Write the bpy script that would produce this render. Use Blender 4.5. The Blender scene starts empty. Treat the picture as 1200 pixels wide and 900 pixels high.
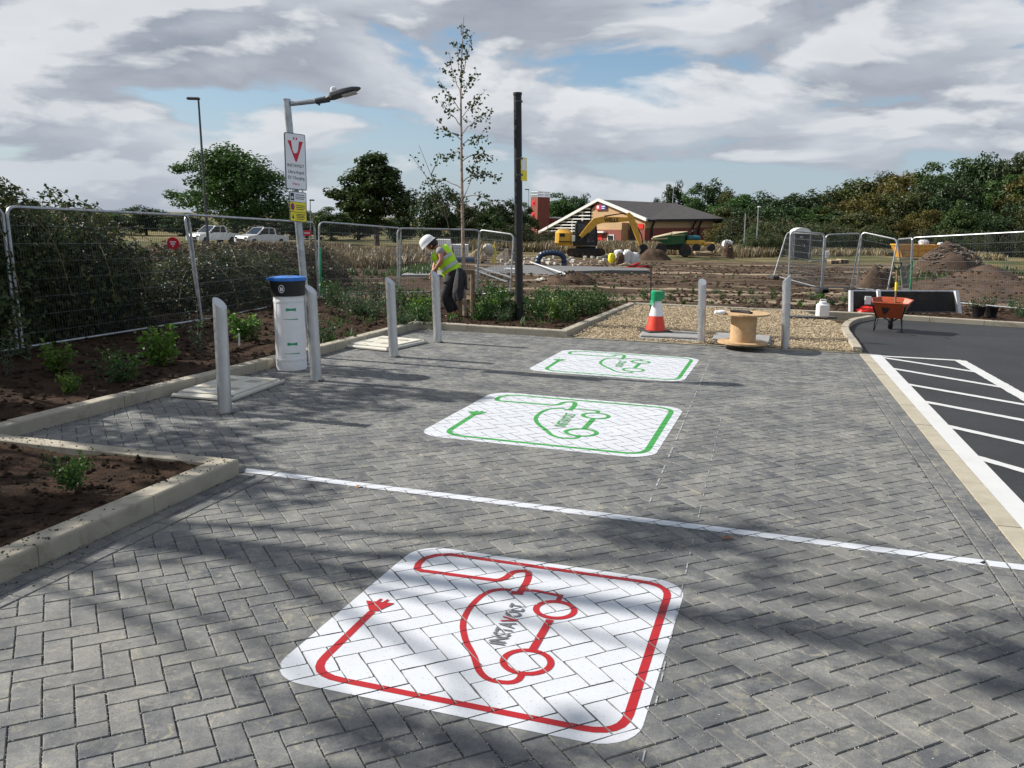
import bpy, math, random
from math import sin, cos, pi, radians
from mathutils import Vector, Matrix, noise
random.seed(7)
S = bpy.context.scene
COL = S.collection
# ------------------------------------------------------------ camera
FPX, PITCH, ROLL, CH = 1031.0, 0.18530, -0.02440, 1.693
CF = Vector((0, cos(PITCH), -sin(PITCH)))
_r0 = Vector((1, 0, 0)); _u0 = _r0.cross(CF)
CR = _r0*cos(ROLL) - _u0*sin(ROLL)
CU = _u0*cos(ROLL) + _r0*sin(ROLL)
CC = Vector((0, 0, CH))
def ray(x, y): return CF*FPX + CR*(x-600) - CU*(y-450)
def G(x, y, z=0.0):
    d = ray(x, y); return CC + d*((z-CH)/d.z)
def D(x, y, Y):
    d = ray(x, y); return CC + d*(Y/d.y)
def lerp(a, b, t): return a+(b-a)*t
def interp(x, xs, ys):
    if x <= xs[0]: return ys[0]
    for i in range(1, len(xs)):
        if x <= xs[i]: return lerp(ys[i-1], ys[i], (x-xs[i-1])/(xs[i]-xs[i-1]))
    return ys[-1]
def fbm(x, y, z=0.0, o=4, sc=1.0):
    a = 0; w = 1; s = sc
    for i in range(o):
        a += w*noise.noise(Vector((x*s, y*s, z+i*7.3))); w *= .5; s *= 2.03
    return a
def T(x, y):
    b = interp(y, [14.5, 17, 27, 45, 70, 140, 300], [-.05, -.07, -.48, -.88, -1.3, -1.8, -1.8])
    k = max(0, min(1, (y-16)/6))*max(0, min(1, (160-y)/60))
    return b + k*(fbm(x, y, 3, 4, .22)*.10 + fbm(x, y, 9, 3, 1.4)*.035)
def GT(x, y, dz=0.0):
    d = ray(x, y); t0 = 3/d.y; p = None
    s = 3.0
    while s < 900:
        q = CC + d*(s/d.y)
        if q.z <= T(q.x, q.y)+dz:
            lo = s/1.02; hi = s
            for _ in range(18):
                m = (lo+hi)/2; q = CC+d*(m/d.y)
                if q.z <= T(q.x, q.y)+dz: hi = m
                else: lo = m
            return CC+d*(hi/d.y)
        s *= 1.02
    return q
def hpx(y_px, P, x_px=None):
    """world z seen at image row y_px straight above/below point P"""
    zz = P.z
    for _ in range(6):
        v = Vector((P.x, P.y, zz))-CC; k = FPX/v.dot(CF); yy = 450-v.dot(CU)*k
        zz += (yy-y_px)/k
    return zz
cam_d = bpy.data.cameras.new('camera'); cam = bpy.data.objects.new('camera', cam_d); COL.objects.link(cam)
cam_d.sensor_width = 36; cam_d.lens = FPX/1200*36; cam_d.clip_end = 6000; cam_d.clip_start = .05
mw = Matrix((CR, CU, -CF)).transposed().to_4x4(); mw.translation = CC
cam.matrix_world = mw; S.camera = cam
# ------------------------------------------------------------ scene helpers
def tag(o, label=None, cat=None, group=None, kind=None):
    if label: o['label'] = label
    if cat: o['category'] = cat
    if group: o['group'] = group
    if kind: o['kind'] = kind
    return o
WL = {}
def thing(name, label, cat, loc=(0, 0, 0), group=None):
    o = bpy.data.objects.new(name, None); COL.objects.link(o)
    o.empty_display_size = .1
    o.location = loc; WL[o.name] = Vector(loc)
    return tag(o, label, cat, group)
def dup(src, loc, rotz=None, label=None, scale=None, rot=None):
    r = src.copy(); COL.objects.link(r); r.location = loc
    if rotz is not None: r.rotation_euler = (0, 0, rotz)
    if rot is not None: r.rotation_euler = rot
    if scale is not None: r.scale = scale if hasattr(scale, '__len__') else (scale,)*3
    if label: r['label'] = label
    for ch in list(src.children):
        c = ch.copy(); COL.objects.link(c); c.parent = r
        for g in list(ch.children):
            d = g.copy(); COL.objects.link(d); d.parent = c
    return r
def frame_of(d):
    d = Vector(d).normalized()
    a = Vector((0, 0, 1)) if abs(d.z) < .9 else Vector((1, 0, 0))
    u = d.cross(a).normalized(); return u, d.cross(u).normalized()
class MB:
    def __init__(s): s.v = []; s.f = []; s.c = None
    def add(s, vs, fs):
        b = len(s.v); s.v += [tuple(v) for v in vs]; s.f += [tuple(b+i for i in f) for f in fs]
    def box(s, c, size, rz=0, M=None):
        c = Vector(c); x, y, z = [k/2 for k in size]
        vs = [Vector((i*x, j*y, k*z)) for k in (-1, 1) for j in (-1, 1) for i in (-1, 1)]
        R = M if M is not None else Matrix.Rotation(rz, 3, 'Z')
        s.add([R@v+c for v in vs], [(0, 2, 3, 1), (4, 5, 7, 6), (0, 1, 5, 4), (2, 6, 7, 3), (0, 4, 6, 2), (1, 3, 7, 5)])
        return s
    def bbox(s, c, size, b, rz=0, M=None):
        """chamfered box"""
        c = Vector(c); x, y, z = [k/2 for k in size]; b = min(b, x*.9, y*.9, z*.9)
        R = M if M is not None else Matrix.Rotation(rz, 3, 'Z')
        ring = lambda X, Y, B: [(X, -Y+B), (X, Y-B), (X-B, Y), (-X+B, Y), (-X, Y-B), (-X, -Y+B), (-X+B, -Y), (X-B, -Y)]
        L = [(ring(x-b, y-b, b*.4), -z), (ring(x, y, b), -z+b), (ring(x, y, b), z-b), (ring(x-b, y-b, b*.4), z)]
        vs = [R@Vector((p[0], p[1], zz))+c for r, zz in L for p in r]
        fs = [tuple(range(7, -1, -1)), tuple(range(24, 32))]
        for k in range(3):
            for i in range(8): j = (i+1) % 8; fs.append((k*8+i, k*8+j, k*8+8+j, k*8+8+i))
        s.add(vs, fs); return s
    def cyl(s, p0, p1, r0, r1=None, n=12, cap=True):
        if r1 is None: r1 = r0
        p0 = Vector(p0); p1 = Vector(p1); u, w = frame_of(p1-p0)
        vs = [p0+(u*cos(2*pi*i/n)+w*sin(2*pi*i/n))*r0 for i in range(n)]+[p1+(u*cos(2*pi*i/n)+w*sin(2*pi*i/n))*r1 for i in range(n)]
        fs = [(i, (i+1) % n, n+(i+1) % n, n+i) for i in range(n)]
        if cap: fs += [tuple(range(n-1, -1, -1)), tuple(range(n, 2*n))]
        s.add(vs, fs); return s
    def tube(s, pts, r, n=8, cap=True, taper=None):
        pts = [Vector(p) for p in pts]; m = len(pts); vs = []
        u = None
        for i, p in enumerate(pts):
            d = (pts[min(i+1, m-1)]-pts[max(i-1, 0)]).normalized()
            if u is None: u, w = frame_of(d)
            else:
                u = (u-d*u.dot(d)).normalized(); w = d.cross(u).normalized()
            rr = r if taper is None else lerp(r, taper, i/(m-1))
            if isinstance(r, (list, tuple)): rr = r[i]
            vs += [p+(u*cos(2*pi*k/n)+w*sin(2*pi*k/n))*rr for k in range(n)]
        fs = [(i*n+k, i*n+(k+1) % n, (i+1)*n+(k+1) % n, (i+1)*n+k) for i in range(m-1) for k in range(n)]
        if cap: fs += [tuple(range(n-1, -1, -1)), tuple(range((m-1)*n, m*n))]
        s.add(vs, fs); return s
    def lathe(s, prof, c=(0, 0, 0), n=24, axis=None, sx=1, sy=1):
        c = Vector(c); vs = []
        M = Matrix.Identity(3) if axis is None else Vector((0, 0, 1)).rotation_difference(Vector(axis)).to_matrix()
        for r, z in prof:
            vs += [c+M@Vector((r*cos(2*pi*i/n)*sx, r*sin(2*pi*i/n)*sy, z)) for i in range(n)]
        m = len(prof)
        fs = [(k*n+i, k*n+(i+1) % n, (k+1)*n+(i+1) % n, (k+1)*n+i) for k in range(m-1) for i in range(n)]
        if prof[0][0] > 1e-4: fs.append(tuple(range(n-1, -1, -1)))
        if prof[-1][0] > 1e-4: fs.append(tuple(range((m-1)*n, m*n)))
        s.add(vs, fs); return s
    def ball(s, c, r, n=10, m=6, jit=0, seed=0):
        rx, ry, rz = r if hasattr(r, '__len__') else (r, r, r); c = Vector(c); vs = []
        rnd = random.Random(seed)
        for k in range(m+1):
            t = pi*k/m
            for i in range(n):
                j = 1+jit*(rnd.random()-.5)*2 if 0 < k < m else 1
                vs.append(c+Vector((rx*sin(t)*cos(2*pi*i/n)*j, ry*sin(t)*sin(2*pi*i/n)*j, -rz*cos(t)*j)))
        s.add(vs, [(k*n+i, k*n+(i+1) % n, (k+1)*n+(i+1) % n, (k+1)*n+i) for k in range(m) for i in range(n)])
        return s
    def rock(s, c, r, rnd, flat=.7):
        c = Vector(c); a = rnd.random()*6.28
        vs = []
        for v in ((1, 0, 0), (-.2, .95, .1), (-.85, -.3, 0), (.3, -.9, .1), (0, .1, .9), (.1, 0, -.8)):
            k = r*(.7+.6*rnd.random()); x, y, z = v
            vs.append(c+Vector(((x*cos(a)-y*sin(a))*k, (x*sin(a)+y*cos(a))*k, z*k*flat)))
        s.add(vs, [(0, 1, 4), (1, 2, 4), (2, 3, 4), (3, 0, 4), (1, 0, 5), (2, 1, 5), (3, 2, 5), (0, 3, 5)])
    def prism(s, poly, z0, z1):
        n = len(poly)
        s.add([(p[0], p[1], z0) for p in poly]+[(p[0], p[1], z1) for p in poly],
              [tuple(range(n-1, -1, -1)), tuple(range(n, 2*n))]+[(i, (i+1) % n, n+(i+1) % n, n+i) for i in range(n)]); return s
    def sprism(s, poly, y0, y1):
        """profile in x,z extruded along y"""
        n = len(poly)
        s.add([(p[0], y0, p[1]) for p in poly]+[(p[0], y1, p[1]) for p in poly],
              [tuple(range(n)), tuple(range(2*n-1, n-1, -1))]+[(i, n+i, n+(i+1) % n, (i+1) % n) for i in range(n)]); return s
    def quad(s, a, b, c, d): s.add([a, b, c, d], [(0, 1, 2, 3)]); return s
    def slab(s, a, b, c, d, t):
        a, b, c, d = map(Vector, (a, b, c, d)); n = (b-a).cross(d-a).normalized()*t
        s.add([a, b, c, d, a-n, b-n, c-n, d-n], [(0, 1, 2, 3), (7, 6, 5, 4), (0, 4, 5, 1), (1, 5, 6, 2), (2, 6, 7, 3), (3, 7, 4, 0)]); return s
    def build(s, name, mat, parent=None, smooth=False, world=False, hard=None):
        me = bpy.data.meshes.new(name)
        off = Vector((0, 0, 0)); root = None
        if parent is not None:
            root = parent
            while root.parent: root = root.parent
            if not world: pass
            else: off = WL.get(root.name, Vector((0, 0, 0)))
        vs = [(v[0]-off.x, v[1]-off.y, v[2]-off.z) for v in s.v] if off.length > 0 else s.v
        me.from_pydata(vs, [], s.f); me.materials.append(mat)
        if smooth:
            me.polygons.foreach_set('use_smooth', [True]*len(me.polygons))
            if hard is None: hard = 40
            me.set_sharp_from_angle(angle=radians(hard))
        if s.c:
            at = me.attributes.new('tint', 'FLOAT', 'FACE'); at.data.foreach_set('value', s.c)
        me.update()
        o = bpy.data.objects.new(name, me); COL.objects.link(o)
        if parent is not None: o.parent = parent
        return o
def text_mesh(txt, size, bold=0.0, sx=1.0, align='CENTER', ext=0.0, space=1.0):
    cu = bpy.data.curves.new('t', 'FONT'); cu.body = txt; cu.size = size; cu.offset = bold; cu.align_x = align; cu.align_y = 'CENTER'
    cu.resolution_u = 3; cu.space_character = space; cu.extrude = ext
    o = bpy.data.objects.new('t', cu); COL.objects.link(o)
    dg = bpy.context.evaluated_depsgraph_get(); dg.update()
    me = bpy.data.meshes.new_from_object(o.evaluated_get(dg))
    vs = [Vector((v.co.x*sx, v.co.y, v.co.z)) for v in me.vertices]; fs = [tuple(p.vertices) for p in me.polygons]
    bpy.data.objects.remove(o); bpy.data.curves.remove(cu); bpy.data.meshes.remove(me)
    return vs, fs
# ------------------------------------------------------------ materials
def newmat(name):
    m = bpy.data.materials.new(name); m.use_nodes = True
    nt = m.node_tree; b = nt.nodes['Principled BSDF']; return m, nt, b
def N(nt, t, **k):
    n = nt.nodes.new(t)
    for a, v in k.items(): setattr(n, a, v)
    return n
def mixc(nt, fac, a, b, bt='MIX'):
    n = N(nt, 'ShaderNodeMix', data_type='RGBA', blend_type=bt)
    for sock, val in ((n.inputs[0], fac), (n.inputs[6], a), (n.inputs[7], b)):
        if isinstance(val, bpy.types.NodeSocket): nt.links.new(val, sock)
        elif isinstance(val, (int, float)): sock.default_value = val
        else: sock.default_value = (*val[:3], 1)
    return n.outputs[2]
def mathn(nt, op, a, b=None, c=None, clamp=False):
    n = N(nt, 'ShaderNodeMath', operation=op, use_clamp=clamp)
    for i, v in enumerate((a, b, c)):
        if v is None: continue
        if isinstance(v, bpy.types.NodeSocket): nt.links.new(v, n.inputs[i])
        else: n.inputs[i].default_value = v
    return n.outputs[0]
def noisen(nt, scale, detail=4, rough=.55, co=None, dist=0):
    n = N(nt, 'ShaderNodeTexNoise'); n.inputs['Scale'].default_value = scale; n.inputs['Detail'].default_value = detail
    n.inputs['Roughness'].default_value = rough; n.inputs['Distortion'].default_value = dist
    if co is not None: nt.links.new(co, n.inputs['Vector'])
    return n.outputs[0]
def ramp(nt, fac, lo, hi, a=0.0, b=1.0):
    n = N(nt, 'ShaderNodeMapRange'); n.clamp = True
    nt.links.new(fac, n.inputs[0])
    for i, v in enumerate((lo, hi, a, b)): n.inputs[i+1].default_value = v
    return n.outputs[0]
def wpos(nt): return N(nt, 'ShaderNodeNewGeometry').outputs['Position']
def opos(nt): return N(nt, 'ShaderNodeTexCoord').outputs['Object']
def bump(nt, b, h, strength=.3, dist=.01):
    n = N(nt, 'ShaderNodeBump'); n.inputs['Strength'].default_value = strength; n.inputs['Distance'].default_value = dist
    nt.links.new(h, n.inputs['Height']); nt.links.new(n.outputs[0], b.inputs['Normal'])
def mat(name, col, rough=.6, metal=0, var=.25, vs=6.0, bs=0, bscale=40, bdist=.01, dirt=None, dirtamt=.5, dscale=3.0, spec=None, coat=0):
    m, nt, b = newmat(name); co = opos(nt)
    n1 = noisen(nt, vs, 5, .6, co)
    dark = tuple(c*(1-var) for c in col); lite = tuple(min(1, c*(1+var)) for c in col)
    c = mixc(nt, ramp(nt, n1, .3, .7), dark, lite)
    if dirt:
        n2 = noisen(nt, dscale, 6, .65, co)
        c = mixc(nt, ramp(nt, n2, .48, .72, 0, dirtamt), c, dirt)
    nt.links.new(c, b.inputs['Base Color']); b.inputs['Metallic'].default_value = metal
    r = ramp(nt, noisen(nt, vs*2.3, 3, .5, co), .2, .8, max(0, rough-.1), min(1, rough+.1)); nt.links.new(r, b.inputs['Roughness'])
    if spec is not None: b.inputs['Specular IOR Level'].default_value = spec
    if coat: b.inputs['Coat Weight'].default_value = coat
    if bs: bump(nt, b, noisen(nt, bscale, 4, .6, co), bs, bdist)
    return m
def leafmat(name, c1, c2, c3=None, trans=.3, sc=1.2, rough=.5):
    m, nt, b = newmat(name); co = wpos(nt)
    n1 = noisen(nt, sc, 3, .6, co); n2 = noisen(nt, sc*9, 2, .5, co)
    c = mixc(nt, ramp(nt, n1, .35, .65), c1, c2)
    if c3: c = mixc(nt, ramp(nt, n2, .56, .7), c, c3)
    oi = N(nt, 'ShaderNodeObjectInfo')
    hs = N(nt, 'ShaderNodeHueSaturation'); nt.links.new(c, hs.inputs['Color'])
    nt.links.new(ramp(nt, oi.outputs['Random'], 0, 1, .75, 1.25), hs.inputs['Value'])
    nt.links.new(ramp(nt, oi.outputs['Random'], 0, 1, .485, .515), hs.inputs['Hue'])
    c = hs.outputs[0]
    nt.links.new(c, b.inputs['Base Color']); b.inputs['Roughness'].default_value = rough; b.inputs['Specular IOR Level'].default_value = .35
    tr = N(nt, 'ShaderNodeBsdfTranslucent'); nt.links.new(c, tr.inputs['Color'])
    ms = N(nt, 'ShaderNodeMixShader'); ms.inputs[0].default_value = trans
    nt.links.new(b.outputs[0], ms.inputs[1]); nt.links.new(tr.outputs[0], ms.inputs[2])
    nt.links.new(ms.outputs[0], nt.nodes['Material Output'].inputs[0])
    return m
MT = {}
# pavers
m, nt, b = newmat('paver'); co = wpos(nt)
at = N(nt, 'ShaderNodeAttribute', attribute_name='tint').outputs['Fac']
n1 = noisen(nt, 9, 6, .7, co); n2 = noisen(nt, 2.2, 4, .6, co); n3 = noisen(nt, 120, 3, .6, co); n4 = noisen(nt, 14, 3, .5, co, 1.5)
c = mixc(nt, at, (.068, .075, .086), (.25, .25, .235))
c = mixc(nt, ramp(nt, n1, .4, .66, 0, .75), c, (.32, .315, .285))
c = mixc(nt, ramp(nt, noisen(nt, 28, 5, .7, co), .42, .7, 0, .55), c, (.10, .10, .098))
c = mixc(nt, ramp(nt, n4, .56, .68, 0, .5), c, (.40, .37, .27))
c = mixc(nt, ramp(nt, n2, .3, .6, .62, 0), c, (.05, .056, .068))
c = mixc(nt, ramp(nt, noisen(nt, .8, 4, .6, co), .52, .68, 0, .30), c, (.34, .32, .26))
c = mixc(nt, ramp(nt, n3, .3, .75, -.0, .45), c, (.07, .07, .07))
c = mixc(nt, ramp(nt, noisen(nt, 260, 2, .5, co), .66, .74, 0, .4), c, (.5, .49, .45))
c = mixc(nt, ramp(nt, noisen(nt, 75, 2, .5, co), .70, .73, 0, .8), c, (.03, .03, .03))
nt.links.new(c, b.inputs['Base Color']); b.inputs['Roughness'].default_value = .8; b.inputs['Specular IOR Level'].default_value = .3
bump(nt, b, mathn(nt, 'ADD', n3, mathn(nt, 'MULTIPLY', n1, 2.0)), .5, .003); MT['paver'] = m
# joint sand
m, nt, b = newmat('joint_sand'); co = wpos(nt)
v = N(nt, 'ShaderNodeTexVoronoi'); v.inputs['Scale'].default_value = 210; nt.links.new(co, v.inputs['Vector'])
c = mixc(nt, ramp(nt, noisen(nt, 150, 2, .5, co), .56, .64), (.018, .018, .018), (.55, .53, .48))
nt.links.new(c, b.inputs['Base Color']); b.inputs['Roughness'].default_value = .9; MT['joint'] = m
# asphalt
m, nt, b = newmat('asphalt'); co = wpos(nt)
n3 = noisen(nt, 140, 3, .6, co); n2 = noisen(nt, .9, 5, .6, co)
c = mixc(nt, ramp(nt, n2, .35, .7), (.011, .012, .013), (.026, .026, .028))
c = mixc(nt, ramp(nt, n3, .55, .72, 0, .7), c, (.11, .11, .11))
nt.links.new(c, b.inputs['Base Color']); b.inputs['Roughness'].default_value = .75; bump(nt, b, n3, .9, .006); MT['asphalt'] = m
# road paints
def paint(name, col, wear=.62, sc=7, dirtc=(.25, .25, .25)):
    m, nt, b = newmat(name); co = wpos(nt)
    c = mixc(nt, ramp(nt, noisen(nt, 3, 5, .65, co), .35, .75, 0, .3), col, tuple(x*.6 for x in col))
    c = mixc(nt, ramp(nt, noisen(nt, 90, 3, .6, co), wear, wear+.08, 0, .8), c, dirtc)
    nt.links.new(c, b.inputs['Base Color']); b.inputs['Roughness'].default_value = .6; b.inputs['Specular IOR Level'].default_value = .4
    bump(nt, b, noisen(nt, 110, 3, .6, co), .35, .002); return m
MT['white_paint'] = paint('white_road_paint', (.57, .59, .62))
MT['red_paint'] = paint('red_road_paint', (.38, .008, .012), .66, 7, (.3, .02, .02))
MT['green_paint'] = paint('green_road_paint', (.035, .30, .05), .66, 7, (.1, .25, .1))
MT['grey_paint'] = paint('dark_grey_lettering_paint', (.13, .135, .14), .7)
MT['thermo'] = paint('thermoplastic', (.58, .58, .57), .60, 7, (.5, .5, .5))
MT['chalk'] = paint('chalk', (.42, .43, .44), .5, 7, (.2, .2, .2))
# soil
def soil(name, c1, c2, c3, sc=3):
    m, nt, b = newmat(name); co = wpos(nt)
    n1 = noisen(nt, sc, 8, .7, co); n2 = noisen(nt, sc*16, 4, .7, co)
    c = mixc(nt, ramp(nt, n1, .35, .65), c1, c2)
    c = mixc(nt, ramp(nt, n2, .6, .75, 0, .8), c, c3)
    nt.links.new(c, b.inputs['Base Color']); b.inputs['Roughness'].default_value = .95; b.inputs['Specular IOR Level'].default_value = .15
    bump(nt, b, mathn(nt, 'ADD', n1, n2), 1.0, .03); return m
MT['soil'] = soil('dark_soil', (.026, .015, .009), (.080, .046, .027), (.16, .10, .065), 4)
MT['clod'] = soil('soil_clod', (.03, .019, .012), (.085, .055, .036), (.16, .11, .075), 9)
# kerb concrete
def conc(name, col, st=(.12, .09, .05), amt=.6):
    m, nt, b = newmat(name); co = wpos(nt)
    c = mixc(nt, ramp(nt, noisen(nt, 5, 6, .65, co), .3, .7), tuple(x*.78 for x in col), col)
    c = mixc(nt, ramp(nt, noisen(nt, 2.5, 7, .75, co, 1), .52, .7, 0, amt), c, st)
    c = mixc(nt, ramp(nt, noisen(nt, 160, 2, .5, co), .6, .75, 0, .5), c, tuple(x*.5 for x in col))
    nt.links.new(c, b.inputs['Base Color']); b.inputs['Roughness'].default_value = .85
    bump(nt, b, noisen(nt, 90, 4, .6, co), .4, .004); return m
MT['kerb'] = conc('kerb_concrete', (.40, .36, .28))
MT['edging'] = conc('edging_concrete', (.42, .38, .29), (.2, .17, .12), .4)
MT['cover'] = conc('cover_concrete', (.62, .60, .52), (.33, .26, .15), .8)
MT['padgrey'] = conc('pad_concrete', (.15, .15, .15), (.08, .07, .06), .6)
MT['greyconc'] = conc('grey_concrete', (.30, .30, .29), (.14, .12, .1), .6)
MT['block'] = conc('pale_blockwork', (.52, .49, .42), (.25, .2, .14), .6)
# gravel
m, nt, b = newmat('gravel'); co = wpos(nt)
c = mixc(nt, ramp(nt, noisen(nt, 35, 5, .7, co), .35, .65), (.16, .11, .06), (.44, .34, .20))
c = mixc(nt, ramp(nt, noisen(nt, 3, 4, .6, co), .55, .75, 0, .5), c, (.14, .10, .06))
nt.links.new(c, b.inputs['Base Color']); b.inputs['Roughness'].default_value = .95; bump(nt, b, noisen(nt, 60, 4, .7, co), 1, .02); MT['gravel'] = m
m, nt, b = newmat('wood_chip'); co = wpos(nt)
c = mixc(nt, ramp(nt, noisen(nt, 23, 2, .6, co), .35, .65), (.22, .165, .10), (.52, .43, .29))
nt.links.new(c, b.inputs['Base Color']); b.inputs['Roughness'].default_value = .9; MT['chip'] = m
# terrain
m, nt, b = newmat('site_ground'); co = wpos(nt)
sx = N(nt, 'ShaderNodeSeparateXYZ'); nt.links.new(co, sx.inputs[0])
n1 = noisen(nt, .5, 8, .7, co); n2 = noisen(nt, 5, 6, .75, co)
mp = N(nt, 'ShaderNodeMapping'); mp.inputs['Scale'].default_value = (.10, .55, 1); mp.inputs['Rotation'].default_value = (0, 0, .12); nt.links.new(co, mp.inputs[0])
n4 = noisen(nt, 1, 5, .6, mp.outputs[0], .6)
c = mixc(nt, ramp(nt, n1, .35, .65), (.045, .028, .018), (.115, .078, .052))
c = mixc(nt, ramp(nt, n2, .5, .75, 0, .8), c, (.17, .125, .085))
c = mixc(nt, ramp(nt, n4, .53, .62, 0, .9), c, (.38, .30, .21))
n5 = noisen(nt, 14, 6, .75, co)
c = mixc(nt, ramp(nt, n5, .52, .62, 0, .55), c, (.04, .026, .017))
far = ramp(nt, mathn(nt, 'ADD', sx.outputs[1], mathn(nt, 'MULTIPLY', n1, 30)), 82, 96)
fg = mixc(nt, ramp(nt, noisen(nt, .12, 6, .65, co), .4, .6), (.07, .085, .03), (.22, .17, .09))
c = mixc(nt, far, c, fg)
nt.links.new(c, b.inputs['Base Color']); b.inputs['Roughness'].default_value = .95; b.inputs['Specular IOR Level'].default_value = .1
bump(nt, b, mathn(nt, 'ADD', n2, n1), 1, .12); MT['ground'] = m
MT['steel'] = mat('brushed_stainless', (.55, .56, .57), .42, .9, .1, 9, .1, 60)
MT['galv'] = mat('galvanised_steel', (.42, .44, .45), .45, .75, .25, 12)
MT['wire'] = mat('fence_wire', (.20, .21, .215), .55, .5, .2, 12)
MT['greentube'] = mat('green_painted_steel', (.02, .26, .12), .5, .1, .2, 12)
MT['black'] = mat('black_paint', (.006, .006, .007), .5, 0, .3, 8)
MT['rubber'] = mat('black_rubber', (.02, .02, .02), .85, 0, .3, 20, .3, 60, dirt=(.10, .07, .05), dirtamt=.6)
MT['dkgrey'] = mat('dark_grey_plastic', (.05, .052, .056), .5, 0, .2, 10)
MT['white_plastic'] = mat('white_plastic', (.74, .75, .76), .4, 0, .06, 6, dirt=(.45, .42, .36), dirtamt=.35)
MT['sheetwhite'] = mat('white_sheeting', (.80, .80, .81), .45, 0, .04, 6, .2, 9, .02, dirt=(.5, .46, .4), dirtamt=.3)
MT['blue'] = mat('blue_plastic', (.015, .16, .55), .4, 0, .2, 8)
MT['navy'] = mat('dark_blue_plastic', (.01, .03, .07), .45, 0, .3, 8)
MT['red'] = mat('red_plastic', (.62, .02, .015), .45, 0, .15, 8)
MT['orange'] = mat('orange_paint', (.40, .07, .02), .4, 0, .15, 8, dirt=(.2, .08, .04), dirtamt=.7, dscale=6)
MT['orangered'] = mat('orange_red_cone', (.75, .045, .02), .5, 0, .15, 8, dirt=(.25, .1, .07), dirtamt=.4, dscale=9)
MT['yellow'] = mat('machine_yellow', (.66, .36, .03), .45, 0, .15, 3, dirt=(.2, .13, .07), dirtamt=.6)
MT['signyellow'] = mat('sign_yellow', (.80, .68, .03), .45, 0, .04)
MT['signwhite'] = mat('sign_white', (.80, .81, .83), .4, 0, .02)
MT['signred'] = mat('sign_red', (.60, .012, .03), .45, 0, .04)
MT['signdark'] = mat('sign_dark_lettering', (.035, .035, .045), .5, 0, .04)
MT['signblue'] = mat('sign_blue', (.02, .06, .30), .5, 0, .04)
MT['green_tape'] = mat('green_tape', (.01, .30, .13), .35, 0, .2, 20, .5, 25, .01)
MT['dkgreen'] = mat('green_machine_paint', (.015, .12, .05), .5, 0, .2, 4, dirt=(.15, .1, .06), dirtamt=.6)
MT['teal'] = mat('teal_machine_paint', (.01, .12, .16), .5, 0, .2, 4)
MT['wood'] = mat('plywood', (.50, .33, .17), .7, 0, .2, 7, .3, 40, dirt=(.25, .17, .1), dirtamt=.6)
MT['oldwood'] = mat('weathered_timber', (.20, .14, .085), .85, 0, .35, 9, .4, 40)
MT['palewood'] = mat('pale_timber', (.46, .36, .23), .8, 0, .3, 9)
MT['bark'] = mat('bark', (.10, .075, .055), .9, 0, .4, 14, .5, 30)
MT['birch'] = mat('birch_bark', (.36, .27, .21), .8, 0, .35, 22, .4, 40, dirt=(.07, .05, .04), dirtamt=.9, dscale=14)
MT['glass'] = mat('dark_glass', (.015, .02, .025), .08, 0, .1, 2, spec=.8)
MT['brick'] = mat('red_brick', (.22, .062, .042), .85, 0, .18, 6)
MT['buff'] = mat('buff_brick', (.46, .30, .16), .85, 0, .12, 6)
m, nt, b = newmat('brown_roof_tiles'); co = wpos(nt); sx = N(nt, 'ShaderNodeSeparateXYZ'); nt.links.new(co, sx.inputs[0])
st_ = mathn(nt, 'FRACT', mathn(nt, 'MULTIPLY', sx.outputs[2], 3.2)); c = mixc(nt, ramp(nt, noisen(nt, 1.2, 5, .65, co), .3, .7), (.042, .036, .035), (.075, .064, .06)); c = mixc(nt, ramp(nt, st_, .0, .25, .6, 0), c, (.02, .018, .018))
nt.links.new(c, b.inputs['Base Color']); b.inputs['Roughness'].default_value = .85; bump(nt, b, st_, .5, .05); MT['roof'] = m
MT['facia'] = mat('white_fascia', (.72, .71, .68), .5, 0, .06)
MT['vanwhite'] = mat('white_van_paint', (.75, .76, .77), .25, 0, .04, 3, coat=.5)
MT['skip'] = mat('skip_yellow', (.72, .34, .02), .5, 0, .2, 2, dirt=(.25, .12, .04), dirtamt=.8)
MT['bag'] = mat('bulk_bag_fabric', (.62, .62, .62), .7, 0, .15, 4, .8, 5, .1)
MT['bagyellow'] = mat('yellow_sack', (.80, .70, .03), .5, 0, .1, 6)
MT['rubble'] = soil('rubble', (.09, .07, .055), (.24, .20, .16), (.42, .38, .33), 1.2)
MT['mound'] = soil('earth_mound', (.045, .03, .02), (.12, .08, .055), (.19, .14, .1), 1.2)
MT['hivis'] = mat('hi_vis_yellow', (.48, .86, .015), .6, 0, .06, 9, .3, 8, .02)
MT['reflect'] = mat('reflective_tape', (.42, .44, .45), .4, 0, .05)
MT['skin'] = mat('skin', (.42, .19, .12), .5, 0, .08)
MT['hair'] = mat('dark_hair', (.02, .014, .01), .7)
MT['trouser'] = mat('dark_trousers', (.018, .018, .021), .85, 0, .3, 12, .4, 14, .02)
MT['shirt'] = mat('grey_shirt', (.25, .25, .26), .8, 0, .15, 12)
MT['jacket'] = mat('dark_grey_jacket', (.028, .026, .03), .8, 0, .3, 9, .6, 12, .03)
MT['helmet'] = mat('white_helmet', (.80, .80, .80), .3, 0, .03)
MT['boot'] = mat('tan_boot', (.18, .10, .05), .7)
L_ = leafmat
MT['lf_hedge'] = L_('bramble_leaf', (.022, .040, .012), (.055, .085, .022), (.17, .15, .05), .25, .9)
MT['lf_rust'] = L_('dead_bramble', (.04, .038, .016), (.095, .066, .034), (.06, .085, .025), .2, .9)
MT['lf_bright'] = L_('bright_shrub_leaf', (.06, .14, .018), (.13, .24, .03), (.20, .28, .06), .35, 5)
MT['lf_shrub'] = L_('shrub_leaf', (.022, .065, .014), (.05, .12, .02), (.10, .17, .04), .3, 3)
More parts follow.
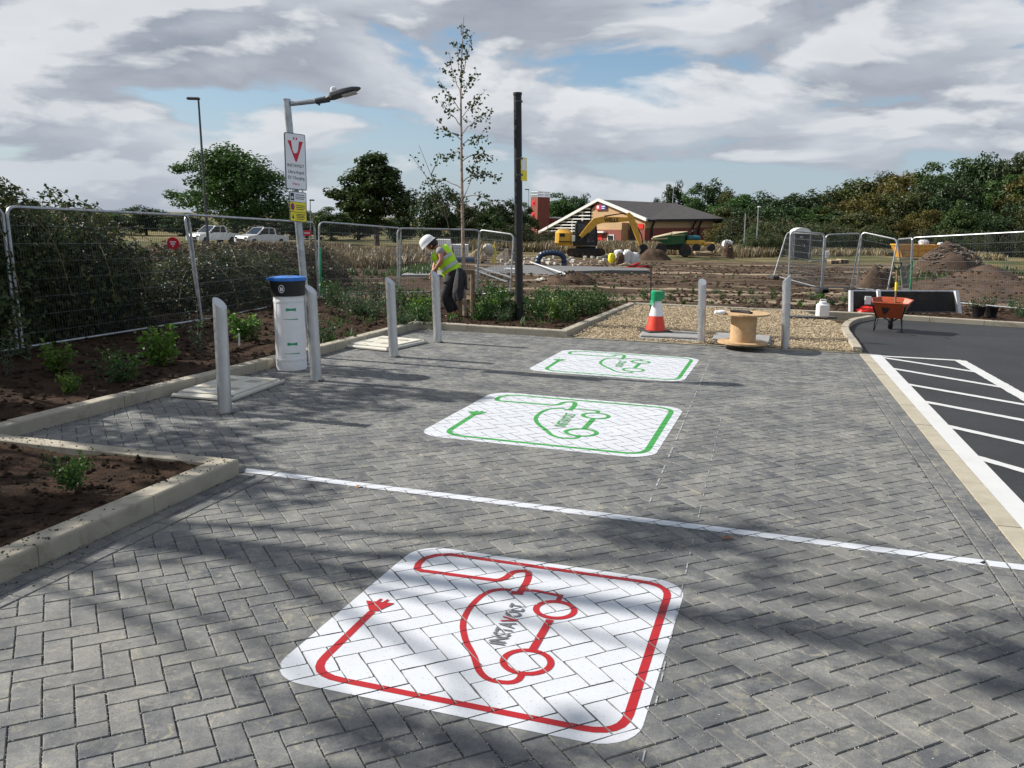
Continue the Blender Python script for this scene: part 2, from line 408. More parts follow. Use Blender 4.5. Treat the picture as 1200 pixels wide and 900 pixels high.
MT['lf_blue'] = L_('bluish_shrub_leaf', (.035, .08, .035), (.07, .12, .05), (.13, .18, .08), .3, 3)
MT['lf_tree'] = L_('tree_leaf', (.03, .068, .016), (.06, .115, .024), (.10, .145, .035), .3, .5)
MT['lf_dark'] = L_('dark_tree_leaf', (.02, .046, .013), (.04, .075, .019), (.07, .10, .028), .22, .3)
MT['lf_olive'] = L_('olive_tree_leaf', (.042, .058, .015), (.075, .092, .022), (.12, .115, .03), .22, .3)
MT['lf_autumn'] = L_('autumn_tree_leaf', (.085, .075, .018), (.13, .11, .022), (.15, .15, .03), .25, .3)
MT['lf_birch'] = L_('birch_leaf', (.02, .035, .01), (.05, .07, .018), (.12, .12, .03), .3, 4)
MT['drygrass'] = L_('dry_grass', (.13, .10, .055), (.33, .26, .15), (.07, .09, .03), .25, .5)
MT['weed'] = L_('green_weed', (.04, .085, .02), (.08, .13, .035), (.16, .15, .07), .3, 1.5)
MT['deadleaf'] = L_('fallen_leaf', (.35, .12, .04), (.4, .18, .06), None, .2, 5)
# ============================================================ SETTING
def V2(v): return Vector((v[0], v[1]))
def clip_half(poly, p, n):
    out = []; m = len(poly)
    for i in range(m):
        a = poly[i]; b = poly[(i+1) % m]
        da = (a-p).dot(n); db = (b-p).dot(n)
        if da >= 0: out.append(a)
        if (da >= 0) != (db >= 0): out.append(a+(b-a)*(da/(da-db)))
    return out
def area(poly): return abs(sum(poly[i].x*poly[(i+1) % len(poly)].y-poly[(i+1) % len(poly)].x*poly[i].y for i in range(len(poly))))/2
def clip_convex(poly, cv):
    """clip poly with counter-clockwise convex polygon"""
    n = len(cv)
    for i in range(n):
        a = cv[i]; b = cv[(i+1) % n]; d = b-a
        poly = clip_half(poly, a, Vector((-d.y, d.x)))
        if len(poly) < 3: return []
    return poly
def ccw(poly):
    s = sum(poly[i].x*poly[(i+1) % len(poly)].y-poly[(i+1) % len(poly)].x*poly[i].y for i in range(len(poly)))
    return poly if s > 0 else poly[::-1]
TH = .4793
AX = Vector((cos(TH), sin(TH))); BX = Vector((sin(TH), -cos(TH)))
O0 = V2(G(50, 809.3))
# border lines
Rl = [V2(G(1006.4, 414)), V2(G(1200, 655))]; Rd = (Rl[1]-Rl[0]).normalized(); Rn = Vector((Rd.y, -Rd.x));
if Rn.x > 0: Rn = -Rn            # points to the paving (left)
Ll = [V2(G(280, 556)), V2(G(0, 684))]; Ld = (Ll[1]-Ll[0]).normalized(); Ln = Vector((-Ld.y, Ld.x))
if Ln.x < 0: Ln = -Ln            # points to the paving (right)
F1 = V2(G(662, 396)); F2 = V2(G(1006, 415)); Fd = (F2-F1).normalized(); Fn = Vector((Fd.y, -Fd.x))
if Fn.y > 0: Fn = -Fn
rnd = random.Random(3)
pv = MB(); pv.c = []
TOPS = []          # brick tops for the paint
def brick(poly, tint=None, off=.0022):
    poly = ccw(poly); c = sum(poly, Vector((0, 0)))/len(poly)
    if area(poly) < .0012: return
    n = len(poly)
    def inset(d):
        q = poly
        out = []
        for i in range(n):
            a = poly[i-1]; b = poly[i]; e = poly[(i+1) % n]
            d1 = (b-a).normalized(); d2 = (e-b).normalized()
            n1 = Vector((-d1.y, d1.x)); n2 = Vector((-d2.y, d2.x))
            k = n1+n2; l = k.dot(n1)
            if l < .3: l = .3
            out.append(b+k*(d/l))
        return out
    r1 = inset(off); r2 = inset(off+.0028)
    if c.y < 7.5:
        q1 = []; q2 = []
        for i in range(n):
            a1, b1, a2, b2 = r1[i], r1[(i+1) % n], r2[i], r2[(i+1) % n]; L_e = (b1-a1).length; ns_ = max(1, int(L_e/.04)); nn_ = Vector((-(b1-a1).y, (b1-a1).x))/max(L_e, 1e-6)
            for k in range(ns_):
                j = rnd.gauss(0, .0008) if k else .0006; q1.append(lerp(a1, b1, k/ns_)+nn_*j); q2.append(lerp(a2, b2, k/ns_)+nn_*(j+abs(rnd.gauss(0, .0007))))
        r1 = q1; r2 = q2; n = len(r1)
    z = (rnd.random()-.5)*.0018; tx = (rnd.random()-.5)*.006; ty = (rnd.random()-.5)*.006
    hz = lambda p: z+(p.x-c.x)*tx+(p.y-c.y)*ty
    vs = [(p.x, p.y, -.012) for p in r1]+[(p.x, p.y, hz(p)-.0035) for p in r1]+[(p.x, p.y, hz(p)) for p in r2]
    fs = [(i, (i+1) % n, n+(i+1) % n, n+i) for i in range(n)]+[(n+i, n+(i+1) % n, 2*n+(i+1) % n, 2*n+i) for i in range(n)]+[tuple(range(2*n, 3*n))]
    pv.add(vs, fs)
    t = tint if tint is not None else min(1, max(0, .45+rnd.gauss(0, .27)))
    pv.c += [t]*len(fs)
    TOPS.append((r2, hz, c))
inner = .212
for j in range(-150, 60):
    for k in range(-40, 40):
        for (u, v, w, h) in ((j+4*k, j, 1, 2), (j+1+4*k, j, 2, 1)):
            c = O0+AX*(u+w/2)*.1+BX*(v+h/2)*.1
            if not (1.6 < c.y < 15.2 and abs(c.x) < .75*c.y+1.2): continue
            if (c-Rl[0]).dot(Rn) < -.2: continue
            if (c-Fn*0-F1).dot(Fn) < -.1 and c.x > .7: continue
            poly = [O0+AX*a*.1+BX*b*.1 for a, b in ((u, v), (u+w, v), (u+w, v+h), (u, v+h))]
            poly = clip_half(poly, Rl[0]+Rn*inner, Rn)
            if len(poly) < 3: continue
            if c.x > .7: poly = clip_half(poly, F1, Fn)
            if len(poly) < 3: continue
            if c.y < Ll[0].y+.05 and c.x < Ll[0].x+.3:
                poly = clip_half(poly, Ll[0]+Ln*inner, Ln)
                if len(poly) < 3: continue
            brick(poly)
for (p0, d, nn, L, cut) in ((Rl[0]-Rd*.0, Rd, Rn, 11.5, True), (Ll[0]-Ld*.15, Ld, Ln, 6, False)):
    for row in (0, 1):
        s = -.1*row
        while s < L:
            a = max(s, 0); e = s+.2
            q = [p0+d*a+nn*(.004+row*.104), p0+d*e+nn*(.004+row*.104), p0+d*e+nn*(.104+row*.104), p0+d*a+nn*(.104+row*.104)]
            if cut: q = clip_half(q, F1, Fn)
            if len(q) >= 3: brick(q, min(1, max(0, .3+rnd.gauss(0, .14))))
            s += .2
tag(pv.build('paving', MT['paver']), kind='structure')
b = MB(); far_ = Fd
b.quad((-9, -1.5, -.007), (14, -1.5, -.007), (14, 14.7, -.007), (-9, 14.7, -.007))
tag(b.build('joint_sand', MT['joint']), kind='structure')
MT['grit'] = mat('pale_grit', (.55, .53, .48), .9)
rs_ = random.Random(8); gm_ = MB()
for top, hz, c in TOPS:
    if c.y > 8.5: continue
    for k in range(7 if c.y < 5 else 3):
        i = rs_.randrange(len(top)); a = top[i]; e = top[(i+1) % len(top)]; p = lerp(a, e, rs_.random()); p = p+(p-c).normalized()*.004 if rs_.random() < .85 else lerp(p, c, rs_.random())
        rr_ = rs_.uniform(.001, .0031); gm_.rock((p.x, p.y, -.001 if (p-c).length > .045 else hz(p)+rr_*.4), rr_, rs_, .8)
tag(gm_.build('jointing_grit', MT['grit']), 'pale jointing grit in the gaps between the paving blocks', 'grit', kind='stuff')
# --------------------------------------------------- marks painted on the blocks
OUT_ = .0034
def paint_on(shapes, dz):
    """shapes: list of convex polygons (world 2-D); result follows the block tops"""
    mb = MB()
    for sh in shapes:
        sh = ccw(sh); cx = sum((p.x for p in sh))/len(sh); cy = sum((p.y for p in sh))/len(sh)
        R = max((p-Vector((cx, cy))).length for p in sh)+.13
        for top, hz, c in TOPS:
            if abs(c.x-cx) > R or abs(c.y-cy) > R: continue
            q = clip_convex([p+(p-c).normalized()*OUT_ for p in top], sh)
            if len(q) >= 3 and area(q) > 1e-6:
                mb.add([(p.x, p.y, hz(p)+dz) for p in q], [tuple(range(len(q)))])
    return mb
def stroke(path, w, closed=False):
    """mitred quads along a 2-D path"""
    n = len(path); L = []; R = []
    for i in range(n):
        a = path[i-1] if (i or closed) else path[i]; b_ = path[i]; e = path[(i+1) % n] if (i < n-1 or closed) else path[i]
        d1 = (b_-a).normalized() if (b_-a).length > 1e-9 else (e-b_).normalized()
        d2 = (e-b_).normalized() if (e-b_).length > 1e-9 else d1
        n1 = Vector((-d1.y, d1.x)); n2 = Vector((-d2.y, d2.x)); k = n1+n2; l = max(.35, k.dot(n1))
        ww = w[i] if isinstance(w, list) else w
        L.append(b_+k*(ww/2/l)); R.append(b_-k*(ww/2/l))
    m = n if closed else n-1
    return [[L[i], L[(i+1) % n], R[(i+1) % n], R[i]] for i in range(m)]
def rounded(path, r, n=5):
    out = [path[0]]
    for i in range(1, len(path)-1):
        a, b_, c = path[i-1], path[i], path[i+1]; rr = r[i] if isinstance(r, (list, tuple)) else r
        rr = min(rr, (a-b_).length*.48, (c-b_).length*.48)
        p = b_+(a-b_).normalized()*rr; q = b_+(c-b_).normalized()*rr
        for k in range(n+1):
            t = k/n; out.append(p*(1-t)**2+b_*2*t*(1-t)+q*t*t)
    out.append(path[-1]); return out
E1 = Vector((cos(radians(-17.5)), sin(radians(-17.5)))); E2 = Vector((cos(radians(72.5)), sin(radians(72.5))))
M1o = Vector((-.885, 3.03)); M1s = 1.41
def loc(px, py):
    w = V2(G(px, py))-M1o; return Vector((w.dot(E1)/M1s, w.dot(E2)/M1s))
def lc(pts): return [loc(*p) for p in pts]
frame_p = lc([(432, 717), (371, 788)]) + lc([(382, 802)])  # replaced below
p_stem = loc(436, 717); p_bl = loc(362, 797); p_br = loc(744, 864); p_tr = loc(777, 684); p_tl = loc(515, 648.5)
def cyc():
    s = {}
    bl = Vector((.115, .105)); br = Vector((.905, .105)); tr = Vector((.905, .90)); 
    return bl, br, tr
FR = rounded([p_stem, Vector((.125, .105)), Vector((.91, .105)), Vector((.91, .905)), Vector((.15, .905)), Vector((.15, .80))], [0, .10, .10, .10, .055, 0], 6)
back = lc([(499, 669), (540, 674.5), (580, 680)])
LOOP = [Vector((.15, .855))]
ring_l = lc([(511.7, 651), (497, 655), (490.5, 661), (488.5, 666.7), (495, 669.3)])
top_l = loc(528, 650)
FRAME = rounded([p_stem, Vector((.098, .036)), Vector((.942, .036)), Vector((.932, .962)), top_l], [0, .10, .10, .10, 0], 6) + ring_l + rounded(lc([(499, 669.5), (584, 681), (594, 677), (601, 670), (620, 669), (619, 680), (607.5, 697)]), .04, 4)
CAP = lc([(597, 697), (600, 693), (611, 694), (614, 697)])
def ellipse_c(cx, cy, rx):
    c = loc(cx, cy); r = (loc(cx+rx, cy)-c).length; return c, r
C1, R1_ = ellipse_c(617.5, 776, 26.5); C2, R2_ = ellipse_c(650.4, 715, 23.5)
R1_ = .066; R2_ = .060
circ = lambda c, r: [c+Vector((cos(2*pi*i/28), sin(2*pi*i/28)))*r for i in range(28)]
BODY = lc([(599, 692), (586.7, 691), (570, 695), (553, 709.6), (543, 728), (545, 749), (555.5, 770), (561.7, 786.7), (574, 797), (595, 800.4), (607.5, 797), (612.5, 788)])
def smoothp(P, n=3):
    out = []
    for i in range(len(P)-1):
        a = P[max(i-1, 0)]; b_ = P[i]; c = P[i+1]; d = P[min(i+2, len(P)-1)]
        for k in range(n):
            t = k/n; out.append(.5*((2*b_)+(c-a)*t+(2*a-5*b_+4*c-d)*t*t+(3*b_-a-3*c+d)*t**3))
    out.append(P[-1]); return out
BODY = smoothp(BODY)
HOOD = lc([(613, 692), (628, 693), (657, 698.5), (653.5, 706)])
SILL = lc([(644.5, 727), (623.5, 763)])
PLUG = [loc(429, 704.6), loc(462.5, 708), loc(444, 716.5), loc(433, 717)]
PR1 = lc([(441, 707), (447, 702.8)]); PR2 = lc([(449, 707.5), (455, 703.8)])
LT0 = loc(581, 756); LT1 = loc(608.5, 708)
def bay_marking(o, s, colmat, label, group):
    t = thing('bay_marking', label, 'road marking', (o.x, o.y, 0), group)
    W = lambda p: o+E1*(p.x*s)+E2*(p.y*s)
    # white panel
    rc = .115; pts = []
    for cx, cy, a0 in ((.982-rc, rc-.018, -90), (.982-rc, 1.006-rc, 0), (rc-.006, 1.006-rc, 90), (rc-.006, rc-.018, 180)):
        for k in range(8):
            a = radians(a0+k*90/7); pts.append(W(Vector((cx+rc*cos(a), cy+rc*sin(a)))))
    paint_on([pts], .0012).build('white_panel', MT['white_paint'], t, world=True)
    lw = .0245
    def st(path, w, closed=False): return stroke([W(p) for p in path], w*s, closed)
    mb = MB()
    for k, (shp) in enumerate((st(FRAME, lw), st(BODY, lw*.8), st(HOOD, lw*.7), st(circ(C1, R1_), lw*.8, True), st(circ(C2, R2_), lw*.8, True), st(SILL, lw*.95), [[W(p) for p in CAP]], [[W(p) for p in PLUG]], st(PR1, .009), st(PR2, .009))):
        q = paint_on(shp, .0022+k*.00025); mb.add(q.v, q.f)
    mb.build('car_and_cable_outline', colmat, t, world=True)
    # lettering, follows the car's side
    a = W(LT0); e = W(LT1); d = (e-a).normalized(); up = Vector((-d.y, d.x))
    L = (e-a).length
    for part, x0, x1, mt_, nm in (('INSTA', 0, .53, MT['grey_paint'] if colmat == MT['red_paint'] else colmat, 'lettering'), ('V', .51, .655, colmat, 'letter_v'), ('OLT', .65, 1, MT['grey_paint'] if colmat == MT['red_paint'] else colmat, 'lettering')):
        vs, fs = text_mesh(part, 1, .014)
        xs = [v.x for v in vs]; ys = [v.y for v in vs]
        if not xs: continue
        mnx, mxx, mny, mxy = min(xs), max(xs), min(ys), max(ys)
        h = .052*s
        W2 = [a+d*(lerp(x0, x1-.015, (v.x-mnx)/(mxx-mnx))*L)+up*((v.y-mny)/(mxy-mny)*h-h*.5) for v in vs]
        tb = paint_on([[W2[i] for i in f] for f in fs if area([W2[i] for i in f]) > 1e-8], .0052)
        tb.build(nm, mt_, t, world=True)
    return t
bay_marking(M1o, 1.41, MT['red_paint'], 'white square bay marking with red car and charging cable outline, nearest the camera', 'charging bay markings')
bay_marking(Vector((-.735, 6.78)), 1.90, MT['green_paint'], 'white square bay marking with green car outline, just beyond the long white line', 'charging bay markings')
bay_marking(Vector((.17, 9.93)), 1.80, MT['green_paint'], 'smallest looking green and white bay marking, nearest the gravel bed', 'charging bay markings')
# long white line on the blocks
a1 = V2(G(287, 550)); a2 = V2(G(300, 557)); e1 = V2(G(1215, 664)); e2 = V2(G(1215, 673))
a1 = V2(G(289, 549)); dd = (V2(G(1200, 662))-a1).normalized(); nn = Vector((dd.y, -dd.x))
wid = .085
mk = paint_on([[a1, a1+dd*4.75, a1+dd*4.75+nn*wid, a1+dd*.04+nn*wid]], .0014).build('line_marking', MT['white_paint'])
tag(mk, 'long thin white bay line crossing the block paving from the planter corner', 'road marking')
def chalk(p, q, w, label):
    a = V2(G(*p)); e = V2(G(*q)); n_ = 60; sh = []
    d = (e-a)/n_; nn = Vector((-d.y, d.x)).normalized()*w/2
    for i in range(n_):
        if rnd.random() < .6: sh.append([a+d*(i+.1)-nn, a+d*(i+.85)-nn, a+d*(i+.85)+nn, a+d*(i+.1)+nn])
    tag(paint_on(sh, .0028).build('chalk_line', MT['chalk']), label, 'chalk line', 'setting out lines')
chalk((835, 415), (761, 589), .010, 'faint dashed white setting out line running beside the green bay markings')
chalk((845, 490), (752, 897), .0055, 'faint dashed white setting out line ending beside the red bay marking')
# --------------------------------------------------- kerbs
def kerb_run(pts, w, h, name='kerb', m='kerb', side=1, joint=.9, z0=-.1):
    """pts: outer (paving side) line; body extends to the +side"""
    mb = MB(); n = len(pts)
    P = [V2(p) for p in pts]
    nr = []
    for i in range(n):
        d1 = (P[i]-P[i-1]).normalized() if i else (P[1]-P[0]).normalized()
        d2 = (P[i+1]-P[i]).normalized() if i < n-1 else d1
        n1 = Vector((-d1.y, d1.x))*side; n2 = Vector((-d2.y, d2.x))*side; k = n1+n2
        nr.append(k/max(.4, k.dot(n1)))
    for i in range(n-1):
        L = (P[i+1]-P[i]).length; m_ = max(1, round(L/joint))
        for k in range(m_):
            g = .004/L if m_ > 1 else 0
            t0 = k/m_+(g if k else 0); t1 = (k+1)/m_-(g if k < m_-1 else 0)
            a = lerp(P[i], P[i+1], t0); e = lerp(P[i], P[i+1], t1); na = lerp(nr[i], nr[i+1], t0); ne = lerp(nr[i], nr[i+1], t1)
            hz = h+(rnd.random()-.5)*.006
            c = .012
            sec = [(0, z0), (0, hz-c*1.3), (c*.3, hz-c*.35), (c, hz), (w-c*.5, hz), (w, hz-c*.5), (w, z0)]
            vs = [(*(a+na*x), z) for x, z in sec]+[(*(e+ne*x), z) for x, z in sec]; q = len(sec)
            fs = [(j, j+1, q+j+1, q+j) if side < 0 else (j, q+j, q+j+1, j+1) for j in range(q-1)]+[tuple(range(q)), tuple(range(2*q-1, q-1, -1))]
            mb.add(vs, fs)
    return tag(mb.build(name, MT[m]), kind='structure')
KH = .105
pc = V2(G(280, 556)); pd = V2(G(0, 684)); pd2 = pc+(pd-pc)*2.2
pb = V2(G(266, 534, KH)); 
qb = V2(G(0, 508, KH)); bdir = (qb-V2(G(279, 538, KH))).normalized(); pbk = pc+bdir*.05; 
P_far = pc+bdir*9
kerb_run([pd2, pc, P_far], .14, KH, side=1 if True else -1)
K0 = V2(G(24, 510)); K1 = V2(G(240, 452)); K2 = V2(G(492, 385)); K3 = V2(G(664, 396)); K4 = V2(G(744, 361)); 
K0e = K0+(K0-K1).normalized()*6
kerb_run([K0e, K0, K1, K2, K3, K4], .125, KH, side=1)
kd = V2(G(1200, 384)); K5 = V2(G(1028, 373)); K6 = kd+(kd-K5).normalized()*12
kerb_run([K4+Vector((.02, .1)), K5, K6], .125, .09, side=1)
# curved nib between gravel and car park
nib = [V2(G(*p)) for p in ((1024, 374.5), (1004, 378.5), (996, 384), (995, 390), (1000, 398), (1006, 406), (1010, 413))]
kerb_run(smoothp(nib), .12, .07, side=-1, joint=5)
# flush channel along the blocks and its white line
e0 = V2(G(1006.4, 414)); 
b = MB(); W1 = .125
s = -.02
while s < 11:
    q0 = Rl[0]+Rd*s; q1 = Rl[0]+Rd*(s+.905); hz = .004+rnd.random()*.002
    nn = -Rn
    b.prism([tuple(q0), tuple(q1), tuple(q1+nn*W1), tuple(q0+nn*W1)][::-1], -.05, hz); s += .914
tag(b.build('channel_kerb', MT['edging']), kind='structure')
# thin edging between paving and gravel
b = MB(); q0 = F1-Fn*.0; q1 = F2
for k in range(8):
    a = lerp(q0, q1, k/8+.001); e = lerp(q0, q1, (k+1)/8-.001)
    b.prism([tuple(a), tuple(e), tuple(e-Fn*.05), tuple(a-Fn*.05)], -.05, .012+rnd.random()*.004)
tag(b.build('edging_kerb', MT['edging']), kind='structure')
# car park asphalt
b = MB()
Rstart = Rl[0]-Rn*W1
far_r = [tuple(K6)]
pl = [Rstart+Rd*.0, Rstart+Rd*11.5, Vector((16, -1.5)), Vector((40, 13)), K6, K5]+[n_ for n_ in smoothp(nib)[3:]]
# fan mesh as triangles from an inner point
b.add([(p.x, p.y, -.003) for p in pl], [tuple(range(len(pl)))])
tag(b.build('car_park_surface', MT['asphalt']), kind='structure')
# car park markings (thermoplastic)
def strip(pts, z=.001):
    P = [G(x, y) for x, y in pts]; mb = MB(); mb.add([(p.x, p.y, z) for p in P], [tuple(range(len(P)))]); return mb
ht = thing('hatched_marking', 'white hatched no parking marking on the black asphalt beside the paving', 'road marking', (6, 7, 0))
nn = -Rn; a = Rl[0]-Rn*(W1+.003); e = a+Rd*11
b = MB(); b.add([(p.x, p.y, .003) for p in (a, e, e+nn*.15, a+Rd*.05+nn*.15)], [(0, 1, 2, 3)]); b.build('line', MT['thermo'], ht, world=True)
def hline(p, q, w, z=.0012):
    a = V2(G(*p)); e = V2(G(*q)); d = (e-a).normalized(); n_ = Vector((-d.y, d.x))*w/2
    K_ = max(6, int((e-a).length/.05)); rj = random.Random(int(p[1]*7)); g_ = lambda: rj.gauss(0, .0028)
    up_ = [lerp(a, e, i/K_)+n_*(1+g_()/(w/2)) for i in range(K_+1)]; dn_ = [lerp(a, e, i/K_)-n_*(1+g_()/(w/2)) for i in range(K_+1)]
    mb = MB(); mb.add([(v.x, v.y, z) for v in up_+dn_], [(K_+1+i, K_+2+i, i+1, i) for i in range(K_)]); mb.build('line', MT['thermo'], ht, world=True)
hline((1028, 417), (1127, 422.5), .10)
hline((1124.7, 422.5), (1225, 480), .15, .0026)
for k, (p, q) in enumerate((((1028, 418), (1145, 436)), ((1039, 430.7), (1176, 454)), ((1056, 449), (1208, 475.5)), ((1079.6, 470), (1240, 500)), ((1104.5, 498), (1260, 532.5)), ((1141.8, 535), (1270, 572)))):
    hline(p, q, .10, .0012)
# --------------------------------------------------- soil beds
def in_poly(p, P):
    c = False; n = len(P)
    for i in range(n):
        a = P[i]; b_ = P[i-1]
        if (a.y > p.y) != (b_.y > p.y) and p.x < (b_.x-a.x)*(p.y-a.y)/(b_.y-a.y)+a.x: c = not c
    return c
def bed(name, P, step, zf, m, x0, x1, y0, y1, kind='structure'):
    """height field clipped to polygon"""
    mb = MB(); nx = int((x1-x0)/step)+1; ny = int((y1-y0)/step)+1; idx = {}
    for j in range(ny+1):
        for i in range(nx+1):
            x = x0+i*step; y = y0+j*step
            if in_poly(Vector((x, y)), P):
                idx[i, j] = len(mb.v); mb.v.append((x, y, zf(x, y)))
    for (i, j) in list(idx):
        k = [(i, j), (i+1, j), (i+1, j+1), (i, j+1)]
        if all(q in idx for q in k): mb.f.append(tuple(idx[q] for q in k))
    return tag(mb.build(name, MT[m], smooth=True, hard=180), kind=kind)
kp = Vector((-Ld.y, Ld.x)); ins = .10
# planter near left
PL1 = [pc-Ln*.09+bdir*.02, pd2-Ln*.09, pd2+Vector((-6, 0)), P_far+Vector((0, -.06))]
bn = Vector((bdir.y, -bdir.x))
if bn.y > 0: bn = -bn
PL1 = [pc+bn*.09-Ln*.09, pd2-Ln*.09, pd2+Vector((-9, 1)), P_far+bn*.09]
zf1 = lambda x, y: .075+fbm(x, y, 1, 5, 2.2)*.035+fbm(x, y, 5, 3, 18)*.008
bed('planting_bed', PL1, .03, zf1, 'soil', -5.6, -1.2, 2.2, 7.6)
# long bed behind the kerb
def zbed(x, y):
    base = .07
    yk = y-15.6
    t = max(0, min(1, (y-17.0)/1.8)); 
    z = lerp(.07, T(x, y)-.02, t*t*(3-2*t))
    return z+fbm(x, y, 1, 5, 1.3)*.045+fbm(x, y, 5, 3, 9)*.014
def off(P, d, side): return P
K3i = K3+Vector((-.06, .09)); K4i = K4+Vector((-.08, .06)); K2i = K2+Vector((-.02, .1)); K1i = K1+Vector((-.07, .06)); K0i = K0+Vector((-.07, .06)); K0ei = K0e+Vector((-.07, .06))
PL2 = [K0ei, K0i, K1i, K2i, K3i, K4i, K4i+Vector((0, .12)), K5+Vector((0, .08)), K6+Vector((0, .08)), Vector((30, 19.4)), Vector((-14, 19.4)), Vector((-14, 3))]
bed('planting_bed', PL2, .075, zbed, 'soil', -14, 17, 3.4, 19.4)
# gravel bed
PG = [F1-Fn*.04+Vector((.0, 0)), F2-Fn*.04]+[q for q in smoothp([p+Vector((-.06, 0)) for p in nib])[::-1]]+[K5, K4+Vector((.06, .02)), K3+Vector((.06, 0))]
zg = lambda x, y: .012+fbm(x, y, 2, 4, 1.5)*.022+fbm(x, y, 5, 3, 14)*.009+.05*max(0, min(1, (y-12.8)/3))
bed('gravel_bed', PG, .05, zg, 'gravel', .4, 5.6, 11, 18.6)
mb = MB(); rg = random.Random(5); n_ = 0
while n_ < 15000:
    x = rg.uniform(.7, 5.6); y = rg.uniform(11.4, 18.6)
    if not in_poly(Vector((x, y)), PG): continue
    n_ += 1; a = rg.random()*6.28; l = rg.uniform(.012, .036); w_ = rg.uniform(.006, .012); z = zg(x, y)+rg.uniform(.004, .02)
    dx, dy, dz = cos(a)*l, sin(a)*l, rg.uniform(-.012, .012)
    mb.add([(x-dx, y-dy, z-dz), (x-dy*w_/l, y+dx*w_/l, z+.004), (x+dx, y+dy, z+dz), (x+dy*w_/l, y-dx*w_/l, z+.004), (x, y, z+.012)], [(0, 3, 4), (3, 2, 4), (2, 1, 4), (1, 0, 4)])
tag(mb.build('wood_chippings', MT['chip']), 'pale wood chippings spread over the bed', 'chippings', kind='stuff')
# clods
def clods(name, n, P, zf, x0, x1, y0, y1, r0, r1, m='clod', seed=1, kindlabel='crumbled brown soil clods'):
    mb = MB(); rg = random.Random(seed); k = 0; tries = 0
    while k < n and tries < n*20:
        tries += 1
        x = rg.uniform(x0, x1); y = rg.uniform(y0, y1)
        if P and not in_poly(Vector((x, y)), P): continue
        k += 1; r = r0+(r1-r0)*rg.random()**3; mb.rock((x, y, zf(x, y)+r*.25), r, rg)
    return tag(mb.build(name, MT[m]), kindlabel, 'soil', kind='stuff')
clods('soil_clods', 3200, PL1, zf1, -5.6, -1.2, 2.6, 7.6, .006, .03)
clods('soil_clods', 9000, PL2, zbed, -9, 9, 6, 18.5, .01, .055, seed=2)
mb = MB(); rg = random.Random(15)
for i in range(16000):
    y = 17.5+45*rg.random()**1.6; x = rg.uniform(-.62, .66)*y; r = rg.uniform(.02, .05)*(1+y/35)
    if fbm(x, y, 4, 3, .25) < -.05: continue
    mb.rock((x, y, T(x, y)+r*.2), r, rg, .5)
tag(mb.build('soil_clods', MT['clod']), 'scattered clods over the churned site', 'soil', kind='stuff')
# crumbs of soil spilt over the kerbs
mb = MB(); rg = random.Random(33)
def crumbs(P, side, n, z1, spread):
    for i in range(len(P)-1):
        a, e = P[i], P[i+1]; d = (e-a).normalized(); nn_ = Vector((-d.y, d.x))*side; L = (e-a).length
        for k in range(int(n*L)):
            s_ = rg.random()*L; cl_ = noise.noise(Vector((a.x+d.x*s_, a.y+d.y*s_, 0))*1.7)
            if cl_ < rg.uniform(-.5, .3): continue
            o_ = rg.uniform(-.03, .15)+rg.choice([0, 0, 0, -abs(rg.gauss(0, spread))]); q = a+d*s_+nn_*o_; r = rg.uniform(.002, .008)
            mb.rock((q.x, q.y, (z1 if o_ > 0.005 else .002)+r*.3), r, rg, .6)
crumbs([pd2, pc], 1, 150, KH, .08); crumbs([pc, P_far], 1, 130, KH, .05); crumbs([K0, K1, K2, K3, K4], 1, 110, KH, .06)
tag(mb.build('spilt_soil', MT['clod']), 'crumbs of soil spilt over the kerb tops', 'soil', kind='stuff')
# terrain
mb = MB()
ys = []; y = -11.5
while y < 2600:
    ys.append(y); y += .22 if 13 < y < 30 else (.5 if 30 <= y < 60 else (1.5 if y < 13 else max(1, (y-50)*.08)))
cs = [-3, -2, -1.4, -1, -.8]+[-.66+i*.0052 for i in range(254)]+[.8, 1, 1.4, 2, 3]
for y in ys:
    for c in cs:
        x = c*(y+12.2)
        z = T(x, y) if y > 13 else -.12
        mb.v.append((x, y, z))
nc = len(cs)
mb.f = [(j*nc+i, j*nc+i+1, (j+1)*nc+i+1, (j+1)*nc+i) for j in range(len(ys)-1) for i in range(nc-1)]
tag(mb.build('ground', MT['ground'], smooth=True, hard=180), kind='structure')
# ============================================================ NEAR OBJECTS
LEAN = Vector((-.026, .004, 1))
def LEANROT(): return Vector((0, 0, 1)).rotation_difference(LEAN).to_euler()
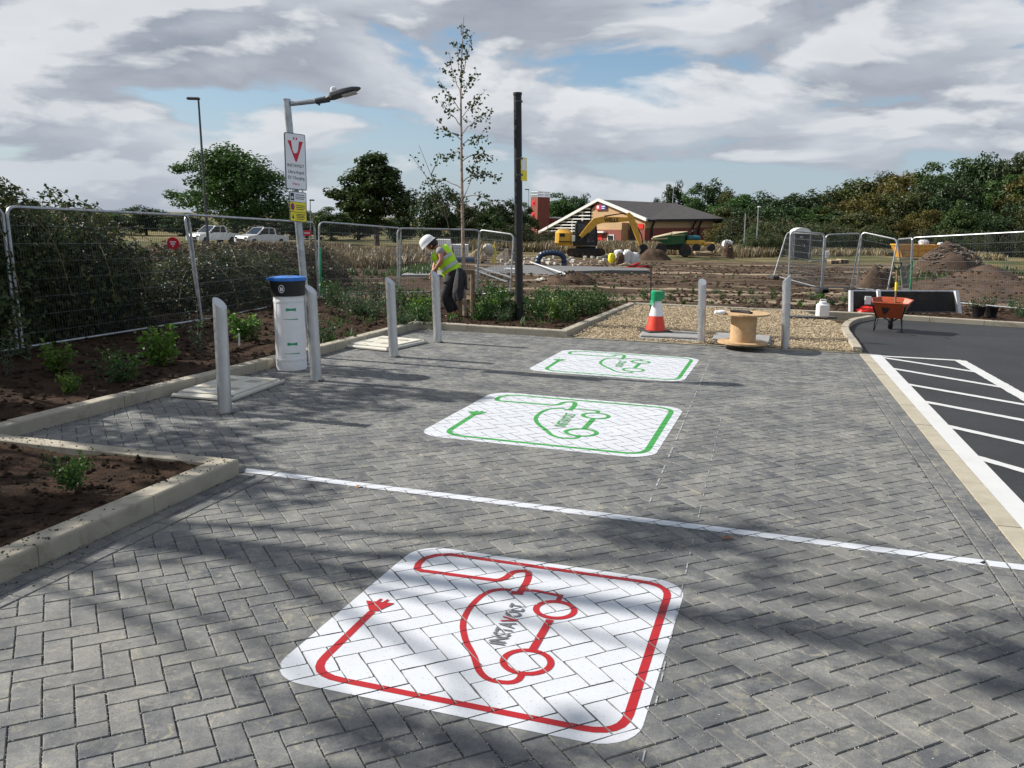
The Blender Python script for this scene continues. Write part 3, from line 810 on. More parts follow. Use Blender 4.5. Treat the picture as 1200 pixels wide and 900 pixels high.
# --- bollards
def make_bollard():
    t = thing('bollard', 'x', 'bollard', (0, 0, 0), 'slanted top steel bollards')
    mb = MB(); n = 28; r = .057; H = .985
    bot = [(r*cos(2*pi*i/n), r*sin(2*pi*i/n), 0) for i in range(n)]
    top = [(r*cos(2*pi*i/n), r*sin(2*pi*i/n), H-.045-r*cos(2*pi*i/n)*.85+0) for i in range(n)]
    mb.add(bot+top, [(i, (i+1) % n, n+(i+1) % n, n+i) for i in range(n)])
    mb.build('post', MT['steel'], t, smooth=True)
    mb = MB(); k = .985
    mb.add([(x*k, y*k, z-.001) for x, y, z in top], [tuple(range(n))]); mb.build('slanted_cap', MT['steel'], t)
    mb = MB(); mb.lathe([(.082, 0), (.082, .004), (.058, .012)], (0, 0, 0), 24); mb.build('mortar_collar', MT['joint'], t)
    return t
bo = make_bollard()
BOL = [((264, 484), (257, 349), -25, 'slant topped steel bollard nearest the camera, beside the pale pit cover and the near planter'),
       ((371, 446), (364, 334), -25, 'slant topped steel bollard right beside the white wrapped column'),
       ((461.5, 418), (457, 325), -25, 'slant topped steel bollard at the edge of the farther pit cover'),
       ((513, 401), (510, 318), -35, 'slant topped steel bollard standing in front of the bending worker'),
       ((822, 403), (823, 327), -95, 'slant topped steel bollard between the traffic cone and the cable drum'),
       ((920, 409), (922, 322), 165, 'slant topped steel bollard right of the cable drum, at the edge of the chippings')]
for i, (bp, tp, rz, lab) in enumerate(BOL):
    g = G(*bp); top = D(tp[0], tp[1], g.y)
    ax = Vector((top.x-g.x, 0, top.z)); L = ax.length
    q = Vector((0, 0, 1)).rotation_difference(ax.normalized())
    rot = (q.to_matrix() @ Matrix.Rotation(radians(rz), 3, 'Z')).to_euler()
    if i == 0: o = bo; o.location = (g.x, g.y, 0); o.rotation_euler = rot; o['label'] = lab
    else: o = dup(bo, (g.x, g.y, 0), rot=rot, label=lab)
    o.scale = (1, 1, L/.985)
# --- pit covers
def make_cover():
    t = thing('pit_cover', 'x', 'pit cover', (0, 0, 0), 'pale pit covers')
    mb = MB(); w, d = .80, .52
    mb.bbox((0, 0, .02), (w, d, .04), .012); mb.build('frame', MT['cover'], t)
    mb = MB(); mb.bbox((0, 0, .047), (w-.09, d-.09, .018), .006)
    mb.build('lid', MT['cover'], t)
    for x, y in ((-.17, .10), (.17, .10), (-.17, -.10), (.17, -.10)):
        mb = MB(); mb.bbox((x, y, .0575), (.17, .05, .006), .002); mb.build('handle_recess', MT['joint'] if False else MT['kerb'], t)
    for x, y in ((-.37, .23), (.37, .23), (-.37, -.23), (.37, -.23)):
        mb = MB(); mb.lathe([(.014, .04), (.014, .044), (.005, .045)], (x, y, 0), 10); mb.build('bolt', MT['dkgrey'], t)
    return t
pcv = make_cover()
def place_quad(o, c4, w, d, lab):
    P = [G(*q) for q in c4]       # left, front, right, back
    c = (P[0]+P[1]+P[2]+P[3])/4; e = ((P[1]-P[0])+(P[2]-P[3]))/2; f = ((P[3]-P[0])+(P[2]-P[1]))/2
    o.location = (c.x, c.y, 0); o.rotation_euler = (0, 0, math.atan2(e.y, e.x)); o.scale = (e.length/w, abs(f.dot(Vector((-e.y, e.x, 0)).normalized()))/d, 1); o['label'] = lab
place_quad(pcv, ((203, 466), (268, 472), (337, 448), (268, 444)), .80, .52, 'pale rectangular pit cover beside the nearest bollard')
pc2 = dup(pcv, (0, 0, 0)); place_quad(pc2, ((408, 408), (462, 413.5), (494, 401), (441, 396)), .80, .52, 'pale rectangular pit cover farther back, near the kerb corner')
# --- wrapped column (feeder pillar duct) with bin lid
g = G(342, 432); H0 = hpx(326, g); wr = .164
t = thing('wrapped_column', 'white plastic wrapped round column with black collar and bright blue lid', 'column', (g.x, g.y, 0))
prof = [(wr, 0), (wr*1.01, .05), (wr, .2), (wr*1.005, .5), (wr*.995, .75), (wr, H0-.10)]
mb = MB(); mb.lathe(prof, (0, 0, 0), 40); mb.build('white_wrap', MT['sheetwhite'], t, smooth=True)
mb = MB(); mb.lathe([(wr*1.0, H0-.19), (wr*1.10, H0-.185), (wr*1.17, H0-.03), (wr*1.17, H0-.02), (wr, H0-.015)], (0, 0, 0), 40); col_ = mb.build('black_collar', MT['black'], t, smooth=True)
mb = MB(); mb.lathe([(wr*1.15, H0-.025), (wr*1.22, H0-.022), (wr*1.23, H0), (wr*1.20, H0+.014), (wr*.6, H0+.024), (0, H0+.026)], (0, 0, 0), 40)
mb.bbox((-wr*1.22, -.02, H0-.008), (.05, .08, .022), .006); mb.build('blue_lid', MT['blue'], t, smooth=True)
def oncyl(vs, r, a0, z0): return [(r*sin(a0+v.x/r), -r*cos(a0+v.x/r), z0+v.y) for v in vs]
mb = MB(); q = [Vector((x, z)) for z in (-.40, 0, .40) for x in (-.011, .011)]
mb.add(oncyl(q, wr*1.014, -.75, H0*.5-.05), [(0, 1, 3, 2), (2, 3, 5, 4)]); mb.build('wrap_seam', MT['white_plastic'], t)
for z in (.10, H0*.74):
    mb = MB(); mb.lathe([(wr*1.012, z), (wr*1.016, z+.002), (wr*1.016, z+.028), (wr*1.012, z+.03)], (0, 0, 0), 40); mb.build('tape_band', MT['white_plastic'], t, smooth=True)
ring = []; n_ = 24
mb = MB()
o_ = [Vector((.033*cos(2*pi*i/n_), .043*sin(2*pi*i/n_))) for i in range(n_)]; i_ = [v*.84 for v in o_]
mb.add(oncyl(o_+i_, wr*1.17, -.12, H0-.105), [(i, (i+1) % n_, n_+(i+1) % n_, n_+i) for i in range(n_)])
for poly in ([(-.016, -.024), (-.006, -.026), (.002, .004), (-.006, .022), (-.015, .012)], [(.004, -.026), (.015, -.02), (.017, .006), (.006, .022), (.003, .002)]):
    mb.add(oncyl([Vector(p) for p in poly], wr*1.165, -.12, H0-.105), [tuple(range(5))])
mb.build('round_emblem', MT['signwhite'], col_)
for k, z in enumerate((H0*.56, H0*.185)):
    for (w_, h_, dz, dx, mt_) in ((.11, .034, .11, .055, 'green_tape'), (.17, .011, .005, .02, 'green_tape')):
        mb = MB(); q = []
        for i in range(9):
            x = (i/8-.5)*w_; hh = h_*(.55+.45*abs(i/4-1)) if h_ > .02 else h_*(.3+.7*i/8)
            q += [Vector((x, -hh/2)), Vector((x, hh/2))]
        mb.add(oncyl(q, wr*1.012, .32+dx, z+dz), [(2*i, 2*i+2, 2*i+3, 2*i+1) for i in range(8)]); mb.build('green_print', MT[mt_], t)
t.rotation_euler = LEANROT()
g2 = G(366, 429)
mb = MB(); mb.bbox((g2.x-.02, g2.y+.13, .33), (.10, .05, .66), .008); tag(mb.build('white_duct_offcut', MT['white_plastic']), 'narrow white plastic duct offcut standing behind the wrapped column', 'duct')
# --- lamp column
zb = .07; g = G(357.5, 424, 0); g = Vector((g.x, g.y+.35, zb)); Yl = g.y
def LP(x, y, dY=0): return D(x, y, Yl+dY)
t = thing('street_lamp', 'galvanised street lamp column with a dark lamp head on a short side arm', 'street lamp', tuple(g))
top = LP(336, 117)
mb = MB(); mb.cyl(g-Vector((0, 0, .2)), top, .043, .041, 20); mb.cyl(top, top+Vector((0, 0, .01)), .044, .044, 20)
mb.build('column', MT['galv'], t, world=True, smooth=True)
mb = MB(); a = LP(341, 121.5); e = LP(374, 118)
mb.cyl(a, e, .028, .028, 14); mb.build('arm', MT['galv'], t, world=True, smooth=True)
h0 = LP(371, 118.5); h1 = LP(383, 116.5); tip = LP(423, 105)
d = (tip-h1).normalized(); sidev = Vector((0, 1, 0)); nrm = d.cross(sidev).normalized()
if nrm.z < 0: nrm = -nrm
hd = MB(); secs = [(0, .045, .03, .0), (.05, .06, .045, .005), (.07, .10, .055, .008), (.22, .125, .05, .012), (.34, .12, .035, .016), (.40, .08, .018, .018), (.425, .03, .008, .02)]
L = (tip-h1).length; vs = []; n_ = 12
tilt = 1
for s_, w_, h_, o_ in secs:
    c = h1+d*(s_/.425*L)+nrm*o_
    for i in range(n_):
        a_ = 2*pi*i/n_; cs_, sn_ = cos(a_), sin(a_)
        vs.append(c+sidev*(math.copysign(abs(cs_)**.6, cs_)*w_)+nrm*(math.copysign(abs(sn_)**.7, sn_)*h_*(1 if sn_ > 0 else .55)))
hd.add(vs, [(k*n_+i, k*n_+(i+1) % n_, (k+1)*n_+(i+1) % n_, (k+1)*n_+i) for k in range(len(secs)-1) for i in range(n_)]+[tuple(range(n_-1, -1, -1)), tuple(range(len(vs)-n_, len(vs)))])
head = hd.build('lamp_head', MT['dkgrey'], t, world=True, smooth=True)
mb = MB(); mb.cyl(h0-d*.01, h1+d*.03, .034, .038, 14); mb.cyl(h0+d*.03+Vector((0, 0, -.055)), h0+d*.03+Vector((0, 0, -.02)), .012, .012, 8); mb.build('spigot', MT['dkgrey'], head, world=True, smooth=True)
pcl = h1+d*(.14/.425*L)*.72+nrm*.055
mb = MB(); mb.lathe([(.034, 0), (.036, .03), (.03, .052), (.012, .062), (0, .063)], pcl, 16); mb.build('photocell', MT['white_plastic'], head, world=True, smooth=True)
lg = h1+d*L*.66-nrm*.016
mb = MB(); M_ = Matrix((d, sidev, nrm)).transposed(); mb.bbox(lg, (.16, .19, .012), .004, M=M_); mb.build('led_panel', mat('led_lens', (.45, .46, .46), .25), head, world=True)
# --- signs on the column
def sign_local(quad, Y, dy=-.055):
    P = [D(x, y, Y+dy) for x, y in quad]   # TL TR BR BL
    return P
SQ = ((331, 153), (357.6, 158), (359.6, 223.5), (335.2, 221.2))
P = [D(x, y, Yl-.11+dY) for (x, y), dY in zip(SQ, (-.07, .10, .10, -.07))]
def quadmap(P, u, v, out=0.0):
    """u 0..1 left-right, v 0..1 bottom-top"""
    a = lerp(P[3], P[2], u); b_ = lerp(P[0], P[1], u); p = lerp(a, b_, v)
    nn_ = (P[1]-P[0]).cross(P[3]-P[0]).normalized()
    if nn_.y > 0: nn_ = -nn_
    return p+nn_*out
def rrect(u0, v0, u1, v1, ru, rv, n=5):
    out = []
    for cx, cy, a0 in ((u1-ru, v0+rv, -90), (u1-ru, v1-rv, 0), (u0+ru, v1-rv, 90), (u0+ru, v0+rv, 180)):
        for k in range(n+1):
            a = radians(a0+90*k/n); out.append((cx+ru*cos(a), cy+rv*sin(a)))
    return out
def plate(P, poly, out, thick, name, m, parent):
    mb = MB(); n = len(poly)
    vs = [quadmap(P, u, v, out) for u, v in poly]+[quadmap(P, u, v, out-thick) for u, v in poly]
    mb.add(vs, [tuple(range(n)), tuple(range(2*n-1, n-1, -1))]+[(i, n+i, n+(i+1) % n, (i+1) % n) for i in range(n)])
    return mb.build(name, m, parent, world=True)
def text_on(P, txt, u0, u1, vc, vh, out, m, parent, bold=.0, name='lettering'):
    vs, fs = text_mesh(txt, 1, bold); xs = [v.x for v in vs]; ys = [v.y for v in vs]
    a, b_, c, d_ = min(xs), max(xs), min(ys), max(ys)
    mb = MB(); mb.add([quadmap(P, lerp(u0, u1, (v.x-a)/(b_-a)), vc+((v.y-c)/(d_-c)-.5)*vh, out) for v in vs], fs)
    return mb.build(name, m, parent, world=True)
P[0] = P[1]+P[3]-P[2]; base = quadmap(P, .5, 0)
t = thing('charging_sign', 'tall white sign with a red V emblem and charging text on the lamp column', 'sign', tuple(base))
bd = plate(P, rrect(0, 0, 1, 1, .07, .03), 0, .012, 'sign_board', MT['dkgrey'], t)
plate(P, rrect(.035, .013, .965, .987, .06, .026), .0015, .001, 'white_face', MT['signwhite'], t)
V_OUT = [(.14, .865), (.31, .865), (.365, .70), (.42, .655), (.50, .645), (.585, .665), (.63, .71), (.685, .865), (.87, .865), (.555, .50), (.49, .50)]
mb = MB(); q = [quadmap(P, u, v, .003) for u, v in V_OUT]
mb.add(q, [(0, 1, 2, 10), (2, 3, 10), (3, 4, 9, 10), (4, 5, 9), (5, 6, 9), (6, 7, 8, 9)]); mb.build('red_emblem', MT['signred'], t, world=True)
for u in (.41, .54):
    plate(P, [(u, .885), (u+.06, .885), (u+.06, .93), (u, .93)], .003, .001, 'emblem_prong', MT['signred'], t)
text_on(P, 'INSTAVOLT', .10, .90, .43, .055, .003, MT['signdark'], t, .012)
text_on(P, 'Ultra-Rapid', .13, .88, .305, .07, .003, MT['signdark'], t, .006)
text_on(P, 'EV Charging', .12, .90, .205, .075, .003, MT['signdark'], t, .006)
text_on(P, 'Here', .33, .66, .105, .045, .003, MT['signred'], t, .006)
for v in (.15, .85):
    a = quadmap(P, .18, v, -.02); e = quadmap(P, .82, v, -.02); mb = MB(); mb.slab(a, e, e+Vector((0, 0, .03)), a+Vector((0, 0, .03)), .01); mb.build('bracket', MT['galv'], t, world=True)
SQ2 = ((338.4, 223.6), (358.9, 226), (360, 260.8), (339.8, 259))
P = [D(x, y, Yl-.11+dY) for (x, y), dY in zip(SQ2, (-.055, .075, .075, -.055))]
P[0] = P[1]+P[3]-P[2]; t = thing('parking_notice', 'small white and yellow parking notice below the tall white sign', 'sign', tuple(quadmap(P, .5, 0)))
plate(P, rrect(0, 0, 1, 1, .05, .03), 0, .01, 'sign_board', MT['dkgrey'], t)
plate(P, [(.04, .665), (.96, .665), (.96, .98), (.04, .98)], .0015, .001, 'white_face', MT['signwhite'], t)
plate(P, [(.04, .33), (.96, .33), (.96, .65), (.04, .65)], .0015, .001, 'yellow_face', MT['signyellow'], t)
plate(P, [(.04, .02), (.96, .02), (.96, .31), (.04, .31)], .0015, .001, 'yellow_face', MT['signyellow'], t)
plate(P, [(.08, .70), (.28, .70), (.28, .95), (.08, .95)], .003, .001, 'dark_pictogram', MT['signdark'], t)
plate(P, [(.13, .76), (.23, .76), (.23, .83), (.13, .83)], .004, .001, 'dark_pictogram', MT['signwhite'], t)
cp = [(.18+.115*cos(2*pi*i/16), .49+.125*sin(2*pi*i/16)) for i in range(16)]; cpi = [(.18+.08*cos(2*pi*i/16), .49+.09*sin(2*pi*i/16)) for i in range(16)]
plate(P, cp, .003, .001, 'red_ring', MT['signred'], t); plate(P, cpi, .0045, .001, 'blue_disc', MT['signblue'], t)
plate(P, [(.11, .56), (.125, .575), (.25, .42), (.235, .405)], .006, .001, 'red_bar', MT['signred'], t)
plate(P, [(.12, .10), (.26, .10), (.19, .25)], .003, .001, 'dark_triangle', MT['signdark'], t)
for v, u0, u1 in ((.90, .36, .88), (.83, .34, .9), (.77, .36, .84), (.545, .38, .9), (.48, .38, .9), (.42, .40, .82), (.25, .38, .9), (.20, .38, .84), (.15, .38, .9), (.09, .4, .8)):
    plate(P, [(u0, v-.012), (u1, v-.012), (u1, v+.012), (u0, v+.012)], .003, .001, 'text_line', MT['signdark'], t)
for u in (.3, .8):
    mb = MB(); mb.slab(quadmap(P, u-.04, .98, -.002), quadmap(P, u+.04, .98, -.002), quadmap(P, u+.04, 1.12, -.002), quadmap(P, u-.04, 1.12, -.002), .006); mb.build('hanger', MT['galv'], t, world=True)
# --- black post
g = D(609, 377, 14.35); g.z = .06
top = D(606.5, 110, 14.35)
t = thing('black_post', 'tall plain black post standing in the planting behind the kerb', 'post', tuple(g))
mb = MB(); mb.cyl(g-Vector((0, 0, .2)), top, .066, .062, 20); mb.build('shaft', MT['black'], t, world=True, smooth=True)
d = (top-g).normalized()
mb = MB(); mb.cyl(top-d*.02, top+d*.02, .07, .07, 20); mb.build('cap', MT['black'], t, world=True, smooth=True)
for y in (119, 186, 205):
    c = D(607.3+(y-110)*.008, y, 14.35); mb = MB(); mb.cyl(c-d*.012, c+d*.012, .069, .069, 20); mb.build('band', MT['dkgrey'], t, world=True, smooth=True)
P = [D(x, y, 14.3) for x, y in ((610.5, 184), (615.3, 184.5), (615.6, 212), (611, 211.5))]
P = [P[0], P[1]+Vector((.03, .12, 0)), P[2]+Vector((.03, .12, 0)), P[3]]
t = thing('post_notice', 'narrow yellow and white notice strapped to the black post', 'sign', tuple(P[3]))
plate(P, [(0, 0), (1, 0), (1, 1), (0, 1)], 0, .006, 'notice_board', MT['signyellow'], t)
plate(P, [(.1, .45), (.9, .45), (.9, .95), (.1, .95)], .002, .001, 'white_face', MT['signwhite'], t)
# --- traffic cone with green tape
def make_cone(name, lab, wrap=True):
    t = thing(name, lab, 'traffic cone')
    mb = MB(); mb.bbox((0, 0, .022), (.40, .40, .044), .012); mb.build('rubber_base', MT['rubber'], t)
    R = lambda z: lerp(.150, .030, z/.60)
    def seg(z0, z1, o=0): return [(R(z0)+o, .04+z0), (R(z1)+o, .04+z1)]
    mb = MB(); mb.lathe([(.155, .04), (.155, .055)]+seg(.015, .22), (0, 0, 0), 28); mb.build('red_body', MT['orangered'], t, smooth=True)
    mb = MB(); mb.lathe(seg(.46, .60)+[(0, .64)], (0, 0, 0), 28); mb.build('red_tip', MT['orangered'], t, smooth=True)
    mb = MB(); mb.lathe(seg(.22, .46, .001), (0, 0, 0), 28); mb.build('reflective_sleeve', MT['white_plastic'], t, smooth=True)
    return t
g = G(768, 391, .03); cn = make_cone('traffic_cone', 'red and white traffic cone with a roll of green tape over its tip', )
cn.location = (g.x, g.y, .045); cn.rotation_euler = (0, 0, .3)
t = thing('tape_roll', 'thick roll of green tape pulled over the tip of the near traffic cone', 'tape', (g.x-.01, g.y, .045+.50))
mb = MB(); mb.lathe([(.062, -.015), (.083, -.012), (.088, .03), (.085, .07), (.092, .10), (.088, .13), (.07, .14), (.04, .135)], (0, 0, 0), 24); mb.build('roll', MT['green_tape'], t, smooth=True)
mb = MB(); mb.slab((.08, -.02, .14), (.115, -.01, .12), (.12, -.01, .02), (.085, -.03, .03), .004); mb.build('loose_end', MT['green_tape'], t); mb = MB(); mb.slab((-.09, -.02, .0), (-.05, -.08, -.01), (-.07, -.08, -.09), (-.10, -.03, -.07), .004); mb.build('loose_end', MT['green_tape'], t)
g0 = G(766, 356); 
mb = MB(); c = D(764, 340, 16.2); mb.cyl(Vector((c.x, c.y, .0)), D(763, 312, 16.2), .012, .012, 6); tag(mb.build('iron_pin', MT['black']), 'thin dark iron pin sticking up behind the green topped cone', 'pin')
# --- concrete plinths below cone and reel
def plinth(q0, q1, q2, q3, h, lab):
    P = [G(*q) for q in (q0, q1, q2, q3)]
    c = sum(P, Vector())/4; t = thing('concrete_slab', lab, 'slab', (c.x, c.y, 0))
    e = ((P[1]-P[0])+(P[2]-P[3]))/2; f = ((P[3]-P[0])+(P[2]-P[1]))/2; a = math.atan2(e.y, e.x)
    mb = MB(); mb.bbox((0, 0, h*.25), (e.length, f.length, h*.5), .008); mb.build('lower_course', MT['greyconc'], t)
    mb = MB(); mb.bbox((0, f.length*.06, h*.72), (e.length*.97, f.length*.86, h*.5), .012); mb.build('upper_course', MT['greyconc'], t)
    t.rotation_euler = (0, 0, a)
plinth((747, 398.5), (823, 402.5), (823, 394), (753, 391), .07, 'low grey concrete slab under the traffic cone')
plinth((832, 403.5), (904, 408), (902, 399), (838, 395), .08, 'low grey concrete slab under the timber cable drum')
# --- cable drum
g = G(870, 402, .08); sc_ = 1031/((g-CC).dot(CF))
t = thing('cable_drum', 'bare timber cable drum on end with a broken top flange', 'cable drum', (g.x, g.y, .08))
mb = MB(); mb.lathe([(.39, 0), (.39, .025)], (0, 0, 0), 36); mb.build('lower_flange', MT['wood'], t)
mb = MB(); mb.lathe([(.20, .025), (.20, .40)], (0, 0, 0), 24); mb.build('core', MT['wood'], t, smooth=True)
fl = []
for i in range(40):
    a = 2*pi*i/40; r = .40*(1+.05*sin(3*a)+(.05 if abs(a-3.1) < .4 else 0)); fl.append((r*cos(a), r*sin(a)))
mb = MB(); mb.prism(fl, .40, .422); mb.build('upper_flange', MT['wood'], t)
mb = MB(); mb.bbox((-.07, .0, .44), (.30, .13, .03), .01, rz=-.5); mb.bbox((.0, -.1, .436), (.2, .09, .025), .01, rz=-.9); mb.build('steel_bracket', MT['rubber'], t); t.scale = (.87, .87, 1)
mb = MB(); mb.ball((-.36, -.12, .435), (.09, .06, .03), 10, 6, .15, 4); tag(mb.build('rag', MT['sheetwhite']), 'crumpled pale rag lying on the left edge of the cable drum', 'rag').location = t.location
# --- jerrycan
g = G(962, 374, .06)
t = thing('water_container', 'white plastic water container with a handle on the far kerb', 'container', (g.x, g.y-.05, .09))
mb = MB(); mb.bbox((0, 0, .15), (.27, .19, .30), .04); mb.bbox((0, 0, .315), (.16, .12, .04), .02); mb.build('body', MT['white_plastic'], t, smooth=True)
mb = MB(); mb.tube([(-.07, 0, .32), (-.07, 0, .37), (.05, 0, .37), (.07, 0, .32)], .013, 8); mb.build('handle', MT['white_plastic'], t, smooth=True)
mb = MB(); mb.cyl((.09, 0, .30), (.09, 0, .345), .026, .026, 14); mb.build('screw_cap', MT['black'], t); t.scale = (.8, .8, .88)
mb = MB(); q = G(958, 378); mb.bbox((q.x-.15, q.y+.02, .095), (.95, .22, .03), .01, rz=.05); tag(mb.build('black_board', MT['dkgrey']), 'flat black plastic board lying on the kerb beside the white container', 'board')
# --- wheelbarrow
g = G(1041, 388)
t = thing('wheelbarrow', 'orange wheelbarrow with black legs parked on the asphalt by the far kerb', 'wheelbarrow', (g.x, g.y, 0))
rim = [(-.34, -.30), (.34, -.30), (.40, .28), (.24, .44), (-.24, .44), (-.40, .28)]
bot_ = [(-.23, -.17), (.23, -.17), (.22, .15), (.14, .24), (-.14, .24), (-.22, .15)]
RZ = [.56, .56, .60, .62, .62, .60]
mb = MB(); vs = [(x, y, z) for (x, y), z in zip(rim, RZ)]+[(x, y, .27) for x, y in bot_]
k = .955
vi = [(x*k, y*k, z+.003) for (x, y), z in zip(rim, RZ)]+[(x*.96, y*.96, .29) for x, y in bot_]
mb.add(vs+vi, [(i, (i+1) % 6, 6+(i+1) % 6, 6+i) for i in range(6)]+[tuple(range(11, 5, -1))]+[(12+i, 18+i, 18+(i+1) % 6, 12+(i+1) % 6) for i in range(6)]+[tuple(range(18, 24))]+[(i, 12+i, 12+(i+1) % 6, (i+1) % 6) for i in range(6)])
mb.build('tray', MT['orange'], t)
mb = MB(); P_ = [Vector((x, y, z)) for (x, y), z in zip(rim, RZ)]; mb.tube(P_+[P_[0]], .014, 8); mb.build('rim', MT['orange'], t, smooth=True)
for s_ in (-1, 1):
    mb = MB(); mb.tube([(s_*.05, .50, .17), (s_*.16, .22, .25), (s_*.24, -.2, .27), (s_*.30, -.52, .50), (s_*.30, -.72, .56)], .016, 8); fr_ = mb.build('frame', MT['black'], t, smooth=True)
    mb = MB(); mb.cyl((s_*.30, -.60, .525), (s_*.30, -.75, .568), .021, .021, 10); mb.build('grip', MT['rubber'], fr_)
    mb = MB(); mb.tube([(s_*.22, -.05, .27), (s_*.27, -.12, .02), (s_*.27, -.22, .012), (s_*.25, -.28, .27)], .013, 8); mb.build('leg', MT['black'], t, smooth=True)
wc = Vector((0, .48, .18))
mb = MB(); n_ = 20; vs = []
mb.lathe([(.06, -.045), (.13, -.05), (.17, -.045), (.18, -.02), (.18, .02), (.17, .045), (.13, .05), (.06, .045)], wc, 24, (1, 0, 0)); wh_ = mb.build('wheel', MT['rubber'], t, smooth=True)
mb = MB(); mb.lathe([(.11, -.052), (.11, .052)], wc, 16, (1, 0, 0)); mb.cyl(wc-Vector((.09, 0, 0)), wc+Vector((.09, 0, 0)), .012, .012, 8); mb.build('rim', MT['galv'], wh_)
t.rotation_euler = (0, 0, -.47); t.scale = (.8, .8, .86)
bx = t.location
for k, (dx, dy, lab) in enumerate(((-.13, -.08, 'dark round bucket lying at the left inside the orange wheelbarrow'), (.13, -.10, 'dark round bucket lying beside the spade inside the orange wheelbarrow'))):
    b_ = thing('bucket', lab, 'bucket', (bx.x+dx*.8, bx.y+dy*.8, .43))
    mb = MB(); mb.lathe([(.09, -.16), (.125, .0), (.128, .01), (.118, .01), (.085, -.14), (0, -.14)], (0, 0, 0), 20, (0, -.35, .9)); mb.build('pail', MT['rubber'], b_, smooth=True)
sp_ = thing('spade', 'long handled spade with a yellow grip band standing in the orange wheelbarrow', 'spade', (bx.x+.05, bx.y, .40))
p0 = Vector((bx.x+.06, bx.y-.02, .42)); p1 = D(1051.5, 316, bx.y+.05)
mb = MB(); mb.cyl(p0, p1, .015, .015, 10); sh_ = mb.build('shaft', MT['oldwood'], sp_, world=True, smooth=True)
mb = MB(); mb.cyl(lerp(p0, p1, .42), lerp(p0, p1, .66), .021, .021, 10); mb.build('yellow_band', MT['signyellow'], sp_, world=True, smooth=True)
mb = MB(); d = (p1-p0).normalized(); sx_ = Vector((1, 0, 0)); mb.tube([p1, p1+d*.03-sx_*.05, p1+d*.11-sx_*.07, p1+d*.11+sx_*.07, p1+d*.03+sx_*.05, p1], .012, 8); mb.build('handle', MT['black'], sp_, world=True, smooth=True)
mb = MB(); mb.slab(p0+Vector((-.09, 0, .0)), p0+Vector((.09, 0, 0)), p0+Vector((.08, .04, -.12)), p0+Vector((-.08, .04, -.12)), .004); mb.build('blade', MT['galv'], sp_, world=True)
# --- black plastic barrier with white end posts
Yb = 17.15
zb0 = lambda x: zbed(x, Yb)
a = D(993.5, 366, Yb); e = D(1123, 365, Yb+.1); at_ = D(994, 341, Yb+.03); et_ = D(1121, 341.5, Yb+.13)
t = thing('plastic_barrier', 'long black plastic barrier panel with white end posts lying behind the wheelbarrow', 'barrier', (a.x, a.y, a.z))
mb = MB(); mb.slab(at_, et_, e, a, .05); mb.build('panel', MT['rubber'], t, world=True)
mb = MB(); off_ = Vector((0, -.03, 0)); mb.tube([at_+off_, et_+off_], .022, 8); mb.tube([a+off_, e+off_], .018, 8); mb.build('rail', MT['galv'], t, world=True, smooth=True)
for f_, w_ in ((.01, .03), (.26, .03), (.985, .035)):
    p = lerp(a, e, f_); q = lerp(at_, et_, f_-.01 if f_ > .5 else f_); mb = MB(); mb.slab(q+Vector((-w_, -.04, .01)), q+Vector((w_, -.04, .01)), p+Vector((w_, -.06, -.03)), p+Vector((-w_, -.06, -.03)), .09); mb.build('white_post', MT['white_plastic'], t, world=True)
p = D(1017, 352, Yb-.1); mb = MB(); mb.bbox(p, (.12, .03, .16), .005); tag(mb.build('white_notice_card', MT['white_plastic']), 'small white card fixed to the black barrier panel', 'card')
p = D(1019, 363, 17.0); mb = MB(); mb.ball((p.x, p.y, p.z), (.22, .12, .07), 10, 6, .3, 2); tag(mb.build('red_bag', MT['red']), 'crumpled dull red sack beside the left end of the barrier', 'bag')
# --- heras fence panels
def heras(P, lab, gcol='galv', nv=None, feet=True, rc=.045):
    """P: TL TR BR BL world points"""
    base = (P[3]+P[2])/2; t = thing('fence_panel', lab, 'fence panel', tuple(base), 'temporary mesh fence panels')
    def q(u, v): return lerp(lerp(P[3], P[2], u), lerp(P[0], P[1], u), v)
    W_ = (P[1]-P[0]).length; H_ = (P[0]-P[3]).length; ru = min(.4, .11/W_); rv = .11/H_
    path = [q(0, 0)]+[q(0, 1-rv)]+[q(ru*(1-cos(radians(a))), 1-rv+rv*sin(radians(a))) for a in (22, 45, 67)]+[q(ru, 1), q(1-ru, 1)]+[q(1-ru*(1-cos(radians(a))), 1-rv+rv*sin(radians(a))) for a in (67, 45, 22)]+[q(1, 1-rv), q(1, 0)]
    mb = MB(); mb.tube(path, .020, 8); mb.build('frame', MT[gcol], t, world=True, smooth=True)
    mb = MB(); mb.tube([q(0, .035), q(1, .035)], .015, 8); mb.build('bottom_rail', MT['wire' if base.x > 4 else 'galv'], t, world=True, smooth=True)
    w = MB(); n_ = nv or max(8, int(W_/.042)); r = .0021 if base.y < 18 else .0034
    for i in range(1, n_):
        u = i/n_; w.cyl(q(u, .03), q(u, .985), r, r, 3, cap=False)
    for j in range(1, 8):
        v = j/8; w.cyl(q(.005, v), q(.995, v), r*1.2, r*1.2, 3, cap=False)
    w.build('wire_mesh', MT['wire'], t, world=True)
    if feet:
        for u in (0, 1):
            p = q(u, 0); mb = MB(); mb.bbox((p.x, p.y, p.z-.01), (.20, .55, .12), .03); mb.build('foot_block', MT['rubber'], t, world=True)
    return t
def HP(tl, tr, br, bl, Yl_, Yr_, dYtop=0):
    return [D(*tl, Yl_+dYtop), D(*tr, Yr_+dYtop), D(*br, Yr_), D(*bl, Yl_)]
Y0 = G(24, 412, .05).y; Y1 = G(236, 377, .05).y; Y2 = 17.6
pz = lambda x, y: G(x, y, .05)
heras(HP((7, 242), (221, 252.5), (237, 379), (27, 413), Y0, Y1), 'mesh fence panel in front of the dark brambles at the far left')
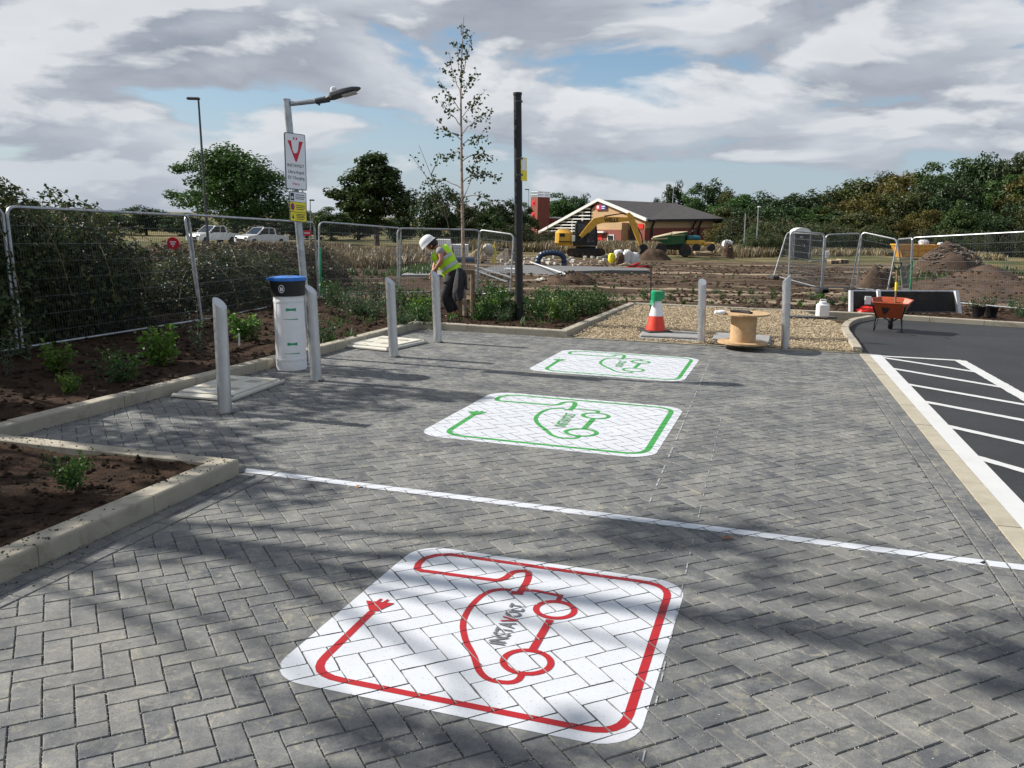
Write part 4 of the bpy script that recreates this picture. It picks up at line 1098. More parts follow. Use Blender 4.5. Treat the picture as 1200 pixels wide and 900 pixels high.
heras(HP((-150, 236), (2, 243), (21, 414), (-118, 440), Y0-1.3, Y0-.1, 0), 'mesh fence panel cut off by the left edge of the photo')
heras(HP((216, 251.5), (368, 261), (374, 351), (237, 380), Y1+.05, Y2), 'mesh fence panel behind the white wrapped column')
Y3 = G(373, 350, -.12).y
heras(HP((374, 260), (470, 267.5), (467.5, 346), (373.5, 349), 18.6, 20.2), 'mesh fence panel with a green left post, left of the worker')
mb = MB(); a = D(376, 290, 18.5); e = D(375.5, 347, 18.5); mb.cyl(e, a, .022, .022, 8); tag(mb.build('green_sleeve', MT['greentube']), 'green plastic sleeve on a fence post left of the worker', 'sleeve')
heras(HP((466, 267.5), (562, 269.5), (559, 344), (466, 345), 20.3, 20.8), 'mesh fence panel directly behind the bending worker')
heras(HP((562, 269.5), (602, 275), (597.5, 343), (558, 348), 20.8, 20.2), 'narrow looking turned mesh fence panel just left of the black post')
# right hand group
heras(HP((922.5, 272.5), (966, 274.5), (962.5, 340), (906.5, 324.5), 24.6, 22.6), 'leaning mesh fence panel right behind the bollard beside the drum')
heras(HP((926.5, 271), (967, 274), (962, 339.5), (924, 334), 22.3, 22.5), 'mesh fence panel standing in front of the leaning one, left of the mobile toilet door', feet=False)
heras(HP((968, 275), (1009, 273.5), (997, 339), (963.5, 339.5), 22.6, 22.8), 'short looking mesh fence panel right of the portable toilet')
heras(HP((1010, 272), (1052, 281), (1039.5, 343), (1003.5, 340), 22.7, 22.0), 'tilted mesh fence panel in front of the dark earth heap')
heras(HP((1052, 280.5), (1069.5, 279), (1067, 341), (1058, 341), 23.5, 22.3), 'thin edge on mesh fence panel left of the yellow skip', feet=False)
heras(HP((1069, 278.5), (1232, 270), (1232, 368), (1066, 352), 22.3, 19.5), 'long mesh fence panel running out at the right edge of the photo')
mb = MB(); a = D(1069, 306, 22.2); e = D(1067.3, 340, 22.2); mb.cyl(e, a, .024, .024, 8); tag(mb.build('green_sleeve', MT['greentube']), 'green plastic sleeve on a fence post behind the wheelbarrow', 'sleeve')
# red round sign on left fence
p = D(203, 285, 12.55)
mb = MB(); mb.lathe([(0, -.012), (.085, -.012), (.085, .012), (0, .012)], p, 24, (0, 1, .05)); t = thing('round_red_sign', 'small round red sign hanging on the fence in front of the brambles', 'sign', tuple(p)); mb.build('disc', MT['signred'], t, world=True)
for z_, w_ in ((.018, .042), (-.012, .03), (-.04, .01)): 
    mb = MB(); mb.box(p+Vector((0, -.016, z_)), (w_*2, .004, .016)); mb.build('white_mark', MT['signwhite'], t, world=True)
# small fallen orange leaf etc
lf = MB(); 
def leaf_(x, y, s, rz, col, lab):
    g = G(x, y); mb = MB(); c, s_ = cos(rz), sin(rz)
    pts = [(-1, 0, 0), (-.5, .28, .12), (0, .4, .2), (.5, .3, .14), (1.1, 0, .05), (.5, -.3, .2), (0, -.38, .25), (-.5, -.25, .12)]
    mb.add([(g.x+(a*c-b_*s_)*s, g.y+(a*s_+b_*c)*s, .006+z*s) for a, b_, z in pts], [(0, 1, 2, 3, 4, 5, 6, 7)]); tag(mb.build('fallen_leaf', MT['deadleaf']), lab, 'leaf')
leaf_(853, 632, .042, .2, 0, 'small orange fallen leaf just below the long white line')
leaf_(420, 571, .03, 1, 0, 'small reddish fallen leaf touching the left part of the long white line')
# ============================================================ PLANTS
def leaf(mb, c, n, size, rg, asp=.55, fold=.18):
    n = n.normalized(); u, w = frame_of(n); a = rg.random()*2*pi
    d = u*cos(a)+w*sin(a); s_ = n.cross(d)
    mb.add([c-d*size*.5, c+s_*size*asp*.5+n*size*fold*.4, c+d*size*.5-n*size*fold, c-s_*size*asp*.5+n*size*fold*.4], [(0, 1, 2, 3)])
def rdir(rg):
    z = rg.uniform(-1, 1); a = rg.random()*2*pi; r = math.sqrt(1-z*z); return Vector((r*cos(a), r*sin(a), z))
def make_tree_mesh(seed, H, crown_r, crown_z0, nclump, nleaf, lsize, shape='round', trunk_r=.12, limbs=12, clump=.26, sparse=1.0):
    rg = random.Random(seed); fol = MB(); tr = MB()
    cz = (H+crown_z0)/2; rz = (H-crown_z0)/2
    bend = Vector((rg.uniform(-.3, .3), rg.uniform(-.3, .3), 0))*H*.05
    axis = lambda z: bend*((z/H)**2)
    tr.tube([(0, 0, -.4), axis(H*.25)+Vector((0, 0, H*.25)), axis(H*.5)+Vector((0, 0, H*.5)), axis(H*.85)+Vector((0, 0, H*.85))], [trunk_r*1.25, trunk_r, trunk_r*.7, trunk_r*.2], 8)
    cs = []
    for i in range(nclump):
        t = (i+.5)/nclump; d = rdir(rg); rr = rg.random()**.42
        z = d.z*rr
        if shape == 'cone': k = max(.12, .85-.75*(z+1)/2)*1.25
        elif shape == 'egg': k = 1.05-.35*(z+1)/2
        else: k = 1
        k *= .82+.36*noise.noise(Vector((d.x*1.6+seed, d.y*1.6, d.z*1.6)))+.18
        c = Vector((d.x*rr*crown_r*k, d.y*rr*crown_r*k, cz+z*rz))+axis(cz)
        cs.append((c, crown_r*clump*rg.uniform(.6, 1.25)*(1 if shape != 'cone' else .85)))
    per = max(4, int(nleaf/nclump))
    for c, r in cs:
        for k in range(per):
            d = rdir(rg); p = c+Vector((d.x, d.y, d.z*.75))*r*(rg.random()**.35)
            nn = (d+Vector((0, 0, .5))+rdir(rg)*.7)
            leaf(fol, p, nn, lsize*rg.uniform(.6, 1.35), rg, .6)
    for i in range(limbs):
        c, r = cs[rg.randrange(len(cs))]; z = min(c.z-.1*H, lerp(crown_z0*.7, H*.75, rg.random())); z = max(z, H*.12)
        p = axis(z)+Vector((0, 0, z)); m_ = lerp(p, c, .5)+Vector((0, 0, .04*H))
        tr.tube([p, m_, c], trunk_r*.32, 5, taper=trunk_r*.06)
    return fol, tr
def tree_thing(name, spec, leafm, bark='bark'):
    fol, tr = make_tree_mesh(**spec)
    global LASTEXT
    fx = sorted(v[0] for v in fol.v); fy = sorted(v[1] for v in fol.v); fz = sorted(v[2] for v in fol.v); n = len(fx)
    LASTEXT = (fz[-n//300], ((fx[-n//120]-fx[n//120])+(fy[-n//120]-fy[n//120]))/2)
    t = thing(name, 'x', 'tree'); fol.build('crown', MT[leafm], t); tr.build('trunk', MT[bark], t, smooth=True); return t
def put(t, loc, s, rz, lab, group=None, first=False, sz=None):
    sc = (s, s, sz if sz else s)
    if first: o = t; o.location = loc; o.rotation_euler = (0, 0, rz); o.scale = sc; o['label'] = lab
    else: o = dup(t, loc, rz, lab, sc)
    if group: o['group'] = group
    return o
rt = random.Random(77)
PROT = {}
def tree_at(kind, px, ytop, Yd, width_px, lab, group=None, sink=0):
    """put a tree so that its top reaches a picture row at distance Yd"""
    p = D(px, ytop, Yd); zg = T(p.x, p.y)-sink; H = p.z-zg
    t, H0_, W0 = PROT[kind]; w = width_px*Yd/1031/W0
    used = t.get('used', 0)
    o = put(t, (p.x, p.y, zg), w, rt.random()*6.28, lab, group, first=not used, sz=H/H0_)
    if not used: t['used'] = 1
    return o
PROT['round'] = (tree_thing('broadleaf_tree', dict(seed=11, H=7.2, crown_r=3.35, crown_z0=.9, nclump=170, nleaf=19000, lsize=.22, shape='egg', trunk_r=.15, limbs=26, clump=.25), 'lf_tree'), *LASTEXT)
PROT['cone'] = (tree_thing('broadleaf_tree', dict(seed=23, H=6.6, crown_r=2.6, crown_z0=1.0, nclump=150, nleaf=15000, lsize=.21, shape='cone', trunk_r=.12, limbs=24, clump=.22), 'lf_tree'), *LASTEXT)
tree_at('round', 272, 173, 98, 122, 'large round broadleaf tree on the left, behind the white pickups')
tree_at('cone', 441, 181, 96, 84, 'pointed broadleaf tree standing alone right of the lamp column')
PROT['dk'] = (tree_thing('broadleaf_tree', dict(seed=31, H=10, crown_r=4, crown_z0=.6, nclump=110, nleaf=9000, lsize=.42, shape='round', trunk_r=.2, limbs=8, clump=.30), 'lf_dark'), *LASTEXT)
PROT['ol'] = (tree_thing('broadleaf_tree', dict(seed=37, H=10, crown_r=4, crown_z0=.4, nclump=100, nleaf=8500, lsize=.42, shape='egg', trunk_r=.2, limbs=8, clump=.30), 'lf_olive'), *LASTEXT)
PROT['au'] = (tree_thing('broadleaf_tree', dict(seed=41, H=10, crown_r=4, crown_z0=.5, nclump=90, nleaf=8000, lsize=.42, shape='round', trunk_r=.2, limbs=8, clump=.30), 'lf_autumn'), *LASTEXT)
PROT['md'] = (tree_thing('broadleaf_tree', dict(seed=43, H=10, crown_r=4, crown_z0=.5, nclump=100, nleaf=8500, lsize=.40, shape='egg', trunk_r=.2, limbs=8, clump=.29), 'lf_tree'), *LASTEXT)
tree_at('dk', 514, 219, 82, 58, 'dark bushy tree directly above the bending worker')
gm = 'trees behind the site between the worker and the fire station'
for px, yt, Yd, w, k in ((470, 244, 105, 40, 'dk'), (388, 243, 115, 50, 'md'), (350, 246, 118, 45, 'dk'), (545, 236, 100, 34, 'ol'), (566, 237, 110, 44, 'md'), (592, 235, 118, 46, 'dk'), (612, 238, 125, 34, 'md'), (420, 248, 125, 60, 'ol')):
    tree_at(k, px, yt, Yd, w, 'background tree in the dark row between the round tree and the brick tower', gm)
for px, yt, Yd, w, k in ((655, 227, 190, 44, 'md'), (678, 229, 195, 40, 'dk')):
    tree_at(k, px, yt, Yd, w, 'tree showing between the brick tower and the fire station roof', 'trees behind the brick tower')
for px, yt, Yd, w, k in ((790, 215, 200, 32, 'dk'), (812, 222, 195, 30, 'md'), (835, 213, 200, 52, 'dk'), (858, 226, 185, 40, 'ol'), (872, 232, 170, 40, 'dk')):
    tree_at(k, px, yt, Yd, w, 'tree rising behind the right end of the dark station roof', 'trees behind the fire station')
gl = 'distant trees behind the brambles on the far left'
for px, yt, w, k in ((-20, 240, 90, 'md'), (50, 246, 70, 'dk'), (110, 244, 80, 'md'), (170, 242, 60, 'dk'), (215, 250, 60, 'md'), (330, 250, 60, 'ol'), (372, 250, 50, 'md')):
    tree_at(k, px, yt, 120, w, 'distant tree behind the brambles and the left mesh fence', gl)
sky = [(850, 228), (880, 230), (910, 226), (940, 223), (975, 222), (1000, 208), (1030, 200), (1055, 205), (1075, 196), (1100, 187), (1130, 181), (1165, 185), (1200, 180), (1260, 176)]
gw = 'trees of the dense wood on the right'
xs_, yy_ = [a for a, _ in sky], [b for _, b in sky]
x = 868
kinds = ['dk', 'ol', 'au', 'md', 'dk', 'ol', 'md', 'dk', 'ol', 'au']
i = 0
while x < 1270:
    tree_at(kinds[(i*7+3) % 10], x, interp(x, xs_, yy_)+rt.uniform(-1, 6), 160+rt.uniform(-6, 6), rt.uniform(52, 78), 'tree in the back of the dense wood on the right', gw); x += rt.uniform(20, 30); i += 1
x = 855; i = 0
while x < 1275:
    yt = interp(x, xs_, yy_); tree_at(kinds[(i*3+1) % 10], x, lerp(yt, 285, rt.uniform(.22, .36)), 143+rt.uniform(-5, 5), rt.uniform(45, 66), 'tree in the middle of the dense wood on the right', gw+' middle'); x += rt.uniform(19, 27); i += 1
x = 850; i = 0
while x < 1275:
    yt = interp(x, xs_, yy_); tree_at(kinds[(i*7+2) % 10], x, lerp(yt, 285, rt.uniform(.52, .70)), 128+rt.uniform(-5, 5), rt.uniform(38, 56), 'low tree at the front edge of the dense wood on the right', gw+' front'); x += rt.uniform(18, 26); i += 1
# shade trees left of the picture
for k, (x, y, s) in enumerate(((-8.9, 7.2, .62), (-8.3, 10.0, .60), (-7.7, 4.4, .42))):
    if k == 0:
        sh = tree_thing('broadleaf_tree', dict(seed=53, H=9.5, crown_r=3.1, crown_z0=3.2, nclump=34, nleaf=3000, lsize=.27, shape='round', trunk_r=.16, limbs=26, clump=.24), 'lf_tree')
        put(sh, (x, y, -.1), s, 0, 'broadleaf tree left of the photo that shades the paving', 'shade trees', first=True)
    else: put(sh, (x, y, -.1), s, k*1.7, 'broadleaf tree left of the photo that shades the paving', 'shade trees')
pp = tree_thing('broadleaf_tree', dict(seed=59, H=11, crown_r=1.5, crown_z0=5.2, nclump=10, nleaf=340, lsize=.26, shape='round', trunk_r=.13, limbs=18, clump=.34), 'lf_tree')
put(pp, (-9.6, 6.4, -.1), 1, .4, 'tall sparse broadleaf tree left of the photo whose shade streaks the near paving', first=True)
# --- young birch in front
g = D(545, 374, 14.7); g.z = .06; 
t = thing('young_birch', 'tall thin young birch with sparse leaves beside the bending worker', 'tree', tuple(g))
tr = MB(); fol = MB(); rg = random.Random(9)
TP = [(545, 374), (543.5, 335), (543, 300), (542, 250), (541, 200), (540.5, 150), (540, 110), (541, 70), (543.5, 18)]
pts = [D(x, y, 14.7) for x, y in TP]; pts[0].z = 0
tr.tube(pts, [.034, .032, .03, .026, .022, .017, .013, .009, .004], 8)
def hang(p, rg, n, sp=.09):
    for _ in range(n):
        q = p+rdir(rg)*sp*rg.random(); leaf(fol, q, rdir(rg)+Vector((0, -.8, .2)), rg.uniform(.038, .064), rg, .75, .3)
BR = [  # start (px), control, end, leaves
 ((541, 214), (560, 195), (586, 208), 60), ((541, 222), (520, 205), (494, 214), 30), ((541, 232), (565, 222), (588, 248), 50), ((541, 190), (558, 172), (578, 186), 60),
 ((541, 165), (528, 150), (510, 152), 26), ((540, 158), (556, 140), (575, 128), 46), ((540, 140), (552, 122), (570, 105), 34), ((540, 148), (526, 130), (517, 118), 22),
 ((540, 118), (548, 100), (558, 80), 30), ((540, 110), (531, 90), (525, 60), 24), ((541, 90), (548, 66), (553, 40), 18), ((541, 100), (536, 70), (535, 45), 18),
 ((541, 245), (556, 236), (575, 255), 36), ((542, 250), (528, 236), (505, 246), 20), ((540, 130), (530, 118), (514, 92), 22), ((541, 178), (530, 176), (520, 186), 34), ((541, 170), (552, 160), (572, 160), 46), ((542, 236), (552, 210), (560, 180), 26), ((541, 60), (543, 45), (548, 36), 12)]
for (a, b_, c, nl) in BR:
    dy = rg.uniform(-.5, .5)
    A = D(*a, 14.7); B = D(*b_, 14.7+dy*.5); Cc = D(*c, 14.7+dy); pth = []
    for k in range(9):
        s = k/8; p = A*(1-s)**2+B*2*s*(1-s)+Cc*s*s; pth.append(p+rdir(rg)*.012)
    tr.tube(pth, .008, 4, taper=.002)
    for k in range(int(nl*1.05)):
        s = rg.uniform(.3, 1.0)**.8; i = min(7, int(s*8)); p = lerp(pth[i], pth[i+1], s*8-i); p = p+Vector((0, 0, -rg.random()*.07)); hang(p, rg, 1, .11)
    for k in range(3):
        s = rg.uniform(.35, .9); i = int(s*8); p = pth[i]; e = p+Vector((rg.uniform(-.2, .2), rg.uniform(-.2, .2), rg.uniform(-.05, .2)))
        tr.tube([p, lerp(p, e, .5)+Vector((0, 0, .02)), e], .003, 3, taper=.001)
        for _ in range(7): hang(lerp(p, e, rg.uniform(.4, 1)), rg, 1, .06)
for k in range(14):
    y = rg.uniform(25, 120); hang(D(541+rg.uniform(-3, 3)+(y < 60)*2, y, 14.7), rg, 1, .05)
tr.build('trunk', MT['birch'], t, world=True, smooth=True); fol.build('crown', MT['lf_birch'], t, world=True)
# thin bare sapling further left
g = D(524, 300, 16.5); g.z = 0
t = thing('bare_sapling', 'thin nearly bare sapling reaching up left of the young birch', 'tree', tuple(g))
tr = MB(); fol = MB()
for pth_ in ([(538, 340), (527, 270), (517, 232), (505, 205), (491, 170)], [(517, 232), (506, 222), (499, 206), (482, 182)], [(524, 258), (512, 238), (497, 228), (486, 226)], [(505, 205), (512, 190), (515, 178)]):
    P_ = [D(x, y, 16.5) for x, y in pth_]; tr.tube(P_, .010, 5, taper=.003)
    for k in range(14):
        s = rg.uniform(.3, .99)*(len(P_)-1); i = int(s); leaf(fol, lerp(P_[i], P_[i+1], s-i)+rdir(rg)*.08, rdir(rg), .06, rg, .7)
tr.build('trunk', MT['bark'], t, world=True, smooth=True); fol.build('crown', MT['lf_birch'], t, world=True)
# --- tree stakes
def stake(p0, p1, Yd, lab, r=.03, m='oldwood'):
    a = D(*p0, Yd); e = D(*p1, Yd); mb = MB(); u = (e-a); mb.cyl(a-Vector((0, 0, .15)), e, r, r*.9, 8); tag(mb.build('tree_stake', MT[m]), lab, 'stake', 'tree stakes')
stake((540, 376), (539.5, 318), 14.55, 'timber tree stake under the hanging dark jacket, left of the birch trunk')
stake((554, 372), (554, 317), 14.9, 'timber tree stake right of the young birch trunk', .042)
mb = MB(); a = D(537, 319, 14.6); e = D(556, 318, 14.85); mb.slab(a+Vector((0, -.03, -.04)), e+Vector((0, -.03, -.04)), e+Vector((0, -.03, .03)), a+Vector((0, -.03, .03)), .025); tag(mb.build('stake_crossbar', MT['oldwood']), 'timber crossbar joining the two tree stakes', 'crossbar')
# --- jacket hung on the stake
def blob(rows, Yd, thick, n=16, jit=.02, seed=1):
    """closed lofted cloth: rows of (xl, xr, y) picture coordinates"""
    rg = random.Random(seed); mb = MB(); vs = []
    for (xl, xr, y) in rows:
        a = D(xl, y, Yd); e = D(xr, y, Yd); c = (a+e)/2; w = (e-a).length/2; t_ = thick*(.6+.4*min(1, w/.1))
        for i in range(n):
            th = 2*pi*i/n; f = 1+.16*sin(th*5+c.z*6)+rg.uniform(-jit, jit)*2
            vs.append(c+Vector((cos(th)*w*(1+.04*sin(3*th+c.z*9)), sin(th)*t_*f, 0)))
    m_ = len(rows); mb.add(vs, [(k*n+i, k*n+(i+1) % n, (k+1)*n+(i+1) % n, (k+1)*n+i) for k in range(m_-1) for i in range(n)]+[tuple(range(n)), tuple(range(m_*n-1, (m_-1)*n-1, -1))]); return mb
t = thing('hanging_jacket', 'dark grey work jacket hanging over the tree stake behind the worker', 'jacket', tuple(D(539, 350, 14.4)))
blob([(535.5, 541, 314), (534.5, 544, 317), (533, 545, 324), (531.5, 544.5, 333), (530.5, 543.5, 342), (531, 543.5, 349), (532.5, 541, 352)], 14.42, .085, 18, .03).build('jacket_body', MT['jacket'], t, world=True, smooth=True)
blob([(542, 545, 317), (543, 547.5, 324), (544, 548, 332), (544.5, 547.5, 339)], 14.40, .05, 12, .03, 3).build('sleeve', MT['jacket'], t, world=True, smooth=True)
# --- shrubs
def shrub_mesh(seed, h, r, n, ls, m, stems=7, up=.4, name='low_shrub'):
    rg = random.Random(seed); fol = MB(); st = MB()
    for k in range(stems):
        a = 2*pi*k/stems+rg.uniform(-.3, .3); rr = r*rg.uniform(.3, 1); hh = h*rg.uniform(.55, 1.05)
        P_ = [Vector((0, 0, -.03)), Vector((cos(a)*rr*.35, sin(a)*rr*.35, hh*.45)), Vector((cos(a)*rr, sin(a)*rr, hh))]
        st.tube(P_, .006, 4, taper=.002)
        for j in range(int(n/stems)):
            s = rg.uniform(.18, 1.02); p = lerp(lerp(P_[0], P_[1], s), lerp(P_[1], P_[2], s), s)+rdir(rg)*(.10*r+.05)*rg.random()*1.6
            p.z = max(p.z, .01); leaf(fol, p, rdir(rg)*.9+Vector((0, 0, up))+Vector((p.x, p.y, 0))*1.2, ls*rg.uniform(.6, 1.3), rg, .62, .22)
    t = thing(name, 'x', 'shrub'); fol.build('foliage', MT[m], t); st.build('stem', MT['bark'], t, smooth=True); return [t, 0]
SH = {'br': shrub_mesh(1, .46, .26, 330, .075, 'lf_bright', 9, .5, 'leafy_shrub'), 'g1': shrub_mesh(2, .36, .28, 360, .05, 'lf_shrub', 9), 'g2': shrub_mesh(3, .34, .3, 380, .042, 'lf_blue', 10), 'g3': shrub_mesh(4, .5, .22, 260, .045, 'lf_shrub', 6), 'gl': shrub_mesh(5, .30, .26, 420, .05, 'lf_bright', 11), 'sp': shrub_mesh(6, .6, .18, 110, .04, 'lf_blue', 4)}
def shrub(k, p, s, lab, group=None, sz=None):
    e = SH[k]; o = put(e[0], tuple(p), s, rt.random()*6.28, lab, group, first=e[1] == 0, sz=sz); e[1] = 1; return o
def GB(x, y):
    p = G(x, y, .06); 
    for _ in range(4): p = G(x, y, zbed(p.x, p.y))
    return p
shrub('br', GB(66, 437), .80, 'small bright green shrub nearest the left edge of the photo, in front of the fence', sz=.72)
shrub('gl', GB(82, 460), .55, 'tiny dark green shrub just behind the left kerb')
shrub('g1', GB(143, 447), .95, 'dark green shrub left of the brightest shrub behind the left kerb')
shrub('br', GB(190, 428), 1.08, 'brightest green leafy shrub behind the left kerb', sz=.95)
shrub('sp', GB(233, 412), .95, 'thin pale wispy shrub at the foot of a fence post')
shrub('br', GB(283, 398), .95, 'small bright shrub with a white label just right of the nearest bollard', sz=.8)
shrub('g3', GB(297, 400), .6, 'small sparse shrub left of the wrapped column')
p = GB(282, 405); mb = MB(); mb.bbox((p.x, p.y-.05, p.z+.08), (.02, .004, .16), .001); tag(mb.build('plant_label', MT['white_plastic']), 'white plastic plant label stuck in the soil by a small shrub', 'plant label')
shrub('sp', GB(8, 440), .8, 'wispy shrub at the left edge of the photo')
shrub('g2', GB(375, 400), .9, 'bluish green shrub just right of the bollard beside the wrapped column')
# near planter shrub
p = G(84, 572, .09); shrub('g1', p, .52, 'small dark green shrub alone in the near left planter', sz=.62)
shrub('gl', p+Vector((-.05, .12, 0)), .38, 'tiny green shrub touching the one alone in the near left planter')
rg = random.Random(21)
gA = 'low shrubs in the bed behind the long kerb'
n_ = 0; placed = []
tries = 0
while n_ < 62 and tries < 5000:
    tries += 1
    x = rg.uniform(378, 742); y = rg.uniform(341, 384)
    lim = 384 - .0*(x) if x > 490 else 385+(490-x)*.24
    if x > 662: lim = 384-(x-662)*.36
    if y > lim-5: continue
    if 498 < x < 562 and y > 350: continue
    p = GB(x, y)
    if p.y > 19.6 or any((p-q).length < .36 for q in placed): continue
    placed.append(p); n_ += 1
    front = 'front'
    k = rg.choice(['g1', 'g1', 'g2', 'g3', 'gl', 'g1', 'g2'])
    if x < 470: k = rg.choice(['g3', 'sp', 'g2', 'sp'])
    shrub(k, p, rg.uniform(.7, 1.15), 'low green shrub among many in the bed between the long kerb and the fence', gA)
gC = 'scattered small plants behind the far kerb'
for x, y in ((845, 352), (838, 345), (866, 348), (812, 345), (786, 352), (755, 352), (770, 345), (905, 352), (884, 362), (880, 345), (918, 350), (1160, 366), (1185, 362), (1178, 352), (1196, 372), (1145, 372), (1200, 350), (952, 352), (975, 358), (990, 356), (1065, 362), (1098, 362), (1120, 350), (1215, 366), (1172, 344)):
    p = GB(x, y); big = x > 1140
    shrub(rg.choice(['g3', 'g2', 'sp', 'g3']) if not big else rg.choice(['g1', 'g3', 'g2']), p, rg.uniform(.7, 1.0)*(1.15 if big else .85), 'small sparse plant behind the far kerb, right of the cone', gC)
shrub('br', GB(962, 352)+Vector((0, 0, 0)), .62, 'small bright leafy plant just behind the white water container', sz=.8)
mb_ = MB(); rg = random.Random(31)
for x in (1146, 1161):
    p = GB(x, 372); b_ = thing('plant_pot', 'black plastic plant pot standing behind the far kerb on the right', 'plant pot', tuple(p), 'black plant pots'); mb = MB(); mb.lathe([(.09, 0), (.12, .2), (.13, .21), (.11, .21), (.10, .17), (0, .17)], (0, 0, 0), 16); mb.build('pot', MT['black'], b_, smooth=True)
# --- bramble hedge
def bramble(seed, w, h, n, ls, m, name, arch=16):
    rg = random.Random(seed); fol = MB(); st = MB()
    for i in range(n):
        d = rdir(rg); d.z = abs(d.z); rr = .62+.38*rg.random()**.5
        k = rr*(.80+.45*(.5+noise.noise(Vector((d.x*2.2+seed, d.y*2.2, d.z*2.2)))))
        p = Vector((d.x*w*k, d.y*w*.8*k, h*(d.z**.75)*k)); p.z = max(0, p.z)
        leaf(fol, p, d+rdir(rg)*.8+Vector((0, 0, .4)), ls*rg.uniform(.55, 1.4), rg, .65, .25)
    for i in range(arch):
        a = rg.random()*2*pi; r = w*rg.uniform(.4, 1.1); hh = h*rg.uniform(.8, 1.16)
        P_ = [Vector((cos(a)*r*.1, sin(a)*r*.1, 0)), Vector((cos(a)*r*.5, sin(a)*r*.5, hh)), Vector((cos(a)*r*1.0, sin(a)*r*1.0, hh*.82)), Vector((cos(a)*r*1.2, sin(a)*r*1.2, hh*.4))]
        pth = smoothp(P_, 4); st.tube(pth, .006, 4, taper=.003)
        for k in range(40): 
            s = rg.uniform(.2, 1)*(len(pth)-1.01); j = int(s); leaf(fol, lerp(pth[j], pth[j+1], s-j)+rdir(rg)*.05, rdir(rg)+Vector((0, 0, .6)), ls*rg.uniform(.6, 1.2), rg, .65, .25)
    t = thing(name, 'x', 'bramble bush'); fol.build('foliage', MT[m], t); st.build('stem', MT['oldwood'], t, smooth=True); return [t, 0]
BB = [bramble(3, 1.25, 1.75, 8500, .075, 'lf_hedge', 'bramble_bush'), bramble(8, 1.3, 1.7, 8500, .075, 'lf_hedge', 'bramble_bush'), bramble(5, 1.3, 1.2, 8000, .07, 'lf_rust', 'bramble_bush', 22)]
A_ = G(24, 412, .05); B_ = G(236, 377, .05); dv = (B_-A_); nv_ = Vector((-dv.y, dv.x, 0)).normalized()
if nv_.y < 0: nv_ = -nv_
gb = 'bramble bushes behind the left mesh fence'
k = 0
for row, (off_, zs) in enumerate(((1.15, 1.0), (2.5, 1.12), (4.2, 1.2))):
    for i in range(-1, 5):
        tt = i*.26-.15+row*.09
        if tt > .86+row*.14: continue
        p = A_+dv*tt+nv_*off_; e = BB[k % 2]; k += 1
        if tt > .55: zs = min(zs, .9)
        o = put(e[0], (p.x, p.y, 0), rt.uniform(.95, 1.15), rt.random()*6.28, 'dark bramble bush pressed against the left mesh fence', gb, first=e[1] == 0, sz=zs*rt.uniform(.92, 1.06)); e[1] = 1
gr2 = 'rusty bramble bushes on the bank behind the lamp column'
for (x, y, Yd, s, z) in ((232, 0, 15.5, 1.0, 1.0), (262, 0, 17.0, 1.1, .95), (296, 0, 19, 1.1, .85), (250, 0, 19.5, 1.3, 1.15), (285, 0, 22.5, 1.3, 1.1), (322, 0, 24, 1.3, 1.0), (352, 0, 27, 1.2, .85), (300, 0, 27, 1.6, 1.25), (240, 0, 25, 1.7, 1.4), (200, 0, 24, 1.8, 1.6), (340, 0, 31, 1.7, 1.0)):
    p = D(x, 300, Yd); e = BB[2] if Yd > 20 else BB[0]
    z = max(.45, hpx(rt.uniform(286, 291), p)-T(p.x, p.y)+.1)/(1.36 if Yd > 20 else 2.15)
    o = put(e[0], (p.x, p.y, T(p.x, p.y)-.1), s, rt.random()*6.28, 'reddish brown bramble bush on the bank between the left fence and the pickups', gr2, first=e[1] == 0, sz=z); e[1] = 1
# --- dry grass and weeds (stuff)
def tufts(name, n, sampler, h0, h1, m, seed, lab, w=.02, blades=5):
    rg = random.Random(seed); mb = MB()
    for i in range(n):
        p = sampler(rg)
        if p is None: continue
        for b_ in range(blades):
            h = rg.uniform(h0, h1); a = rg.random()*6.28; ln = rg.uniform(.1, .5)*h; q = p+Vector((rg.uniform(-.15, .15), rg.uniform(-.15, .15), 0))*(h/.4)
            tp = q+Vector((cos(a)*ln, sin(a)*ln, h)); s_ = Vector((-sin(a), cos(a), 0))*w*rg.uniform(.6, 1.4); md = lerp(q, tp, .5)+Vector((0, 0, h*.12))
            mb.add([q-s_, q+s_, md+s_*.8, tp, md-s_*.8], [(0, 1, 2, 4), (4, 2, 3)])
    return tag(mb.build(name, MT[m]), lab, 'grass', kind='stuff')
def band(x0, x1, Ya, Yb_, f=None):
    def s(rg):
        Yd = lerp(Ya, Yb_, rg.random()**1.0); x = rg.uniform(x0, x1); X = (x-600)/1031*Yd
        if f and not f(X, Yd): return None
        return Vector((X, Yd, T(X, Yd)))
    return s
nz = lambda s, t_: (lambda X, Y: noise.noise(Vector((X*s, Y*s, 3.3))) > t_)
tufts('dry_grass', 6500, band(285, 500, 44, 80, nz(.14, -.05)), .25, .8, 'drygrass', 1, 'tall dry grass in the field left of the worker', .045)
tufts('dry_grass', 6500, band(495, 900, 86, 118, nz(.12, .02)), .4, 1.1, 'drygrass', 2, 'rank dry grass in front of the fire station', .07)
tufts('dry_grass', 5000, band(840, 1230, 98, 122, nz(.1, -.1)), .3, .9, 'drygrass', 3, 'dry grass in front of the dense wood', .07)
tufts('green_weeds', 1500, band(330, 500, 36, 50, nz(.25, .02)), .12, .4, 'weed', 4, 'green weeds left of the worker', .035)
tufts('green_weeds', 700, band(1040, 1240, 34, 70, nz(.2, .05)), .12, .4, 'weed', 5, 'green weeds on the right bank', .04)
